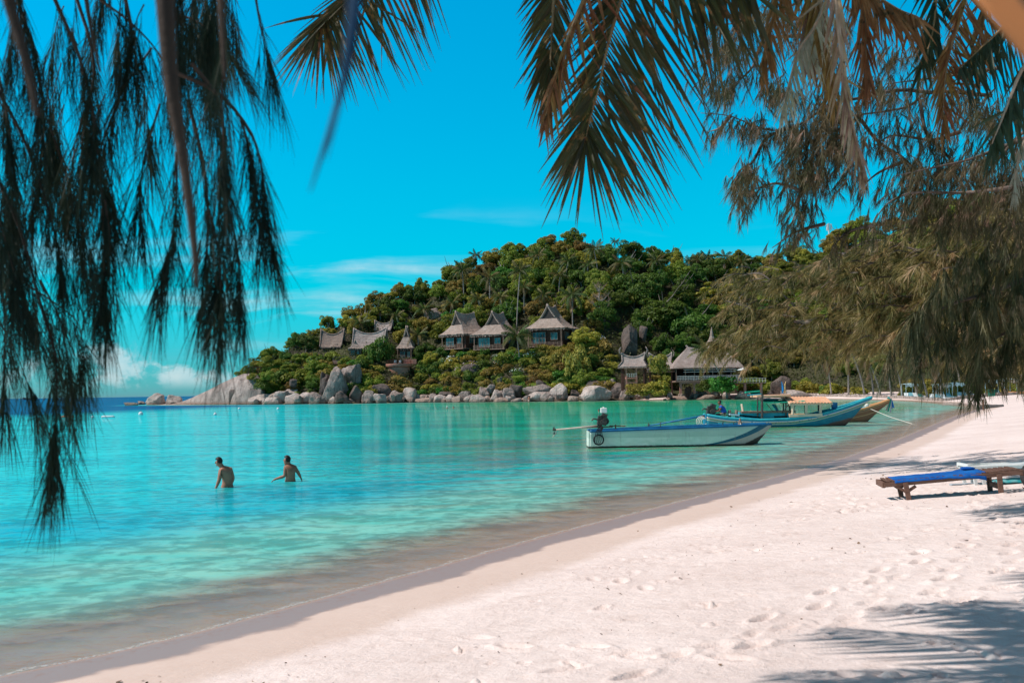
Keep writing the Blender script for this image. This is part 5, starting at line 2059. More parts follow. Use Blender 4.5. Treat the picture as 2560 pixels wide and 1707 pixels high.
for lst in UP:
    d0 = 14.5 if lst[0][0] < 2560 else 13.0
    c = curve_pts([P(q[0], q[1], d0 + crg.normal(0, 0.25)) for q in lst], 26)
    ulimbs.append((c, 0.030, 0.005))
    tot = sum((c[i + 1] - c[i]).length for i in range(26))
    nt = int(tot * 17)
    for k in range(nt):
        t = (k + crg.random()) / nt
        i = min(int((0.12 + 0.88 * t) * 26), 25)
        p = np.array(c[i][:]) + crg.normal(0, 0.07, 3)
        o = crg.normal(0, 1, 3)
        ax = np.array((c[i + 1] - c[i]).normalized()[:]) * 0.55 + o * 0.35 + np.array([0, 0, -0.7])
        nu.tuft(p, ax, 0.17 * crg.uniform(0.6, 1.4), 24, 0.17, 0.0062, 0.20, 0.6)
# denser pads of foliage
PADS = [(2090, 330, 60, 40, 40), (2060, 260, 70, 30, 30), (1990, 330, 50, 40, 26), (2020, 400, 40, 50, 26), (2000, 520, 28, 40, 14), (1860, 470, 24, 50, 12), (1830, 110, 50, 60, 24),
        (1800, 190, 50, 50, 18), (1870, 300, 50, 20, 14), (2330, 400, 90, 60, 34), (2450, 420, 90, 70, 40), (2500, 300, 60, 60, 26), (2200, 200, 60, 40, 22), (2280, 470, 60, 40, 20), (2400, 530, 80, 40, 26), (2550, 560, 60, 60, 30),
        (2250, 320, 60, 50, 14), (1900, 30, 70, 30, 20), (2060, 60, 90, 50, 30), (1960, 200, 50, 50, 20), (2000, 420, 36, 60, 20), (2300, 120, 90, 60, 30), (2430, 250, 70, 60, 26), (2540, 430, 50, 60, 30), (2320, 500, 60, 40, 20), (1880, 420, 30, 50, 14), (2110, 420, 40, 40, 16)]
for (cx_, cy_, rx_, ry_, n_) in PADS:
    for k in range(n_):
        d0 = 14.2 + crg.normal(0, 0.5)
        x_, y_ = cx_ + crg.normal(0, 0.55) * rx_, cy_ + crg.normal(0, 0.55) * ry_
        p = P(x_, y_, d0)
        for j in range(3):
            nu.tuft(np.array(p[:]) + crg.normal(0, 0.08, 3), (crg.normal(-0.2, 0.6), crg.normal(0, 0.6), -0.8), 0.18, 26, 0.18, 0.0062, 0.22, 0.6)
e2 = cas_tree((10.6, 12.5, 0.9), 'casuarina whose sunlit upper branches cross the blue sky at the upper right', CAS_UP, ulimbs, nu,
              [((10.6, 12.5, 0.4), 0.32), ((10.3, 12.8, 4), 0.26), ((9.8, 13.4, 7), 0.2), ((9.4, 14, 11), 0.1)])
e3 = cas_tree((11.8, 15.5, 0.9), 'darker green casuarina with hanging tips in front of the far right of the beach', CAS_UP, limbs, nd,
              [((11.8, 15.5, 0.4), 0.3), ((11.3, 15.3, 3), 0.24), ((10.8, 15, 6), 0.16), ((10.4, 15, 9), 0.06)])

# ---------------------------------------------------------------- foreground coconut palms
LF_G = leafmat('leaflet_olive_brown', (0.055, 0.052, 0.014), (0.10, 0.075, 0.022), (0.30, 0.13, 0.040), (0.54, 0.64), rand=0.15, scale=3.0, gloss=0.03, trans=0.30)
LF_R = leafmat('leaflet_russet', (0.22, 0.095, 0.028), (0.36, 0.18, 0.070), (0.06, 0.05, 0.018), (0.58, 0.68), rand=0.15, scale=4.0, gloss=0.02, trans=0.35)
LF_D = leafmat('leaflet_dead_tan', (0.32, 0.19, 0.11), (0.52, 0.36, 0.25), (0.17, 0.09, 0.05), (0.55, 0.68), rand=0.15, scale=4.0, gloss=0.01, trans=0.2)
LF_K = leafmat('leaflet_dark_green', (0.022, 0.040, 0.018), (0.055, 0.075, 0.030), (0.14, 0.09, 0.035), (0.60, 0.70), rand=0.15, scale=3.0, gloss=0.03, trans=0.3)
LF_P = leafmat('leaflet_pale', (0.34, 0.33, 0.22), (0.50, 0.46, 0.34), (0.18, 0.12, 0.06), (0.56, 0.66), rand=0.1, scale=4.0, gloss=0.03, trans=0.25)
STALK = mat('frond_stalk', (0.22, 0.13, 0.06), (0.32, 0.21, 0.10), 6, rough=0.5)
STALK_T = mat('frond_stalk_tan', (0.42, 0.29, 0.20), (0.52, 0.38, 0.28), 6, rough=0.6)
frr = random.Random(4)
LEAFLETS = [0]


def big_frond(parent, B0, crown, rach, dep, keys, n, m, stalk=STALK, wid=0.026, sep=True, zj=0.35, r0=0.016, label=None, stray=0.12):
    """rach: photo points of the midrib; keys: (t, (Lx, Ly), (Rx, Ry)) leaflet reach in photo pixels at that depth"""
    ctrl = [P(q[0], q[1], dep + (q[2] if len(q) > 2 else 0)) for q in rach]
    c = curve_pts(ctrl, 40)
    pre = []
    if crown is not None:
        a = Vector(crown)
        m_ = a.lerp(c[0], 0.5) + Vector((0, 0, 0.25))
        pre = [a, m_]
    mb = MB()
    allp = pre + c
    mb.tube([p - B0 for p in allp], [r0 * 1.8, r0 * 1.3][:len(pre)] + [r0 * (1 - 0.85 * i / 40) for i in range(41)], 6)
    f = mb.build('frond', stalk, parent, smooth=True, label=label)
    s_ = S(dep)
    ts = [k[0] for k in keys]
    joined = MB()
    right = ROT @ Vector((1, 0, 0))
    down = ROT @ Vector((0, -1, 0))
    fwd = ROT @ Vector((0, 0, -1))
    for i in range(n):
        t = (i + 0.3 * frr.random()) / (n - 1)
        t = min(t, 1.0)
        x = t * 40
        k = min(int(x), 39)
        p = c[k].lerp(c[k + 1], x - k)
        for side_ in (1, 2):
            vx = np.interp(t, ts, [q[side_][0] for q in keys])
            vy = np.interp(t, ts, [q[side_][1] for q in keys])
            if abs(vx) + abs(vy) < 8:
                continue
            jl = frr.uniform(0.80, 1.10)
            ja = frr.gauss(0, 0.045) + (frr.gauss(0, 0.35) if frr.random() < stray else 0)
            vx, vy = vx * math.cos(ja) - vy * math.sin(ja), vx * math.sin(ja) + vy * math.cos(ja)
            d = (right * vx + down * vy) * s_ * jl
            L_ = d.length
            d = d + fwd * (frr.gauss(0, zj) * L_)
            d = d.normalized()
            w_ = wid * frr.uniform(0.75, 1.15) * min(1, 0.4 + L_ / 0.5)
            nrm = (fwd + right * frr.gauss(0, 0.5) + down * frr.gauss(0, 0.3)).normalized()
            sidev = d.cross(nrm).normalized()
            nrm = sidev.cross(d).normalized()
            q = MB()
            vs = []
            segs = 6
            for j in range(segs + 1):
                u = j / segs
                pos = p + d * (L_ * u) + Vector((0, 0, -1)) * (0.10 * L_ * u * u)
                ww = w_ * (0.35 + 0.65 * min(1, u * 5)) * (1 - max(0, u - 0.45) / 0.55 * 0.93) * 0.5
                vs += [pos - sidev * ww - B0, pos + nrm * ww * 0.45 - B0, pos + sidev * ww - B0]
            fs = []
            for j in range(segs):
                a = j * 3
                fs += [(a, a + 1, a + 4, a + 3), (a + 1, a + 2, a + 5, a + 4)]
            if sep:
                q.add(vs, fs)
                q.build('leaflet', m, f)
                LEAFLETS[0] += 1
            else:
                joined.add(vs, fs)
    if not sep:
        tag(joined.build('leaflets', m, f), kind='stuff')
    return f


CA = P(1560, -700, 6.2)
baseA = Vector((2.6, -1.8, 0.7))
pa = empty('coconut_palm', baseA, 0, 'coconut palm whose big olive-brown frond hangs into the top centre of the view', 'palm tree')
mb = MB()
tp_ = [Vector((0, 0, -0.3)), Vector((0.2, 1.2, 1.4)), Vector((0.0, 3.4, 3.3)), Vector((-0.8, 5.8, 5.0)), CA - baseA]
mb.tube(curve_pts(tp_, 20), [0.19 - 0.004 * i for i in range(21)], 12)
mb.build('trunk', PALMBARK, pa, smooth=True)
big_frond(pa, baseA, CA, [(1580, -90), (1552, 0), (1518, 120), (1495, 225), (1472, 310), (1464, 352)], 6.0,
          [(0, (-135, 110), (225, 345)), (.3, (-130, 130), (208, 330)), (.6, (-138, 150), (180, 285)), (.85, (-125, 180), (128, 210)), (1, (-18, 235), (15, 230))],
          74, LF_G, wid=0.025, label='large olive-brown frond hanging in the top centre')
big_frond(pa, baseA, CA, [(1395, -110), (1386, -20), (1380, 80), (1376, 160), (1374, 195)], 6.1,
          [(0, (-105, 105), (60, 90)), (.5, (-85, 125), (45, 100)), (.8, (-55, 130), (30, 100)), (1, (-8, 120), (6, 110))], 44, LF_G, wid=0.026)
big_frond(pa, baseA, CA, [(1500, -120), (1455, 10), (1410, 120), (1378, 230), (1362, 300)], 5.8,
          [(0, (-45, 130), (40, 150)), (.6, (-40, 120), (28, 130)), (1, (-12, 70), (5, 80))], 30, LF_R, wid=0.022, zj=0.3, stray=0.3)
big_frond(pa, baseA, CA, [(1600, -160), (1700, -90), (1790, -40), (1880, -20)], 5.7,
          [(0, (40, 200), (150, 380)), (.4, (40, 200), (110, 350)), (.75, (20, 150), (90, 260)), (1, (30, 120), (60, 170))], 30, LF_G, wid=0.030, label='frond hanging right of the large central one')
big_frond(pa, baseA, CA, [(1040, -150), (960, -80), (890, -20), (830, 30), (800, 62)], 6.0,
          [(0, (-190, 160), (75, 215)), (.3, (-190, 160), (112, 225)), (.6, (-170, 150), (108, 222)), (.85, (-130, 155), (75, 200)), (1, (-20, 190), (8, 195))],
          72, LF_G, wid=0.018, label='frond fanning out at the top left of the centre')
# unseen fronds of the same crown (they throw the shade on the sand)
for k in range(13):
    a = 2 * math.pi * k / 13 + 0.2
    f = obj('frond', FR_O[k % 2], pa)
    f.location = CA - baseA + Vector((0, 0, 0.1))
    f.rotation_euler = (0, -0.42 + 0.02 * k, a)
    f.scale = (0.95,) * 3
for k, (x_, y_, d_) in enumerate(((775, 480, 0.72), (815, 400, 0.60))):
    # long loose leaflets dangling close to the lens
    mb = MB()
    c = curve_pts([P(905 - 20 * k, -160, d_), P(885 - 12 * k, 60, d_), P(850, 240, d_), P(x_, y_, d_)], 14)
    vs = []
    for i, p in enumerate(c):
        ww = (0.0075 if k == 0 else 0.004) * (1 - (i / 14) ** 3 * 0.85) * 0.5
        vs += [p - Vector((ww, 0, 0)) - baseA, p + Vector((0, -ww * 0.5, 0)) - baseA, p + Vector((ww, 0, 0)) - baseA]
    fs = []
    for i in range(14):
        fs += [(i * 3, i * 3 + 1, i * 3 + 4, i * 3 + 3), (i * 3 + 1, i * 3 + 2, i * 3 + 5, i * 3 + 4)]
    mb.add(vs, fs)
    mb.build('frond_strip', mat('strip_blue_green', (0.01, 0.05, 0.11)), pa)

CC = Vector((-1.2, 5.2, 6.7))
baseC = Vector((-4.2, -1.6, 0.7))
pc = empty('coconut_palm', baseC, 0, 'coconut palm overhead whose crown shades the sand at the lower right', 'palm tree')
mb = MB()
mb.tube(curve_pts([Vector((0, 0, -0.5)), Vector((0.1, 0.8, 2.2)), Vector((0.7, 3.2, 4.4)), CC - baseC], 18), [0.19 - 0.004 * i for i in range(19)], 12)
mb.build('trunk', PALMBARK, pc, smooth=True)
for k in range(16):
    f = obj('frond', (FR_O + FR_G)[k % 2 + 4 * (k % 3 == 0)], pc)
    f.location = CC - baseC + Vector((0, 0, 0.1))
    f.rotation_euler = (0, -0.40 + 0.012 * k, 2 * math.pi * k / 16 * 2.4)
    f.scale = (0.72,) * 3

CB = P(2360, -560, 6.8)
baseB = Vector((6.6, 2.0, 0.9))
pb = empty('coconut_palm', baseB, 0, 'coconut palm with dead tan and russet fronds hanging at the top right', 'palm tree')
mb = MB()
mb.tube(curve_pts([Vector((0, 0, -0.3)), Vector((0.2, 0.8, 1.6)), Vector((-0.6, 2.6, 3.6)), CB - baseB], 18), [0.19 - 0.004 * i for i in range(19)], 12)
mb.build('trunk', PALMBARK, pb, smooth=True)
FB = [
    ([(2080, -120), (2092, 20), (2104, 140), (2118, 250), (2140, 350), (2160, 420)], 6.0, [(0, (-35, 130), (22, 150)), (.5, (-25, 120), (22, 130)), (.85, (-8, 90), (24, 100)), (1, (-2, 70), (8, 75))], 46, LF_D, STALK_T, 0.022, 0.2, 'long dead tan frond hanging lowest at the top right', True, 0.020),
    ([(2030, -120), (2050, 20), (2068, 130), (2085, 240)], 6.3, [(0, (-60, 140), (30, 130)), (.6, (-30, 120), (22, 110)), (1, (-8, 90), (10, 90))], 40, LF_R, STALK, 0.022, 0.3, None, False, 0.014),
    ([(2090, -60), (2040, 60), (1998, 124), (1972, 210), (1955, 280)], 6.2, [(0, (-20, 60), (30, 130)), (.4, (-16, 60), (34, 120)), (.8, (-8, 70), (22, 80)), (1, (-6, 60), (5, 60))], 40, LF_P, STALK_T, 0.020, 0.15, 'pale bleached frond catching the sun at the top right', True, 0.012),
    ([(1960, -110), (1945, -10), (1925, 90), (1905, 180)], 6.1, [(0, (-50, 120), (50, 130)), (.5, (-38, 110), (48, 110)), (1, (-8, 70), (10, 70))], 34, LF_R, STALK, 0.022, 0.3, None, False, 0.012),
    ([(1990, -120), (2010, -20), (2020, 70), (2025, 130)], 6.4, [(0, (-45, 120), (40, 130)), (1, (-15, 100), (15, 100))], 30, LF_D, STALK, 0.020, 0.3, None, False, 0.012),
    ([(2110, -120), (2170, -30), (2240, 20), (2290, 40)], 6.3, [(0, (20, 140), (70, 170)), (.5, (20, 120), (75, 140)), (1, (20, 70), (50, 90))], 34, LF_R, STALK, 0.024, 0.3, None, False, 0.012),
    ([(2150, -100), (2160, 20), (2165, 120), (2170, 200)], 6.5, [(0, (-40, 130), (45, 130)), (1, (-15, 90), (15, 90))], 30, LF_R, STALK, 0.022, 0.3, None, False, 0.012),
    ([(2430, -60), (2400, 50), (2372, 140), (2360, 230), (2357, 320)], 6.6, [(0, (-60, 90), (70, 120)), (.5, (-45, 95), (75, 105)), (.8, (-28, 90), (42, 95)), (1, (-4, 60), (5, 62))], 50, LF_R, STALK, 0.020, 0.25, 'russet frond hanging point-down left of the right edge', True, 0.012),
    ([(2330, -120), (2340, -10), (2330, 90), (2300, 170)], 6.8, [(0, (-70, 110), (60, 130)), (1, (-30, 80), (20, 90))], 34, LF_K, STALK, 0.022, 0.3, None, False, 0.012),
    ([(2600, -40), (2510, 65), (2455, 118), (2400, 170)], 6.5, [(0, (-30, 90), (60, 190)), (.5, (-25, 80), (45, 180)), (1, (-10, 50), (30, 110))], 44, LF_K, STALK, 0.020, 0.25, 'dark green frond slanting in from the right edge', False, 0.012),
    ([(2640, 60), (2557, 172), (2515, 275), (2480, 360)], 6.0, [(0, (-40, 110), (20, 160)), (.5, (-26, 120), (28, 150)), (1, (-10, 90), (8, 90))], 44, LF_K, STALK_T, 0.022, 0.25, 'green frond with a sunlit tan midrib at the right edge', False, 0.016),
    ([(2620, 260), (2562, 350), (2540, 430), (2536, 480)], 6.2, [(0, (-30, 60), (20, 90)), (1, (-5, 50), (5, 50))], 30, LF_P, STALK_T, 0.016, 0.25, None, False, 0.010),
    ([(2480, -120), (2470, 0), (2450, 90), (2430, 160)], 6.9, [(0, (-60, 110), (60, 120)), (1, (-20, 80), (20, 80))], 34, LF_R, STALK, 0.020, 0.3, None, False, 0.012),
]
for rach, dp, keys, n, m, st, wd, zj, lab, sep_, r0_ in FB:
    big_frond(pb, baseB, CB, rach, dp, keys, n, m, stalk=st, wid=wd, sep=sep_, zj=zj, r0=r0_, label=lab, stray=0.2)
for k in range(8):
    a = 2 * math.pi * k / 8
    f = obj('frond', FR_O[k % 4], pb)
    f.location = CB - baseB + Vector((0, 0, 0.1))
    f.rotation_euler = (0, -0.6 + 0.04 * k, a)
    f.scale = (0.6,) * 3
# dry sheath very close to the lens in the upper right corner
mb = MB()
c = curve_pts([P(2760, 330, 0.72), P(2600, 110, 0.74), P(2500, -20, 0.78), P(2400, -190, 0.86)], 12)
vs = []
for i, p in enumerate(c):
    ww = 0.034
    vs += [p - Vector((ww, 0, -ww * 0.75)) - baseB, p + Vector((0, -0.012, 0.0)) - baseB, p + Vector((ww, 0, -ww * 0.75)) - baseB]
fs = []
for i in range(12):
    fs += [(i * 3, i * 3 + 1, i * 3 + 4, i * 3 + 3), (i * 3 + 1, i * 3 + 2, i * 3 + 5, i * 3 + 4)]
mb.add(vs, fs)
mb.build('leaf_sheath', mat('sheath_orange_brown', (0.42, 0.16, 0.055)), pb, solid=0.006)
# ---------------------------------------------------------------- boats
def attr_mat(name, fn, rough=0.45, spec=0.4):
    m = bpy.data.materials.new(name)
    m.use_nodes = True
    t = NT(m.node_tree)
    c, hgt = fn(t)
    kw = {'Base Color': c, 'Roughness': rough, 'Specular IOR Level': spec}
    if hgt is not None:
        kw['Normal'] = t.n('ShaderNodeBump', {'Height': hgt, 'Distance': 0.02, 'Strength': 0.6}).outputs[0]
    p = t.n('ShaderNodeBsdfPrincipled', kw)
    t.n('ShaderNodeOutputMaterial', {'Surface': p.outputs[0]})
    return m


BLUE = mat('paint_blue', (0.005, 0.095, 0.24), (0.01, 0.16, 0.33), 3, rough=0.5)
TEAL = mat('paint_teal', (0.02, 0.30, 0.38), (0.04, 0.42, 0.48), 3, rough=0.5)
CREAM = mat('paint_cream', (0.66, 0.50, 0.36), (0.72, 0.56, 0.40), 3, rough=0.6)
ORANGE_ROOF = mat('canopy_orange', (0.62, 0.34, 0.20), (0.70, 0.42, 0.27), 2, rough=0.7)
GREENCL = mat('awning_green', (0.01, 0.36, 0.22), (0.02, 0.45, 0.28), 2, rough=0.6)
METAL = mat('engine_metal', (0.05, 0.045, 0.042), (0.13, 0.10, 0.085), 12, rough=0.5, metal=0.5)
RUST = mat('rusty_steel', (0.17, 0.09, 0.06), (0.28, 0.17, 0.12), 9, rough=0.7)
ROPE = mat('rope_white', (0.66, 0.62, 0.55))
RUBBER = mat('rubber_black', (0.012, 0.012, 0.014), rough=0.5)
SHAFT = mat('shaft_pale', (0.45, 0.36, 0.30), (0.55, 0.46, 0.40), 4)


def hull(name, base, st, depth, m, parent, th=0.05, flat=0.75, drift=0.0, deck=None):
    """st: (px, sheer row, keel row, half beam at sheer)"""
    n = 40
    xs = np.linspace(0, len(st) - 1, n + 1)
    arr = np.array(st, dtype=float)
    V, below = [], []
    m_ = 9
    for x in xs:
        px_, sy, ky, hb = [float(np.interp(x, range(len(st)), arr[:, k])) for k in range(4)]
        top = P(px_, sy, depth) - base
        kl = P(px_, ky, depth) - base
        if ky > sy + 0.2:
            kl.z = max(kl.z, -0.35 - base.z)
        dy = drift * (x / (len(st) - 1))
        for j in range(2 * m_ + 1):
            a = j / m_ - 1                     # -1 near side sheer, 0 keel, 1 far side sheer
            r_ = abs(a)
            # flat bottom, flared side
            if r_ < 0.4:
                yy = hb * flat * (r_ / 0.4)
                zz = kl.z
            else:
                k = (r_ - 0.4) / 0.6
                yy = hb * (flat + (1 - flat) * k ** 0.8)
                zz = kl.z + (top.z - kl.z) * k
            xx = kl.x + (top.x - kl.x) * (0 if r_ < 0.4 else (r_ - 0.4) / 0.6)
            V.append((xx, (-1 if a < 0 else 1) * yy + dy, zz))
            below.append(top.z - zz)
    w_ = 2 * m_ + 1
    F = [(i * w_ + j, (i + 1) * w_ + j, (i + 1) * w_ + j + 1, i * w_ + j + 1) for i in range(n) for j in range(w_ - 1)]
    me_ = mesh_np(name, V, F, False, m, {'below': below})
    o = obj(name, me_, parent)
    sm = o.modifiers.new('s', 'SOLIDIFY')
    sm.thickness = th
    sm.offset = 0
    # transom
    mb = MB()
    idx = [j for j in range(w_)]
    mb.add([V[j] for j in idx], [tuple(idx)])
    mb.build('transom', m, parent, solid=0.05)
    # gunwale rails
    for sgn, nm in ((0, 'near'), (w_ - 1, 'far')):
        mb = MB()
        pts = [Vector(V[i * w_ + sgn]) + Vector((0, 0, 0.02)) for i in range(n + 1)]
        mb.tube(pts, 0.055 if depth < 50 else 0.075, 6)
        mb.build('gunwale', deck or BLUE, parent, smooth=True)
    return o, V, w_, n


# ---- pale skiff in front
d1 = 42.0
base1 = P(1700, 1112.5, d1)
base1.z = 0.0
skiff = empty('longtail_skiff', base1, 0, 'pale mint skiff with a blue rim and a long-tail engine, nearest of the three boats', 'boat', 'boats moored in the bay')


def skiff_paint(t):
    co = t.n('ShaderNodeTexCoord').outputs['Object']
    sx, sy, sz = t.n('ShaderNodeSeparateXYZ', {0: co}).outputs
    n1 = t.noise(t.mapping(co, (1, 1, 2.5)), 1.3, 6, 0.65)
    n2 = t.noise(t.mapping(co, (1, 1, 3)), 6, 5, 0.7)
    c = t.mix(t.ss(n1, 0.35, 0.65), (0.54, 0.64, 0.54), (0.72, 0.77, 0.68))
    # duller upper band with a wavy lower edge
    edge = t.math('ADD', sz, t.math('MULTIPLY_ADD', n1, 0.12, -0.06))
    c = t.mix(t.math('MULTIPLY', t.ss(edge, 0.40, 0.42), 0.55), c, (0.33, 0.46, 0.39))
    # blue sweep that curves up to the bow, buff panel beyond it
    zf = t.math('POWER', t.math('MAXIMUM', t.math('DIVIDE', sz, 0.78), 0.001), 0.42)
    u = t.math('SUBTRACT', sx, t.math('MULTIPLY_ADD', zf, 3.69, -0.40))
    inb = t.math('MULTIPLY', t.ss(u, 0.0, 0.02), t.ss(u, 0.50, 0.48))
    c = t.mix(t.ss(u, 0.48, 0.51), c, (0.50, 0.40, 0.34))
    c = t.mix(inb, c, (0.01, 0.11, 0.17))
    worn = t.math('MULTIPLY', inb, t.ss(n2, 0.62, 0.70))
    c = t.mix(worn, c, (0.35, 0.35, 0.33))
    wl = t.math('SUBTRACT', t.math('ADD', sz, t.math('MULTIPLY', n2, -0.10)), t.math('MULTIPLY', t.math('MAXIMUM', t.math('SUBTRACT', sx, 2.7), 0.0), 0.42))
    c = t.mix(t.ss(wl, 0.04, 0.0), c, (0.055, 0.035, 0.028))
    st_ = t.math('MULTIPLY', t.ss(t.noise(t.mapping(co, (4, 1, 0.4)), 2, 5, 0.7), 0.56, 0.7), 0.35)
    c = t.mix(st_, c, (0.26, 0.22, 0.18))
    return c, t.math('MULTIPLY', n2, 1.0)


ST1 = [(1472, 1077.5, 1120, 0.62), (1500, 1077, 1121, 0.68), (1600, 1073, 1120, 0.80), (1700, 1069.5, 1119, 0.85), (1800, 1066, 1117, 0.82), (1860, 1064, 1116, 0.74),
       (1895, 1063, 1108, 0.62), (1915, 1062.5, 1088, 0.52), (1935, 1062, 1066, 0.42)]
o1, V1, w1_, n1_ = hull('hull', base1, ST1, d1, attr_mat('skiff_paint', skiff_paint, 0.55), skiff, drift=0.9, flat=0.8)


def L1(px_, py_, off=0.0):
    p = P(px_, py_, d1) - base1
    t_ = (px_ - 1472) / 463
    return Vector((p.x, off + 0.9 * t_, p.z))


MB().box((0, 0.45, 0.06), (6.6, 1.1, 0.05), rz=R(6.6)).build('floor_boards', TEAK_L, skiff)
for px_ in (1560, 1640, 1725, 1800):
    c = L1(px_, 1080)
    MB().box((c.x, c.y, c.z), (0.24, 1.45, 0.05)).build('thwart', TEAK_L, skiff)
MB().grid(lambda u, v: tuple(L1(1862 + 72 * u, 1062.5 + (0 if u > 0.5 else 0.4), (v - 0.5) * (1.35 - 0.55 * u))), 6, 4).build('bow_deck', mat('deck_bright_blue', (0.03, 0.30, 0.50)), skiff, solid=0.04)
# cleats and little hooks along the rim
for px_ in (1648, 1806, 1834):
    c = L1(px_, 1066, -0.75)
    MB().tube([c, c + Vector((0, 0, 0.16)), c + Vector((0.03, 0, 0.2))], 0.018, 5).build('cleat', METAL, skiff)
mb = MB()
c = L1(1855, 1061, -0.4)
mb.tube([c, c + Vector((0, 0, 0.16)), c + Vector((0, 0, 0.26))], [0.10, 0.05, 0.03], 8)
mb.build('bow_post', TEAK_L, skiff)
mb = MB()
mb.tube([L1(1855, 1060, -0.45), L1(1860, 1068, -0.78), L1(1862, 1090, -0.76), L1(1862, 1108, -0.74), L1(1868, 1116, -0.72)], 0.016, 5)
mb.tube([L1(1855, 1059, -0.5), L1(1849, 1066, -0.8), L1(1852, 1070, -0.8)], 0.02, 5)
mb.build('bow_rope', ROPE, skiff)


def longtail(parent, f, eng, scale, tip, tank=True, shaftm=SHAFT):
    """f(px,py,off): local point; eng: engine centre (px, py); tip: propeller (px, py)"""
    c = f(*eng)
    s_ = scale
    mb = MB()
    mb.box(c, (0.36 * s_, 0.34 * s_, 0.34 * s_), ry=R(8))
    mb.box(c + Vector((0.10, 0, 0.20)) * s_, (0.22 * s_, 0.30 * s_, 0.2 * s_), ry=R(20))
    mb.tube([c + Vector((0.05, -0.17, -0.05)) * s_, c + Vector((0.05, -0.27, -0.05)) * s_], 0.13 * s_, 12)
    mb.tube([c + Vector((0.16, 0.17, -0.02)) * s_, c + Vector((0.16, 0.24, -0.02)) * s_], 0.15 * s_, 12)
    for k in range(5):
        mb.box(c + Vector((-0.02, 0, 0.08 + 0.035 * k)) * s_, (0.26 * s_, 0.38 * s_, 0.012 * s_))
    mb.tube([c + Vector((-0.15, -0.12, 0.05)) * s_, c + Vector((-0.35, -0.12, 0.1)) * s_, c + Vector((-0.42, -0.12, 0.02)) * s_], 0.035 * s_, 6)
    e_ = mb.build('engine', METAL, parent, bevel=0.01)
    if tank:
        mb = MB()
        mb.box(c + Vector((0.08, 0, 0.42)) * s_, (0.24 * s_, 0.3 * s_, 0.2 * s_))
        mb.tube([c + Vector((0.08, 0, 0.5)) * s_, c + Vector((0.08, 0, 0.56)) * s_], 0.04 * s_, 8)
        mb.build('fuel_tank', WHITE, parent, bevel=0.03)
    mb = MB()
    mb.box(c + Vector((0, 0, -0.24)) * s_, (0.85 * s_, 0.24 * s_, 0.05 * s_))
    mb.tube([c + Vector((0, 0, -0.2)) * s_, c + Vector((0, 0, -0.75)) * s_], 0.05 * s_, 8)
    mb.tube([c + Vector((0.3, 0, -0.2)) * s_, c + Vector((0.95, 0, -0.22)) * s_], 0.025 * s_, 6)
    mb.tube([c + Vector((0.55, 0.05, -0.15)) * s_, c + Vector((0.55, 0.05, -0.5)) * s_], 0.03 * s_, 6)
    mb.build('engine_mount', RUST, parent)
    t_ = f(*tip)
    mb = MB()
    a = c + Vector((-0.1, 0, -0.2)) * s_
    mb.tube([a, a.lerp(t_, 0.3), t_], [0.05 * s_, 0.042 * s_, 0.03 * s_], 8)
    mb.build('shaft', shaftm, parent, smooth=True)
    mb = MB()
    dr = (t_ - a).normalized()
    for k in range(3):
        an = k * 2.094 + 0.5
        v = Vector((0, math.cos(an), math.sin(an)))
        p0 = t_ + v * 0.03
        p1 = t_ + v * 0.17 * s_
        sd_ = dr.cross(v) * 0.06
        mb.add([p0 - sd_ * 0.4, p0 + sd_ * 0.4, p1 + sd_ + dr * 0.05, p1 - sd_ - dr * 0.05], [(0, 1, 2, 3)])
    mb.tube([t_ - dr * 0.08, t_ + dr * 0.06], 0.035, 8)
    pr_ = mb.build('propeller', METAL, parent, solid=0.012)
    mb = MB()
    mb.tube([t_ + Vector((0.08, 0, -0.02)), t_ + Vector((0.06, 0, -0.16)), t_ + Vector((-0.08, 0, -0.3))], [0.02, 0.03, 0.012], 6)
    mb.build('skeg', SHAFT, parent)


longtail(skiff, L1, (1505, 1052), 1.05, (1385, 1074))
m90 = Matrix.Rotation(R(90), 3, 'X')
MB().ring(L1(1493, 1097, -0.76), 0.20, 0.03, 28, 7, m90).build('fender_ring', RUBBER, skiff, smooth=True)
mb = MB()
for k in range(5):
    a = L1(1500 + k, 1062, -0.1)
    b = L1(1488 + k * 3, 1075, -0.74)
    c_ = L1(1484 + k * 5, 1092 + k * 2, -0.78)
    mb.tube(curve_pts([a, b, c_, L1(1484 + k * 3, 1108, -0.76)], 10), 0.014, 5)
tag(mb.build('control_cables', RUBBER, skiff), kind='stuff')

# ---- teal long-tail boat with canopy
d2 = 61.6
base2 = P(1950, 1066, d2)
base2.z = 0.0
lt = empty('longtail_boat', base2, 0, 'big teal long-tail boat with an orange canopy and striped rim, moored behind the skiff', 'boat', 'boats moored in the bay')


def L2(px_, py_, off=0.0):
    p = P(px_, py_, d2) - base2
    return Vector((p.x, off, p.z))


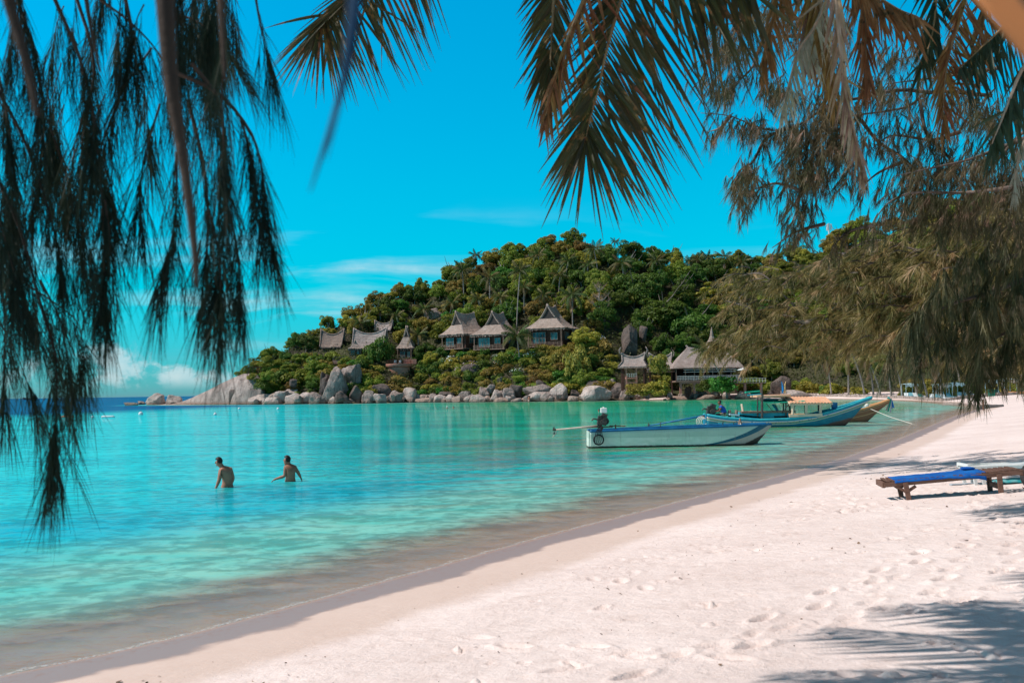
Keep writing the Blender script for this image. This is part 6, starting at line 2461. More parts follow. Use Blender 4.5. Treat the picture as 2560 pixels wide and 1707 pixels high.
def teal_paint(t):
    co = t.n('ShaderNodeTexCoord').outputs['Object']
    sx, sy, sz = t.n('ShaderNodeSeparateXYZ', {0: co}).outputs
    be = t.n('ShaderNodeAttribute', attribute_name='below').outputs['Fac']
    n2 = t.noise(t.mapping(co, (1, 1, 3)), 2.5, 6, 0.7)
    c = t.mix(t.ss(n2, 0.35, 0.7), (0.003, 0.15, 0.22), (0.008, 0.22, 0.29))
    bands = [(0.0, 0.10, (0.01, 0.22, 0.42)), (0.10, 0.17, (0.60, 0.56, 0.50)), (0.17, 0.215, (0.36, 0.22, 0.11)), (0.215, 0.27, (0.02, 0.35, 0.30)), (0.27, 0.31, (0.52, 0.42, 0.30))]
    for a, b, cc in bands:
        f = t.math('MULTIPLY', t.ss(be, a - 0.004, a + 0.004), t.ss(be, b + 0.004, b - 0.004))
        c = t.mix(f, c, cc)
    # red-brown bottom paint that shows where the stem rises
    rb = t.math('SUBTRACT', sz, t.math('MULTIPLY_ADD', sx, 0.22, -0.42))
    rb = t.math('ADD', rb, t.math('MULTIPLY_ADD', n2, 0.16, -0.08))
    f = t.math('MULTIPLY', t.ss(rb, 0.03, -0.10), t.ss(be, 0.33, 0.36))
    c = t.mix(f, c, (0.17, 0.065, 0.045))
    wlm = t.ss(t.math('ADD', sz, t.math('MULTIPLY', n2, -0.08)), 0.03, -0.02)
    c = t.mix(wlm, c, (0.05, 0.035, 0.03))
    # faded hand-painted marks along the side under the rim
    mk = t.noise(t.mapping(co, (9, 1, 14)), 1.0, 1, 0.4)
    mkf = t.math('MULTIPLY', t.math('MULTIPLY', t.ss(be, 0.11, 0.12), t.ss(be, 0.26, 0.25)), t.ss(mk, 0.60, 0.63))
    mkf = t.math('MULTIPLY', mkf, t.math('MULTIPLY', t.ss(sx, -3.2, -3.0), t.ss(sx, 2.9, 2.7)))
    c = t.mix(t.math('MULTIPLY', mkf, 0.8), c, (0.01, 0.10, 0.20))
    return c, n2


ST2 = [(1763, 1036.7, 1078, 0.55), (1790, 1041.5, 1079, 0.72), (1815, 1045, 1079, 0.82), (1887, 1048.6, 1079, 0.98), (1970, 1046.5, 1079, 1.0), (2029, 1037.9, 1078, 0.92),
       (2077, 1026, 1075, 0.72), (2105, 1018, 1066, 0.55), (2125, 1011.7, 1048, 0.42), (2150, 1003, 1020, 0.28), (2165, 998, 1006, 0.2), (2178, 993.3, 997, 0.14)]
TEALP = attr_mat('teal_paint', teal_paint, 0.45)
hull('hull', base2, ST2, d2, TEALP, lt, flat=0.62, deck=TEAL)
mb = MB()
mb.grid(lambda u, v: tuple(L2(1790 + 290 * u, 1056 - 14 * max(0, u - 0.6) * 2, (v - 0.5) * 1.5 * (1 - 0.4 * u))), 10, 4)
mb.build('deck', mat('deck_teal', (0.05, 0.42, 0.48), (0.10, 0.52, 0.56), 2), lt, solid=0.04)
# engine, operator's end
longtail(lt, L2, (1777, 1026), 1.35, (1622, 1064), tank=False, shaftm=BLUE)
mb = MB()
mb.tube([L2(1790, 1028), L2(1830, 1033), L2(1885, 1032)], 0.03, 6)
mb.build('tiller', METAL, lt)
mb = MB()
for k in range(4):
    r__ = 0.30 - 0.04 * k
    mb.ring(L2(1751 + k * 2, 1053, -0.3 - 0.05 * k), r__, 0.022, 24, 5, m90)
mb.build('rope_coil', ROPE, lt, smooth=True)
# seat
c = L2(1861, 1029)
st_ = bpy.data.objects.new('seat', None)
st_.location = c
link(st_, lt)
MB().box((0.1, 0, 0), (0.42, 0.42, 0.06)).build('seat_pan', CREAM, st_)
MB().box((-0.13, 0, 0.24), (0.06, 0.40, 0.48), ry=R(-8)).build('backrest', CREAM, st_, bevel=0.02)
MB().tube([(0.1, 0, -0.42), (0.1, 0, 0)], 0.04, 6).build('post', METAL, st_)
for px_ in (1824, 1841):
    c = L2(px_, 1024.5)
    MB().tube([c, L2(px_, 1045)], 0.09, 8).build('bollard', TEAK_L, lt)
# side boards and lockers
MB().box(L2(1858, 1039, -0.25), (1.9, 0.5, 0.10), ry=R(7)).build('side_bench', mat('bench_white_blue', (0.55, 0.68, 0.70)), lt)
MB().box(L2(1905, 1037), (3.0, 1.0, 0.42)).build('locker', TEAL, lt)
MB().box(L2(1915, 1029, -0.1), (3.3, 1.1, 0.10)).build('locker_top', RUST, lt)
MB().box(L2(1946, 1043, -0.4), (0.8, 0.3, 0.2)).build('dark_sack', RUBBER, lt)
MB().box(L2(1912, 1046, -0.5), (0.9, 0.3, 0.14)).build('dark_mat', RUBBER, lt)
# flat front awning on thin black posts
for px_, y0, y1, o_ in ((1888, 996, 1040, -0.6), (1897, 985, 1046, -0.8), (1958, 992, 1038, -0.6), (1900, 996, 1038, 0.6), (1965, 996, 1034, 0.6)):
    MB().tube([L2(px_, y0, o_), L2(px_, y1, o_)], 0.045 if px_ != 1897 else 0.08, 6).build('post', METAL, lt)
MB().tube([L2(1897, 962, -0.8), L2(1897, 990, -0.8)], 0.035, 6).build('mast', METAL, lt)
mb = MB()
mb.box(L2(1926, 989.5), (2.1, 1.7, 0.14), ry=R(-1))
mb.build('flat_canopy', ORANGE_ROOF, lt, bevel=0.03)
mb = MB()
for k in range(6):
    mb.box(L2(1886 + k * 16, 993.2), (0.05, 1.66, 0.06))
mb.build('canopy_ribs', TEAK_L, lt)
mb = MB()
mb.grid(lambda u, v: tuple(L2(1905 + 97 * u, 1005.5 - 4.5 * u + 1.5 * math.sin(u * 3.14), -0.95 + 1.0 * v) + Vector((0, 0, 0.12 * v))), 12, 4)
mb.build('green_awning', GREENCL, lt, solid=0.04)
for a, b in (((1905, 1006), (1925, 1028)), ((1925, 1003), (1938, 1024)), ((1965, 1004), (1948, 1032))):
    MB().tube([L2(*a, -0.9), L2(*b, -0.7)], 0.02, 5).build('stay', METAL, lt)
# hammock-like cloth bundles under the canopy
for (pa_, pb_, sag_, m_) in (((1890, 996), (1955, 996), 5, mat('cloth_faded', (0.30, 0.17, 0.20), (0.10, 0.30, 0.42), 2)), ((1915, 995), (1952, 997), 8, mat('cloth_blue', (0.02, 0.30, 0.45)))):
    mb = MB()
    mb.grid(lambda u, v: tuple(L2(pa_[0] + (pb_[0] - pa_[0]) * u, pa_[1] + sag_ * math.sin(u * 3.14) * v + 0.5, -0.35 + 0.5 * v)), 12, 4)
    mb.build('hanging_cloth', m_, lt, solid=0.02)
mb = MB()
mb.grid(lambda u, v: tuple(L2(1925 + 10 * u + 12 * v, 1010 + 16 * v, -0.3 + 0.3 * u)), 3, 6)
mb.build('hanging_cloth', mat('cloth_blue', (0.02, 0.30, 0.45)), lt, solid=0.02)
# gabled canopy of ribbed sheet on cream posts
gx0, gx1 = 1962, 2066
mb = MB()
for sy in (-1, 1):
    n = 26
    for i in range(n):
        u0, u1 = i / n, (i + 1) / n
        lift = 0.03 * (i % 2)
        a = L2(gx0 + (gx1 - gx0) * u0 - 3, 993.5, 0)
        b = L2(gx0 + (gx1 - gx0) * u1 - 3, 993.5, 0)
        c_ = L2(gx0 + (gx1 - gx0) * u1, 1008, sy * 1.15)
        d_ = L2(gx0 + (gx1 - gx0) * u0, 1008, sy * 1.15)
        lf = Vector((0, 0, lift))
        mb.add([a + lf, b + lf, c_ + lf, d_ + lf], [(0, 1, 2, 3)])
mb.build('gabled_canopy', ORANGE_ROOF, lt, solid=0.04)
for px_ in (1962, 2066):
    mb = MB()
    mb.add([L2(px_ - 3, 994.5, 0), L2(px_, 1008, -1.1), L2(px_, 1008, 1.1)], [(0, 1, 2)])
    mb.build('gable_end', TEAK_L, lt, solid=0.04)
    MB().tube([L2(px_, 1009, -1.15), L2(px_ - 3, 993, 0), L2(px_, 1009, 1.15)], 0.05, 5).build('barge_board', CREAM, lt)
for px_ in (1971, 2004, 2039):
    MB().bar(L2(px_, 1010, -1.0), L2(px_, 1037, -0.95), 0.11, 0.11).build('cream_post', CREAM, lt)
for px_ in (1985, 2024, 2058):
    MB().bar(L2(px_, 1008, 0.95), L2(px_, 1034, 0.9), 0.10, 0.10).build('post', METAL, lt)
MB().bar(L2(1962, 1010.5, -1.0), L2(2043, 1008.5, -1.0), 0.09, 0.12).build('top_rail', CREAM, lt)
MB().bar(L2(1962, 1038.5, -1.0), L2(2043, 1035.5, -1.0), 0.10, 0.16).build('bottom_rail', CREAM, lt)
for k in range(2):
    mb = MB()
    mb.grid(lambda u, v: tuple(L2(1976 + 17 * k + (4 - 2.5 * math.sin(v * 3.14)) * u, 1011 + 22 * v, 0.6 + 0.1 * u)), 3, 6)
    mb.build('tied_curtain', mat('curtain_maroon', (0.16, 0.05, 0.04)), lt, solid=0.02)
MB().box(L2(2086, 1016, 0), (0.32, 0.2, 0.5)).build('blue_post', BLUE, lt)
# pennants
for (px_, py_, m_, lab) in ((1954, 972, mat('pennant_blue', (0.01, 0.20, 0.50)), 'blue'), (1966, 972, mat('pennant_yellow', (0.72, 0.50, 0.22)), 'yellow')):
    f_ = empty('pennant', base2 + L2(px_, 992), 0, '%s pennant on a stick above the orange canopy of the teal boat' % lab, 'flag')
    MB().tube([(0, 0, 0), (0, 0, 0.95)], 0.015, 5).build('stick', METAL, f_)
    mb = MB()
    sg = 1 if lab == 'blue' else -1
    mb.grid(lambda u, v: (sg * (0.02 + (0.22 if v < .8 else .1) * u * v * 1.2), 0.05 * math.sin(u * 6 + v * 3), 0.95 - 0.72 * v), 4, 8)
    mb.build('cloth', m_, f_, solid=0.01)
for (px_, py_, rz_, m_) in ((1884, 979, 0, GREENCL), (1890, 986, 0.1, TEAL)):
    MB().box(L2(px_, py_, 0.3), (0.9, 0.3, 0.09), ry=R(-4)).build('roof_plank', m_, lt)

# ---- brown boat behind
d3 = 67.5
base3 = P(2140, 1060, d3)
base3.z = 0.0
bb_ = empty('longtail_boat', base3, 0, 'brown varnished long-tail boat with ribbons on its bow, half hidden behind the teal one', 'boat', 'boats moored in the bay')


def L3(px_, py_, off=0.0):
    p = P(px_, py_, d3) - base3
    return Vector((p.x, off, p.z))


def brown_paint(t):
    co = t.n('ShaderNodeTexCoord').outputs['Object']
    be = t.n('ShaderNodeAttribute', attribute_name='below').outputs['Fac']
    n2 = t.noise(t.mapping(co, (1, 1, 6)), 2.5, 6, 0.7)
    c = t.mix(t.ss(n2, 0.35, 0.7), (0.20, 0.075, 0.035), (0.30, 0.12, 0.055))
    for a, b, cc in ((0.0, 0.09, (0.55, 0.28, 0.12)), (0.42, 0.47, (0.50, 0.27, 0.12)), (0.16, 0.19, (0.45, 0.24, 0.12))):
        f = t.math('MULTIPLY', t.ss(be, a - 0.004, a + 0.004), t.ss(be, b + 0.004, b - 0.004))
        c = t.mix(f, c, cc)
    return c, n2


hull('hull', base3, [(1880, 1030, 1072, 0.5), (1960, 1038, 1073, 0.9), (2060, 1037, 1072, 0.95), (2120, 1028, 1071, 0.75), (2155, 1021, 1062, 0.55), (2180, 1014, 1040, 0.36), (2200, 1008, 1022, 0.22), (2222, 1000, 1006, 0.12)],
     d3, attr_mat('brown_varnish', brown_paint, 0.4), bb_, flat=0.6, deck=mat('rail_orange', (0.55, 0.28, 0.12)))
MB().box(L3(2160, 1020, 0), (0.9, 0.8, 0.12), ry=R(-15)).build('bow_deck', TEAL, bb_)
MB().ball(L3(2167, 1014, 0), 0.16, 8, 6).build('rope_bundle', ROPE, bb_)
rb_ = empty('bow_garland', base3 + L3(2222, 1000), 0, 'bundle of blue, yellow and pink ribbons tied round the bow of the brown boat', 'ribbons')
for k, cc in enumerate(((0.01, 0.14, 0.48), (0.02, 0.22, 0.55), (0.60, 0.38, 0.12), (0.62, 0.40, 0.36), (0.02, 0.30, 0.20), (0.60, 0.5, 0.48))):
    mb = MB()
    ang = k * 1.05
    mb.grid(lambda u, v: (0.04 + 0.10 * (u - 0.5) + 0.16 * v * math.cos(ang) - 0.25 * v * (k > 1) * 0.8 + 0.12, 0.14 * math.sin(ang) * v + 0.02 * math.sin(v * 9), 0.10 - (0.62 + 0.06 * k) * v), 2, 7)
    mb.build('ribbon', mat('ribbon_colour_%s' % 'abcdef'[k], cc), rb_, solid=0.01)
MB().ring((0.02, 0, 0.06), 0.13, 0.05, 14, 6, Matrix.Rotation(R(70), 3, 'Y')).build('knot_band', mat('ribbon_green_band', (0.02, 0.25, 0.25)), rb_, smooth=True)
MB().tube([L3(2168, 1020, -0.3), L3(2192, 1040, -2.4), L3(2221, 1058.5, -5.2)], 0.022, 5).build('mooring_rope', ROPE, bb_)

# ---------------------------------------------------------------- people
SKIN = mat('skin_tan', (0.32, 0.14, 0.085), (0.26, 0.11, 0.07), 6, rough=0.55, spec=0.35)
SKIN2 = mat('skin_tan_light', (0.37, 0.165, 0.105), (0.31, 0.135, 0.085), 6, rough=0.55, spec=0.35)
HAIR = mat('hair_black', (0.012, 0.009, 0.008), rough=0.5)


def skin_body(name, verts, edges, radii, m, parent, sub=2, root=0):
    me_ = bpy.data.meshes.new(name)
    me_.from_pydata([tuple(v) for v in verts], edges, [])
    me_.materials.append(m)
    o = obj(name, me_, parent)
    sk = o.modifiers.new('skin', 'SKIN')
    if not me_.skin_vertices:
        bm_ = None
    for i, rd in enumerate(radii):
        sv = me_.skin_vertices[0].data[i]
        sv.radius = rd if hasattr(rd, '__len__') else (rd * 1.13, rd * 1.13)
        sv.use_root = (i == root)
    sk.use_smooth_shade = True
    ss = o.modifiers.new('sub', 'SUBSURF')
    ss.levels = sub
    ss.render_levels = sub
    return o


def person(label, loc, J, sk=SKIN, shorts=None, shirt=None, hair=True, scale=1.0, facing=(-1, 0, 0), rz=0.0, group=None):
    """J: joint name -> local position; missing legs are allowed"""
    e = empty('person', loc, rz, label, 'person', group, scale)
    names = ['pelvis', 'waist', 'chest', 'upper', 'neck', 'jaw', 'head', 'crown']
    Rd = {'pelvis': 0.125, 'waist': 0.115, 'chest': 0.130, 'upper': 0.115, 'neck': 0.055, 'jaw': 0.070, 'head': 0.088, 'crown': 0.060,
          'shoulder': 0.066, 'elbow': 0.043, 'wrist': 0.028, 'palm': 0.030, 'hip': 0.092, 'knee': 0.058, 'ankle': 0.038, 'toe': 0.034}
    V, E, Rr_ = [], [], []
    idx = {}

    def put(k, pos, rad, par=None):
        idx[k] = len(V)
        V.append(Vector(pos))
        Rr_.append(rad)
        if par is not None:
            E.append((idx[par], idx[k]))
    prev = None
    for k in names:
        put(k, J[k], Rd[k], prev)
        prev = k
    for sd_ in 'LR':
        if 'shoulder' + sd_ not in J:
            continue
        put('shoulder' + sd_, J['shoulder' + sd_], Rd['shoulder'], 'upper')
        put('uparm' + sd_, Vector(J['shoulder' + sd_]).lerp(Vector(J['elbow' + sd_]), 0.5), 0.052, 'shoulder' + sd_)
        put('elbow' + sd_, J['elbow' + sd_], Rd['elbow'], 'uparm' + sd_)
        put('forearm' + sd_, Vector(J['elbow' + sd_]).lerp(Vector(J['wrist' + sd_]), 0.35), 0.043, 'elbow' + sd_)
        put('wrist' + sd_, J['wrist' + sd_], Rd['wrist'], 'forearm' + sd_)
        w_, el = Vector(J['wrist' + sd_]), Vector(J['elbow' + sd_])
        dr = (Vector(J.get('hand' + sd_, w_ + (w_ - el) * 0.4)) - w_).normalized()
        put('palm' + sd_, w_ + dr * 0.075, (0.032, 0.018), 'wrist' + sd_)
    for sd_ in 'LR':
        if 'knee' + sd_ not in J:
            continue
        put('hip' + sd_, J['hip' + sd_], Rd['hip'], 'pelvis')
        put('knee' + sd_, J['knee' + sd_], Rd['knee'], 'hip' + sd_)
        put('calf' + sd_, Vector(J['knee' + sd_]).lerp(Vector(J['ankle' + sd_]), 0.35), 0.056, 'knee' + sd_)
        put('ankle' + sd_, J['ankle' + sd_], Rd['ankle'], 'calf' + sd_)
        f_ = Vector(facing)
        put('toe' + sd_, Vector(J['ankle' + sd_]) + f_ * 0.14 + Vector((0, 0, -0.05)), Rd['toe'], 'ankle' + sd_)
    body = skin_body('body', V, E, Rr_, sk, e)
    # hands: four bent fingers and a thumb
    for sd_ in 'LR':
        if 'shoulder' + sd_ not in J:
            continue
        w_ = V[idx['wrist' + sd_]]
        pl = V[idx['palm' + sd_]]
        dr = (pl - w_).normalized()
        sdv = dr.cross(Vector((0, 0, 1)))
        sdv = sdv.normalized() if sdv.length > 0.1 else Vector((1, 0, 0))
        up = sdv.cross(dr).normalized()
        fv, fe, fr_ = [w_ + dr * 0.03], [], [0.02]
        for i, ln in enumerate((0.075, 0.085, 0.08, 0.062)):
            b = pl + sdv * (0.027 - 0.018 * i) + dr * 0.01
            k = len(fv)
            fv += [b, b + dr * ln * 0.5 - up * 0.004, b + dr * ln * 0.9 - up * 0.022]
            fr_ += [0.0105, 0.009, 0.007]
            fe += [(0, k), (k, k + 1), (k + 1, k + 2)]
        k = len(fv)
        b = w_ + dr * 0.035 + sdv * 0.028
        fv += [b, b + (dr + sdv * 0.9).normalized() * 0.035, b + (dr * 1.2 + sdv * 0.6).normalized() * 0.065]
        fr_ += [0.013, 0.011, 0.008]
        fe += [(0, k), (k, k + 1), (k + 1, k + 2)]
        skin_body('hand', fv, fe, fr_, sk, e, sub=1)
    hd = Vector(J['head'])
    cw = Vector(J['crown'])
    f_ = Vector(J.get('face', facing)).normalized()
    upv = (cw - Vector(J['jaw'])).normalized()
    sdv = f_.cross(upv).normalized()
    f_ = upv.cross(sdv).normalized()
    mx = Matrix((sdv, -f_, upv)).transposed()
    if hair:
        mb = MB()
        # cap that covers the back and top of the skull, leaving the face free
        nu, nv = 22, 14
        vs, keep = [], []
        for j in range(nv + 1):
            ph = math.pi * j / nv
            for i in range(nu):
                th_ = 2 * math.pi * i / nu
                q = Vector((math.sin(ph) * math.cos(th_) * 0.086, math.sin(ph) * math.sin(th_) * 0.098, math.cos(ph) * 0.104))
                q += Vector((0, 0.0, 0.0)) + q.normalized() * mnoise.noise(q * 40) * 0.006
                vs.append(hd + mx @ (q + Vector((0, 0.010, 0.022))))
                keep.append((q.y > -0.02 and q.z > -0.065) or q.z > 0.045)
        fs = []
        for j in range(nv):
            for i in range(nu):
                a, b, c_, d_ = j * nu + i, (j + 1) * nu + i, (j + 1) * nu + (i + 1) % nu, j * nu + (i + 1) % nu
                if keep[a] and keep[b] and keep[c_] and keep[d_]:
                    fs.append((a, b, c_, d_))
        mb.add(vs, fs)
        mb.build('hair', HAIR, e, smooth=True, solid=0.008)
    # face: nose, brow, eyes, mouth, ears
    fb = MB()
    c_ = hd + f_ * 0.074
    fb.ball(c_ + f_ * 0.010 - upv * 0.012, (0.013, 0.019, 0.024), 8, 6, mx)
    fb.ball(c_ + upv * 0.022 - f_ * 0.006, (0.045, 0.012, 0.009), 8, 5, mx)
    fb.ball(c_ - upv * 0.05 - f_ * 0.012, (0.022, 0.014, 0.008), 8, 5, mx)
    fb.ball(c_ - upv * 0.082 - f_ * 0.014, (0.026, 0.020, 0.016), 8, 5, mx)
    fb.build('facial_features', sk, e, smooth=True)
    for s_ in (-1, 1):
        MB().ball(hd + sdv * s_ * 0.076 - upv * 0.008 + f_ * 0.0, (0.010, 0.020, 0.032), 8, 6, mx).build('ear', sk, e, smooth=True)
        MB().ball(hd + sdv * s_ * 0.033 + f_ * 0.068 + upv * 0.006, 0.009, 6, 5).build('eye', mat('eye_dark', (0.02, 0.015, 0.012)), e, smooth=True)
    if shirt:
        sv, se, sr = [V[idx[k]] for k in ('pelvis', 'waist', 'chest', 'upper')], [(0, 1), (1, 2), (2, 3)], [0.140, 0.135, 0.148, 0.128]
        for sd_ in 'LR':
            k = len(sv)
            sv += [V[idx['shoulder' + sd_]], V[idx['uparm' + sd_]]]
            sr += [0.082, 0.070]
            se += [(3, k), (k, k + 1)]
        skin_body('shirt', sv, se, sr, shirt, e)
    if shorts:
        sv, se, sr = [Vector(J['pelvis']) + Vector((0, 0, 0.035)), Vector(J['pelvis'])], [(0, 1)], [0.128, 0.140]
        for sd_ in 'LR':
            if 'knee' + sd_ in J:
                k = len(sv)
                sv += [V[idx['hip' + sd_]], V[idx['hip' + sd_]].lerp(V[idx['knee' + sd_]], 0.6)]
                sr += [0.108, 0.092]
                se += [(1, k), (k, k + 1)]
        skin_body('shorts', sv, se, sr, shorts, e)
    return e


m1 = G(563, 1217.5)
person('dark-haired man wading waist-deep with his head bowed, blue swimming shorts, left one of the two', (m1.x, m1.y, 0), {
    'pelvis': (0.045, 0.05, -0.02), 'waist': (0.045, 0.04, 0.13), 'chest': (0.05, 0.0, 0.29), 'upper': (0.01, -0.03, 0.43), 'neck': (-0.065, -0.05, 0.535),
    'jaw': (-0.125, -0.06, 0.60), 'head': (-0.160, -0.06, 0.665), 'crown': (-0.145, -0.055, 0.725), 'face': (-0.85, 0.12, -0.5),
    'shoulderL': (-0.075, -0.14, 0.43), 'elbowL': (-0.105, -0.19, 0.20), 'wristL': (-0.17, -0.20, 0.03), 'handL': (-0.22, -0.2, -0.04),
    'shoulderR': (0.125, 0.05, 0.45), 'elbowR': (0.185, 0.08, 0.22), 'wristR': (0.145, -0.02, 0.03), 'handR': (0.13, -0.05, -0.05),
    'hipL': (-0.05, 0.0, -0.10), 'kneeL': (-0.10, -0.02, -0.48), 'ankleL': (-0.06, 0.0, -0.88),
    'hipR': (0.13, 0.1, -0.10), 'kneeR': (0.14, 0.08, -0.48), 'ankleR': (0.20, 0.1, -0.88)}, SKIN2, shorts=mat('shorts_navy', (0.01, 0.03, 0.09)), group='men wading in the bay')
m2 = G(725, 1203.5)
person('slim dark-haired man wading with one arm stretched ahead, right one of the two', (m2.x, m2.y, 0), {
    'pelvis': (0.0, 0.03, -0.04), 'waist': (0.005, 0.02, 0.10), 'chest': (0.015, 0.0, 0.26), 'upper': (0.0, 0.0, 0.385), 'neck': (-0.045, 0.0, 0.475),
    'jaw': (-0.085, 0.0, 0.535), 'head': (-0.092, 0.0, 0.595), 'crown': (-0.080, 0.0, 0.655), 'face': (-0.97, 0.22, -0.08),
    'shoulderL': (-0.10, -0.07, 0.385), 'elbowL': (-0.12, -0.10, 0.165), 'wristL': (-0.375, -0.09, 0.085), 'handL': (-0.47, -0.08, 0.03),
    'shoulderR': (0.115, 0.07, 0.375), 'elbowR': (0.205, 0.10, 0.235), 'wristR': (0.265, 0.09, 0.125), 'handR': (0.30, 0.09, 0.05),
    'hipL': (-0.08, 0.0, -0.12), 'kneeL': (-0.14, -0.02, -0.5), 'ankleL': (-0.06, 0.0, -0.9),
    'hipR': (0.08, 0.06, -0.12), 'kneeR': (0.12, 0.08, -0.5), 'ankleR': (0.26, 0.1, -0.88)}, SKIN, shorts=mat('shorts_green', (0.01, 0.16, 0.06)), group='men wading in the bay')

STAND = {'pelvis': (0, 0, 0.92), 'waist': (0, 0, 1.06), 'chest': (0, 0, 1.22), 'upper': (0, 0, 1.36), 'neck': (0, 0, 1.47), 'jaw': (-0.02, 0, 1.54), 'head': (-0.01, 0, 1.61), 'crown': (0, 0, 1.67),
         'shoulderL': (-0.04, -0.19, 1.37), 'elbowL': (-0.06, -0.24, 1.10), 'wristL': (-0.13, -0.22, 0.86), 'shoulderR': (0.03, 0.19, 1.37), 'elbowR': (0.06, 0.24, 1.10), 'wristR': (0.02, 0.24, 0.86),
         'hipL': (0, -0.09, 0.86), 'kneeL': (-0.14, -0.10, 0.48), 'ankleL': (-0.12, -0.10, 0.08), 'hipR': (0, 0.09, 0.86), 'kneeR': (0.04, 0.10, 0.48), 'ankleR': (0.20, 0.10, 0.10)}
wp = G(2459, 1027, 0.05)
person('small child in dark red swimwear walking at the water edge by the big log', (wp.x, wp.y, 0.0), STAND, SKIN, shorts=mat('shorts_dark_red', (0.10, 0.015, 0.015)), scale=0.62)
wp = P(1322, 1004, 222)
person('bather standing in the shallows against the broad pale boulder', (wp.x, wp.y, -0.5), STAND, SKIN2, shorts=mat('shorts_pale', (0.5, 0.4, 0.35)), scale=1.05, rz=R(60))
SWIM = dict(STAND)
for i, (px_, lab, cap) in enumerate(((1118, 'swimmer with a white cap, left of the two heads near the rocks', True), (1134, 'dark-haired swimmer, right of the two heads near the rocks', False))):
    wp = G(px_, 1021)
    s_ = person(lab, (wp.x, wp.y, -1.38), SWIM, SKIN2, hair=not cap, group='swimmers near the rocks')
    if cap:
        MB().ball((0, 0, 1.64), (0.105, 0.12, 0.10), 12, 8).build('swim_cap', WHITE, s_, smooth=True)
wp = G(1497, 1029)
person('lone swimmer whose head shows above the skiff engine', (wp.x, wp.y, -1.42), SWIM, SKIN, group='swimmers near the rocks')
# man in the teal boat, seated, both hands on the engine
sb = base2 + L2(1806, 1044, -0.1)
person('man in a bright blue shirt seated at the engine of the teal boat', sb, {
    'pelvis': (0.10, 0, 0.20), 'waist': (0.08, 0, 0.33), 'chest': (0.02, 0, 0.50), 'upper': (-0.06, 0, 0.63), 'neck': (-0.13, 0, 0.72), 'jaw': (-0.17, 0, 0.78), 'head': (-0.165, 0, 0.85), 'crown': (-0.15, 0, 0.91),
    'shoulderL': (-0.09, -0.19, 0.62), 'elbowL': (-0.22, -0.24, 0.38), 'wristL': (-0.45, -0.16, 0.34), 'shoulderR': (-0.05, 0.19, 0.62), 'elbowR': (-0.2, 0.22, 0.40), 'wristR': (-0.46, 0.12, 0.42),
    'hipL': (0.05, -0.10, 0.16), 'kneeL': (-0.36, -0.14, 0.18), 'ankleL': (-0.30, -0.14, -0.24), 'hipR': (0.05, 0.10, 0.16), 'kneeR': (-0.34, 0.14, 0.2), 'ankleR': (-0.28, 0.14, -0.22)},
    mat('skin_dark', (0.16, 0.075, 0.05)), shorts=mat('shorts_khaki', (0.52, 0.33, 0.2)), shirt=mat('shirt_blue', (0.01, 0.09, 0.42)), scale=1.12)

# ---------------------------------------------------------------- sunbed, towel and chairs
def on_sand(px_, py_):
    z = 0.6
    for _ in range(12):
        p = G(px_, py_, z)
        z = ground_at(p.x, p.y)
    return G(px_, py_, z)


BEDW = mat('sunbed_wood', (0.115, 0.058, 0.040), (0.20, 0.105, 0.075), 3, bump=0.01, bscale=14, stretch=(1, 6, 6), rough=0.7)
fa = on_sand(2256, 1250)
fb_ = on_sand(2493, 1234)
ax = (fb_ - fa)
ang = math.atan2(ax.y, ax.x)
Lg = math.hypot(ax.x, ax.y)
hb = 0.34
sbed = empty('sunbed', fa, ang, 'low brown wooden sunbed with a blue towel over it, on the sand at the right', 'sunbed')
slope = (fb_.z - fa.z)
Wb = 0.66
x0, x1 = -0.30, Lg + 0.42


def zb(x):
    return hb + slope * x / Lg + 0.02 * x


for y_ in (0.0, Wb):
    MB().bar((x0, y_, zb(x0) - 0.05), (x1, y_, zb(x1) - 0.04), 0.05, 0.078).build('side_rail', BEDW, sbed, bevel=0.006)
    for x_ in (0.02, Lg):
        z_t = zb(x_) - 0.03
        s2 = 1 if x_ > 1 else -1
        MB().bar((x_ + 0.03, y_ - 0.055, z_t), (x_ + (0.10 if x_ < 1 else 0.06), y_ - 0.055, -0.12 + slope * x_ / Lg), 0.05, 0.082).build('leg', BEDW, sbed, bevel=0.005)
    for sg in (-1, 1):
        MB().bar((0.07, y_ - 0.005, zb(0) - 0.20), (0.07 + sg * 0.16, y_ - 0.005, zb(0) - 0.09), 0.03, 0.05).build('brace', BEDW, sbed)
MB().bar((x0, 0, zb(x0) - 0.05), (x0, Wb, zb(x0) - 0.05), 0.05, 0.1).build('end_rail', BEDW, sbed, bevel=0.005)
MB().bar((x1, 0, zb(x1) - 0.05), (x1, Wb, zb(x1) - 0.05), 0.05, 0.1).build('end_rail', BEDW, sbed, bevel=0.005)
MB().bar((Lg + 0.05, 0, 0.12 + slope), (Lg + 0.05, Wb, 0.12 + slope), 0.05, 0.08).build('cross_bar', BEDW, sbed)
ns = 24
for i in range(ns):
    x_ = x0 + 0.08 + (x1 - x0 - 0.16) * i / (ns - 1)
    MB().box((x_, Wb / 2, zb(x_) + 0.008), (0.062, Wb + 0.02, 0.018), rz=R(frr.uniform(-.5, .5))).build('slat', BEDW, sbed)
TOWEL = mat('towel_blue', (0.002, 0.08, 0.34), (0.004, 0.13, 0.45), 4, bump=0.01, bscale=60, rough=0.9)
tw = empty('towel', fa, ang, 'bright blue towel spread and bunched along the wooden sunbed', 'towel')
mb = MB()


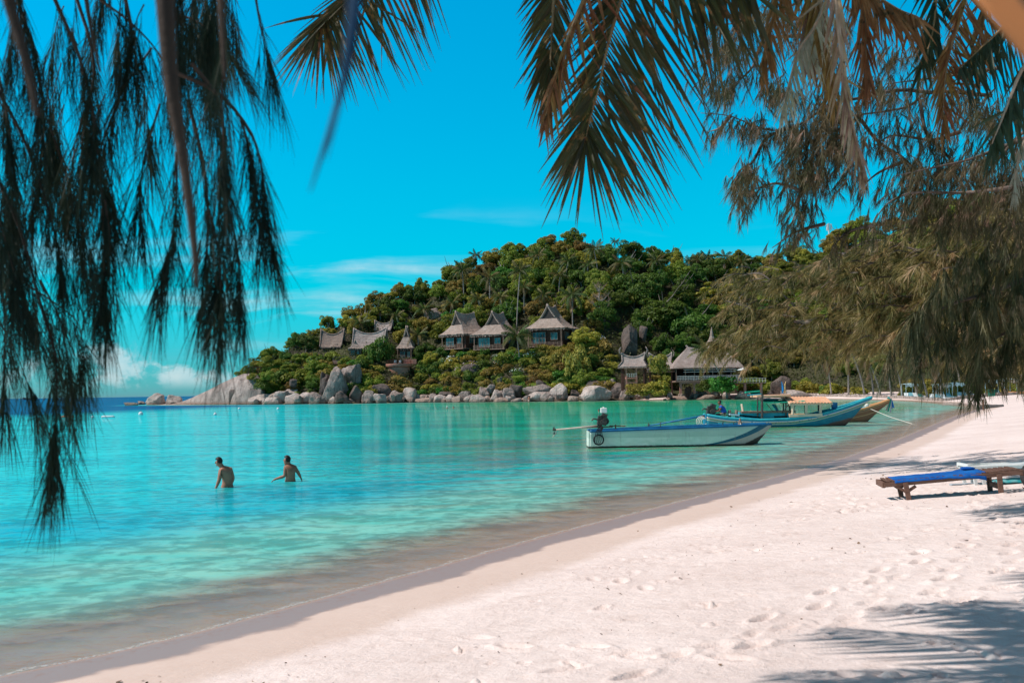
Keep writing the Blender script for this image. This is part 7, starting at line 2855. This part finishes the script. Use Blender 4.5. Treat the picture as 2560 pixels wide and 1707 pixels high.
def towel(u, v):
    x = -0.12 + (Lg - 0.05) * u
    y = -0.015 + Wb * 0.98 * v
    w_ = 0.018 * mnoise.noise(Vector((x * 2.2, y * 5, 1))) + 0.012 * mnoise.noise(Vector((x * 7, y * 9, 4)))
    z = zb(x) + 0.022 + abs(w_) * 0.7
    if v < 0.06:
        z -= (0.06 - v) / 0.06 * (0.05 + 0.09 * max(0, u - 0.6) * 2.5) + 0.0
        y -= 0.028
    if u > 0.72:
        z += 0.028 * math.sin((u - 0.72) / 0.28 * 3.14) * (0.6 + 0.4 * math.sin(v * 6))
    return (x, y, z)


mb.grid(towel, 70, 26)
mb.build('cloth', TOWEL, tw, smooth=True, solid=0.008)
mb = MB()
mb.ball((Lg * 0.78, Wb * 0.75, zb(Lg * 0.8) + 0.06), (0.13, 0.08, 0.03), 14, 8)
mb.build('folded_end', TOWEL, tw, smooth=True)

PLASTIC = mat('white_plastic', (0.70, 0.71, 0.69), (0.60, 0.61, 0.58), 2, rough=0.4)
wl0 = on_sand(2450, 1216)
lo = empty('plastic_lounger', (wl0.x + 0.3, wl0.y + 0.4, wl0.z), ang + 0.10, 'white plastic lounger behind the wooden sunbed, half in shade', 'lounger')
MB().box((0.45, 0.3, 0.34), (1.5, 0.6, 0.04), ry=R(-4)).build('seat', PLASTIC, lo, bevel=0.01)
for y_ in (0, 0.6):
    MB().bar((-0.32, y_, 0.32), (1.25, y_, 0.36), 0.05, 0.07).build('side_rail', PLASTIC, lo, bevel=0.01)
    for x_ in (-0.22, -0.06, 1.1):
        MB().bar((x_, y_, 0.33), (x_ + 0.04, y_, -0.06), 0.05, 0.06).build('leg', PLASTIC, lo)
MB().bar((-0.30, 0.0, 0.36), (-0.30, 0.6, 0.36), 0.05, 0.06).build('head_rail', PLASTIC, lo)
# odds and ends at the right edge
p = on_sand(2566, 1215)
bg_ = empty('beach_bag', (p.x + 0.05, p.y - 0.1, p.z), 0.3, 'dark rounded beach bag at the right edge behind the sunbed', 'bag')
MB().ball((0, 0, 0.2), (0.22, 0.16, 0.24), 12, 8).build('bag_body', mat('bag_dark', (0.02, 0.018, 0.02), (0.05, 0.05, 0.05), 8), bg_, smooth=True)
MB().ring((0, 0, 0.42), 0.1, 0.012, 16, 5, m90).build('strap', RUBBER, bg_)
p = on_sand(2545, 1206)
tc_ = empty('crumpled_towel', p, 0, 'turquoise towel lying crumpled on the sand at the right edge', 'towel')
mb = MB()
mb.grid(lambda u, v: (-0.5 + 1.1 * u, -0.3 + 0.6 * v, 0.03 + 0.09 * abs(mnoise.noise(Vector((u * 5, v * 5, 2))))), 24, 14)
mb.build('cloth', mat('towel_turquoise', (0.02, 0.30, 0.32), (0.2, 0.4, 0.42), 6), tc_, smooth=True, solid=0.01)
p = on_sand(2392, 1213)
sn = empty('sandals', p, 0.2, 'pale grey-blue pair of sandals on the sand under the far side of the sunbed', 'sandals')
for k in (0, 1):
    MB().box((0.28 * k, 0.05 * k, 0.02), (0.28, 0.1, 0.03), rz=0.3 * k).build('sandal', mat('sandal_grey', (0.35, 0.40, 0.44)), sn, bevel=0.01)

# ---------------------------------------------------------------- far beach on the right
def gz(x, y):
    return max(ground_at(x, y), hill_at(x, y))


def far_spot(px_, inland):
    a = (px_ - 1280) / FPX
    d = float(head_shore(a)) + inland
    x, y = a * d, d
    return Vector((x, y, gz(x, y)))


prg = random.Random(9)
FP_ = [(2118, 11, 2121, 902, 'upright coconut palm at the left end of the far beach grove'), (2158, 10, 2120, 862, 'coconut palm leaning steeply left at the left end of the far grove'),
       (2180, 16, 2172, 905, 'short thick-trunked palm standing back in the far grove'), (2198, 9, 2168, 898, 'coconut palm leaning left with tan fronds, middle left of the far grove'),
       (2225, 9, 2214, 905, 'slim palm with hanging tan fronds in the far grove'), (2252, 10, 2236, 900, 'coconut palm left of the first blue beach canopy'),
       (2288, 14, 2262, 860, 'tall coconut palm rising behind the first blue beach canopy'), (2315, 8, 2286, 900, 'coconut palm leaning left between the blue canopies'),
       (2337, 10, 2332, 905, 'upright palm between the first and second blue canopy'), (2352, 10, 2338, 895, 'palm just left of the second blue canopy'),
       (2400, 20, 2380, 868, 'coconut palm behind the second blue canopy'), (2440, 18, 2452, 880, 'coconut palm behind the row of loungers'), (2505, 16, 2490, 860, 'palm at the right end of the far beach'),
       (2550, 18, 2562, 870, 'coconut palm at the extreme right of the far beach'), (2075, 14, 2066, 900, 'coconut palm behind the dark shore rocks')]
for (bx, inl, tx, ty, lab) in FP_:
    b = far_spot(bx, inl)
    t_ = P(tx, ty, b.y)
    palm(b, t_, 0.95, prg, lab, 'palms of the far beach grove', olive=0.85, dead=3, nf=13)
b = P(1806 + 12, 991, 214)
palm((b.x, b.y, 0.6), P(1768, 880, 214), 1.15, prg, 'leaning coconut palm with drooping fronds on the shore in front of the restaurant', 'palms of the far beach grove', olive=0.7, dead=3, nf=20)

GROVE = random.Random(4)
for k in range(34):
    px_ = GROVE.uniform(1900, 2640)
    p = far_spot(px_, GROVE.uniform(17, 30))
    kind = GROVE.choice(['dark', 'dark', 'mid', 'olive'])
    bush(p.x, p.y, p.z, kind, GROVE.uniform(0.5, 0.95), GROVE, '%s shrub behind the far palm trunks at %s' % ({'dark': 'dark green', 'mid': 'mid green', 'olive': 'olive'}[kind], near_mark(px_)), group='shrubs behind the far beach', sz=1.1)
# low stone kerb along the top of the far beach
STONE = mat('kerb_stone', (0.40, 0.33, 0.29), (0.22, 0.17, 0.15), 1.5, bump=0.04, bscale=5)
kw_ = empty('low_wall', far_spot(2050, 7), 0, 'low wall of pale stones along the top of the far beach', 'wall')
kb = Vector(kw_.location)
k = 0
px_ = 2005
while px_ < 2620:
    p = far_spot(px_, 7.5 + 1.5 * math.sin(px_ * 0.01)) - kb
    q = far_spot(px_ + 11, 7.5 + 1.5 * math.sin(px_ * 0.01)) - kb
    h_ = 0.42 + prg.uniform(-.08, .1)
    MB().bar(p + Vector((0, 0, h_ / 2)), p.lerp(q, 0.93) + Vector((0, 0, h_ / 2)), 0.4, h_).build('stone', STONE, kw_, bevel=0.04)
    px_ += 11
    k += 1
CANB = mat('canopy_pale_blue', (0.33, 0.50, 0.54), (0.45, 0.60, 0.62), 1)
for (xa, xb, yt, lab) in ((2256, 2284, 951, 'first pale blue beach canopy from the left'), (2336, 2362, 951, 'second pale blue beach canopy, left of the pair'),
                          (2370, 2398, 952, 'third pale blue beach canopy, right of the pair'), (2452, 2484, 944, 'fourth pale blue beach canopy behind the hanging needles'), (2500, 2530, 946, 'fifth pale blue beach canopy at the far right')):
    p = far_spot((xa + xb) / 2, 11)
    s_ = S(p.y)
    w_ = (xb - xa) * s_
    h_ = P(0, 0, 1).z * 0 + 2.3
    e = empty('beach_canopy', p, 0, lab, 'canopy', 'pale blue beach canopies')
    for sx in (-1, 1):
        for sy in (-1, 1):
            MB().box((sx * w_ / 2, sy * 1.0, h_ / 2), (0.07, 0.07, h_)).build('post', CANB, e)
    mb = MB()
    mb.grid(lambda u, v: ((u - 0.5) * (w_ + 0.3), (v - 0.5) * 2.4, h_ + 0.15 * math.sin(u * 3.14) * math.sin(v * 3.14)), 8, 6)
    cn_ = mb.build('cloth', CANB, e, solid=0.03)
    mb = MB()
    mb.grid(lambda u, v: ((u - 0.5) * (w_ + 0.3), -1.2, h_ - 0.55 * v * (0.8 + 0.2 * math.sin(u * 19))), 20, 2)
    mb.build('valance', CANB, cn_, solid=0.02)
LM = {'a': mat('lounger_white', (0.62, 0.66, 0.66)), 'b': mat('lounger_blue', (0.14, 0.34, 0.40)), 'c': mat('lounger_teal', (0.03, 0.20, 0.19))}
protos = {}
for kx, m_ in LM.items():
    pass
li = 0
names_l = ['white', 'blue', 'white', 'teal', 'white', 'blue', 'white', 'blue', 'white', 'blue', 'white', 'teal']
for px_ in (2262, 2276, 2290, 2306, 2326, 2344, 2360, 2378, 2396, 2414, 2430, 2500):
    c_ = {'white': 'a', 'blue': 'b', 'teal': 'c'}[names_l[li]]
    p = far_spot(px_, 9.0 + (li % 3) * 0.8)
    e = empty('beach_lounger', p, R(70 + 12 * (li % 4)), '%s lounger in the far beach row, %s' % (names_l[li], ['under the first canopy, left side', 'under the first canopy, middle', 'under the first canopy, right side', 'just right of the first canopy',
              'between the first and second canopy', 'under the second canopy', 'between the two paired canopies', 'under the third canopy, left side', 'under the third canopy, right side', 'first one right of the third canopy',
              'second one right of the third canopy', 'near the orange kayak'][li]), 'lounger', 'loungers of the far beach')
    MB().box((0, 0, 0.35), (1.4, 0.65, 0.12)).build('mattress', LM[c_], e)
    MB().box((0.85, 0, 0.6), (0.65, 0.65, 0.12), ry=R(-48)).build('backrest', LM[c_], e)
    for sx in (-1, 1):
        for sy in (-1, 1):
            MB().box((sx * 0.6, sy * 0.28, 0.15), (0.06, 0.06, 0.3)).build('leg', WHITE, e)
    li += 1
p = far_spot(2542, 8)
kk = empty('kayak', p, 0, 'orange kayak lying at the top of the beach at the far right', 'kayak')
mb = MB()
mb.grid(lambda u, v: ((u - 0.5) * 4.2, 0.38 * math.sin(u * 3.14) ** 0.6 * math.cos(v * 6.283), 0.25 + 0.22 * math.sin(u * 3.14) ** 0.5 * math.sin(v * 6.283) + 0.25 * (2 * u - 1) ** 4), 18, 10)
mb.build('hull', mat('kayak_orange', (0.62, 0.26, 0.08)), kk, smooth=True)
MB().box((0, 0, 0.46), (0.9, 0.4, 0.06)).build('cockpit', RUBBER, kk)
p = far_spot(2475, 6)
bn = empty('rubbish_bin', p, 0, 'green bin standing on the far beach', 'bin')
MB().box((0, 0, 0.45), (0.7, 0.6, 0.9), taper=1.1).build('bin_body', mat('bin_green', (0.01, 0.20, 0.14)), bn)
MB().box((0, 0, 0.94), (0.8, 0.7, 0.1)).build('lid', mat('bin_green', (0.01, 0.20, 0.14)), bn, bevel=0.02)
p = far_spot(2508, 5)
dr_ = empty('drum', p, 0, 'grey-brown drum standing on the far beach below the hanging needles', 'drum')
MB().tube([(0, 0, 0), (0, 0, 0.5), (0, 0, 1.0)], [0.42, 0.46, 0.42], 14).build('drum_body', TEAK_L, dr_)

DRIFT = mat('driftwood', (0.20, 0.155, 0.13), (0.34, 0.27, 0.235), 3, bump=0.03, bscale=5, stretch=(1, 4, 4))


def log(name, pa_, pb_, ra, rb2, label, cat='log', da=0.0, db=0.0, lift=0.0):
    a = G(pa_[0], pa_[1], 0.55)
    b = G(pb_[0], pb_[1], 0.75)
    a.z = ground_at(a.x, a.y) + ra * 0.6
    b.z = ground_at(b.x, b.y) + rb2 * 0.7 + lift
    mb = MB()
    pts = [a.lerp(b, i / 10) + Vector((mnoise.noise(Vector((i * .7, 1, 2))), mnoise.noise(Vector((i * .7, 5, 2))), mnoise.noise(Vector((i * .7, 1, 8))))) * ra * 0.35 - a for i in range(11)]
    mb.tube(pts, [ra + (rb2 - ra) * i / 10 * 1.0 for i in range(11)], 10)
    o = mb.build(name, DRIFT, smooth=True)
    o.location = a
    return tag(o, label, cat)


log('driftwood_log', (2444, 1009), (2506, 1001), 0.30, 0.14, 'thick grey driftwood log lying on the sand beside the walking child')
log('driftwood_log', (2360, 1001), (2398, 997), 0.34, 0.24, 'short brown log half buried at the water edge of the far beach')
log('driftwood_branch', (2372, 990), (2400, 986), 0.10, 0.05, 'forked driftwood branch above the half-buried log', 'branch', lift=0.2)
# fallen trunk at the far right
a = far_spot(2600, 9) + Vector((0, 0, 0.5))
mb = MB()
b = P(2524, 951, a.y)
mb.tube([Vector((0, 0, 0)), (b - a) * 0.5 + Vector((0, 0, 0.1)), b - a], [0.35, 0.3, 0.22], 8)
o = mb.build('leaning_trunk', PALMBARK, smooth=True)
o.location = a
tag(o, 'pale fallen palm trunk slanting up at the far right of the beach', 'trunk')

# ---------------------------------------------------------------- things floating in the bay and on the horizon
for (px_, py_, r__, m_, lab) in ((352, 1035, 0.30, mat('buoy_white', (0.60, 0.66, 0.68)), 'round white mooring buoy off the headland tip'), (538, 1035, 0.20, mat('buoy_white', (0.60, 0.66, 0.68)), 'white buoy in front of the sloping slab'),
                                 (598, 1021, 0.22, mat('buoy_white', (0.60, 0.66, 0.68)), 'small white float close to the foot of the slab'), (695, 1021, 0.22, mat('buoy_white', (0.60, 0.66, 0.68)), 'small white float in front of the pale ledge boulders'),
                                 (231, 1042, 0.16, mat('buoy_white', (0.60, 0.66, 0.68)), 'tiny white float on the buoy line at the left')):
    p = G(px_, py_ + 2)
    b_ = empty('buoy', (p.x, p.y, 0), 0, lab, 'buoy', 'floats in the bay')
    MB().ball((0, 0, r__ * 0.45), r__, 12, 8).build('float', m_, b_, smooth=True)
    MB().ring((0, 0, r__ * 1.5), r__ * 0.25, 0.02, 10, 5, m90).build('eye', METAL, b_)
for (px_, lab) in ((169, 'orange'), (270, 'white')):
    p = G(px_, 1043)
    b_ = empty('float_line', (p.x, p.y, 0), 0, '%s sausage-shaped float on the swimming line at the left' % lab, 'float', 'floats in the bay')
    m_ = mat('float_orange', (0.55, 0.25, 0.12)) if lab == 'orange' else mat('buoy_white', (0.60, 0.66, 0.68))
    MB().tube([(-0.8, 0, 0.06), (-0.6, 0, 0.08), (0.6, 0, 0.08), (0.8, 0, 0.06)], [0.06, 0.14, 0.14, 0.06], 10).build('float', m_, b_, smooth=True)
# ship
sp_ = Vector((-1205 * 1600 / FPX, 1600, 0))
sh_ = empty('cargo_ship', sp_, 0, 'dark old cargo ship far out on the horizon at the left', 'ship')
DARKH = mat('ship_dark', (0.03, 0.045, 0.07), (0.06, 0.07, 0.09), 0.2)
mb = MB()
mb.grid(lambda u, v: ((u - 0.5) * 25 * (0.86 + 0.14 * v), (v * 0 + 2.6 * math.sin(min(u, 1 - u) * 3.14) ** 0.4) * -1, -0.5 + v * (3.0 + 1.6 * (2 * u - 1) ** 2)), 18, 4)
mb.grid(lambda u, v: ((u - 0.5) * 25 * (0.86 + 0.14 * v), (2.6 * math.sin(min(u, 1 - u) * 3.14) ** 0.4), -0.5 + v * (3.0 + 1.6 * (2 * u - 1) ** 2)), 18, 4)
mb.build('hull', DARKH, sh_)
MB().box((0, 0, 2.3), (22, 4.6, 0.3)).build('deck', DARKH, sh_)
mb = MB()
mb.box((7, 0, 4.4), (5.5, 3.6, 4.0))
mb.box((7.5, 0, 6.9), (3, 3, 1.2))
mb.build('deckhouse', DARKH, sh_)
MB().tube([(-6, 0, 2.4), (-6, 0, 10)], 0.25, 6).build('mast', DARKH, sh_)
MB().tube([(-6, 0, 9.5), (-1, 0, 5)], 0.15, 5).build('derrick', DARKH, sh_)
MB().tube([(8, 0, 7), (8, 0, 9.5)], 0.6, 8).build('funnel', DARKH, sh_)
# radio mast on the ridge
p = P(2072, 565, 400)
mt = empty('radio_mast', (p.x, p.y, hill_at(p.x, p.y)), 0, 'slim white radio mast standing on the ridge above the casuarina', 'mast')
hh_ = p.z + 1.0 - hill_at(p.x, p.y)
MB().tube([(0, 0, 0), (0, 0, hh_)], 0.3, 6).build('pole', WHITE, mt)
for k in range(3):
    MB().box((math.cos(k * 2.1) * 0.9, math.sin(k * 2.1) * 0.9, hh_ - 1.5), (0.5, 0.4, 2.6)).build('antenna', WHITE, mt)

# ---------------------------------------------------------------- small litter on the sand
lrg = np.random.default_rng(14)
n = 3000
px_ = lrg.uniform(-4, 14, n)
py_ = lrg.uniform(4.5, 42, n)
ss_ = signed_dist(px_, py_)
ok = ss_ > 1.2
px_, py_, ss_ = px_[ok], py_[ok], ss_[ok]
pz_ = beach_z(px_, py_, ss_) + 0.006
C = np.stack([px_, py_, pz_], 1)
cn = np.array([mnoise.noise(Vector((p[0] * 0.45, p[1] * 0.45, 0))) for p in C])
keep = (cn > 0.05) | (lrg.random(len(C)) < 0.12)
C = C[keep]
szs = np.where(lrg.random((len(C), 1)) < 0.12, lrg.uniform(0.05, 0.10, (len(C), 1)), lrg.uniform(0.015, 0.035, (len(C), 1)))
V, F = leaf_quads(C, np.tile([0, 0, 1.0], (len(C), 1)), szs, lrg, 0.45, 0.55)
tag(obj('beach_litter', mesh_np('beach_litter', V, F, mat=mat('litter_brown', (0.12, 0.07, 0.045), (0.25, 0.16, 0.10), 3))), kind='stuff', label='scattered brown leaf and weed scraps on the sand')
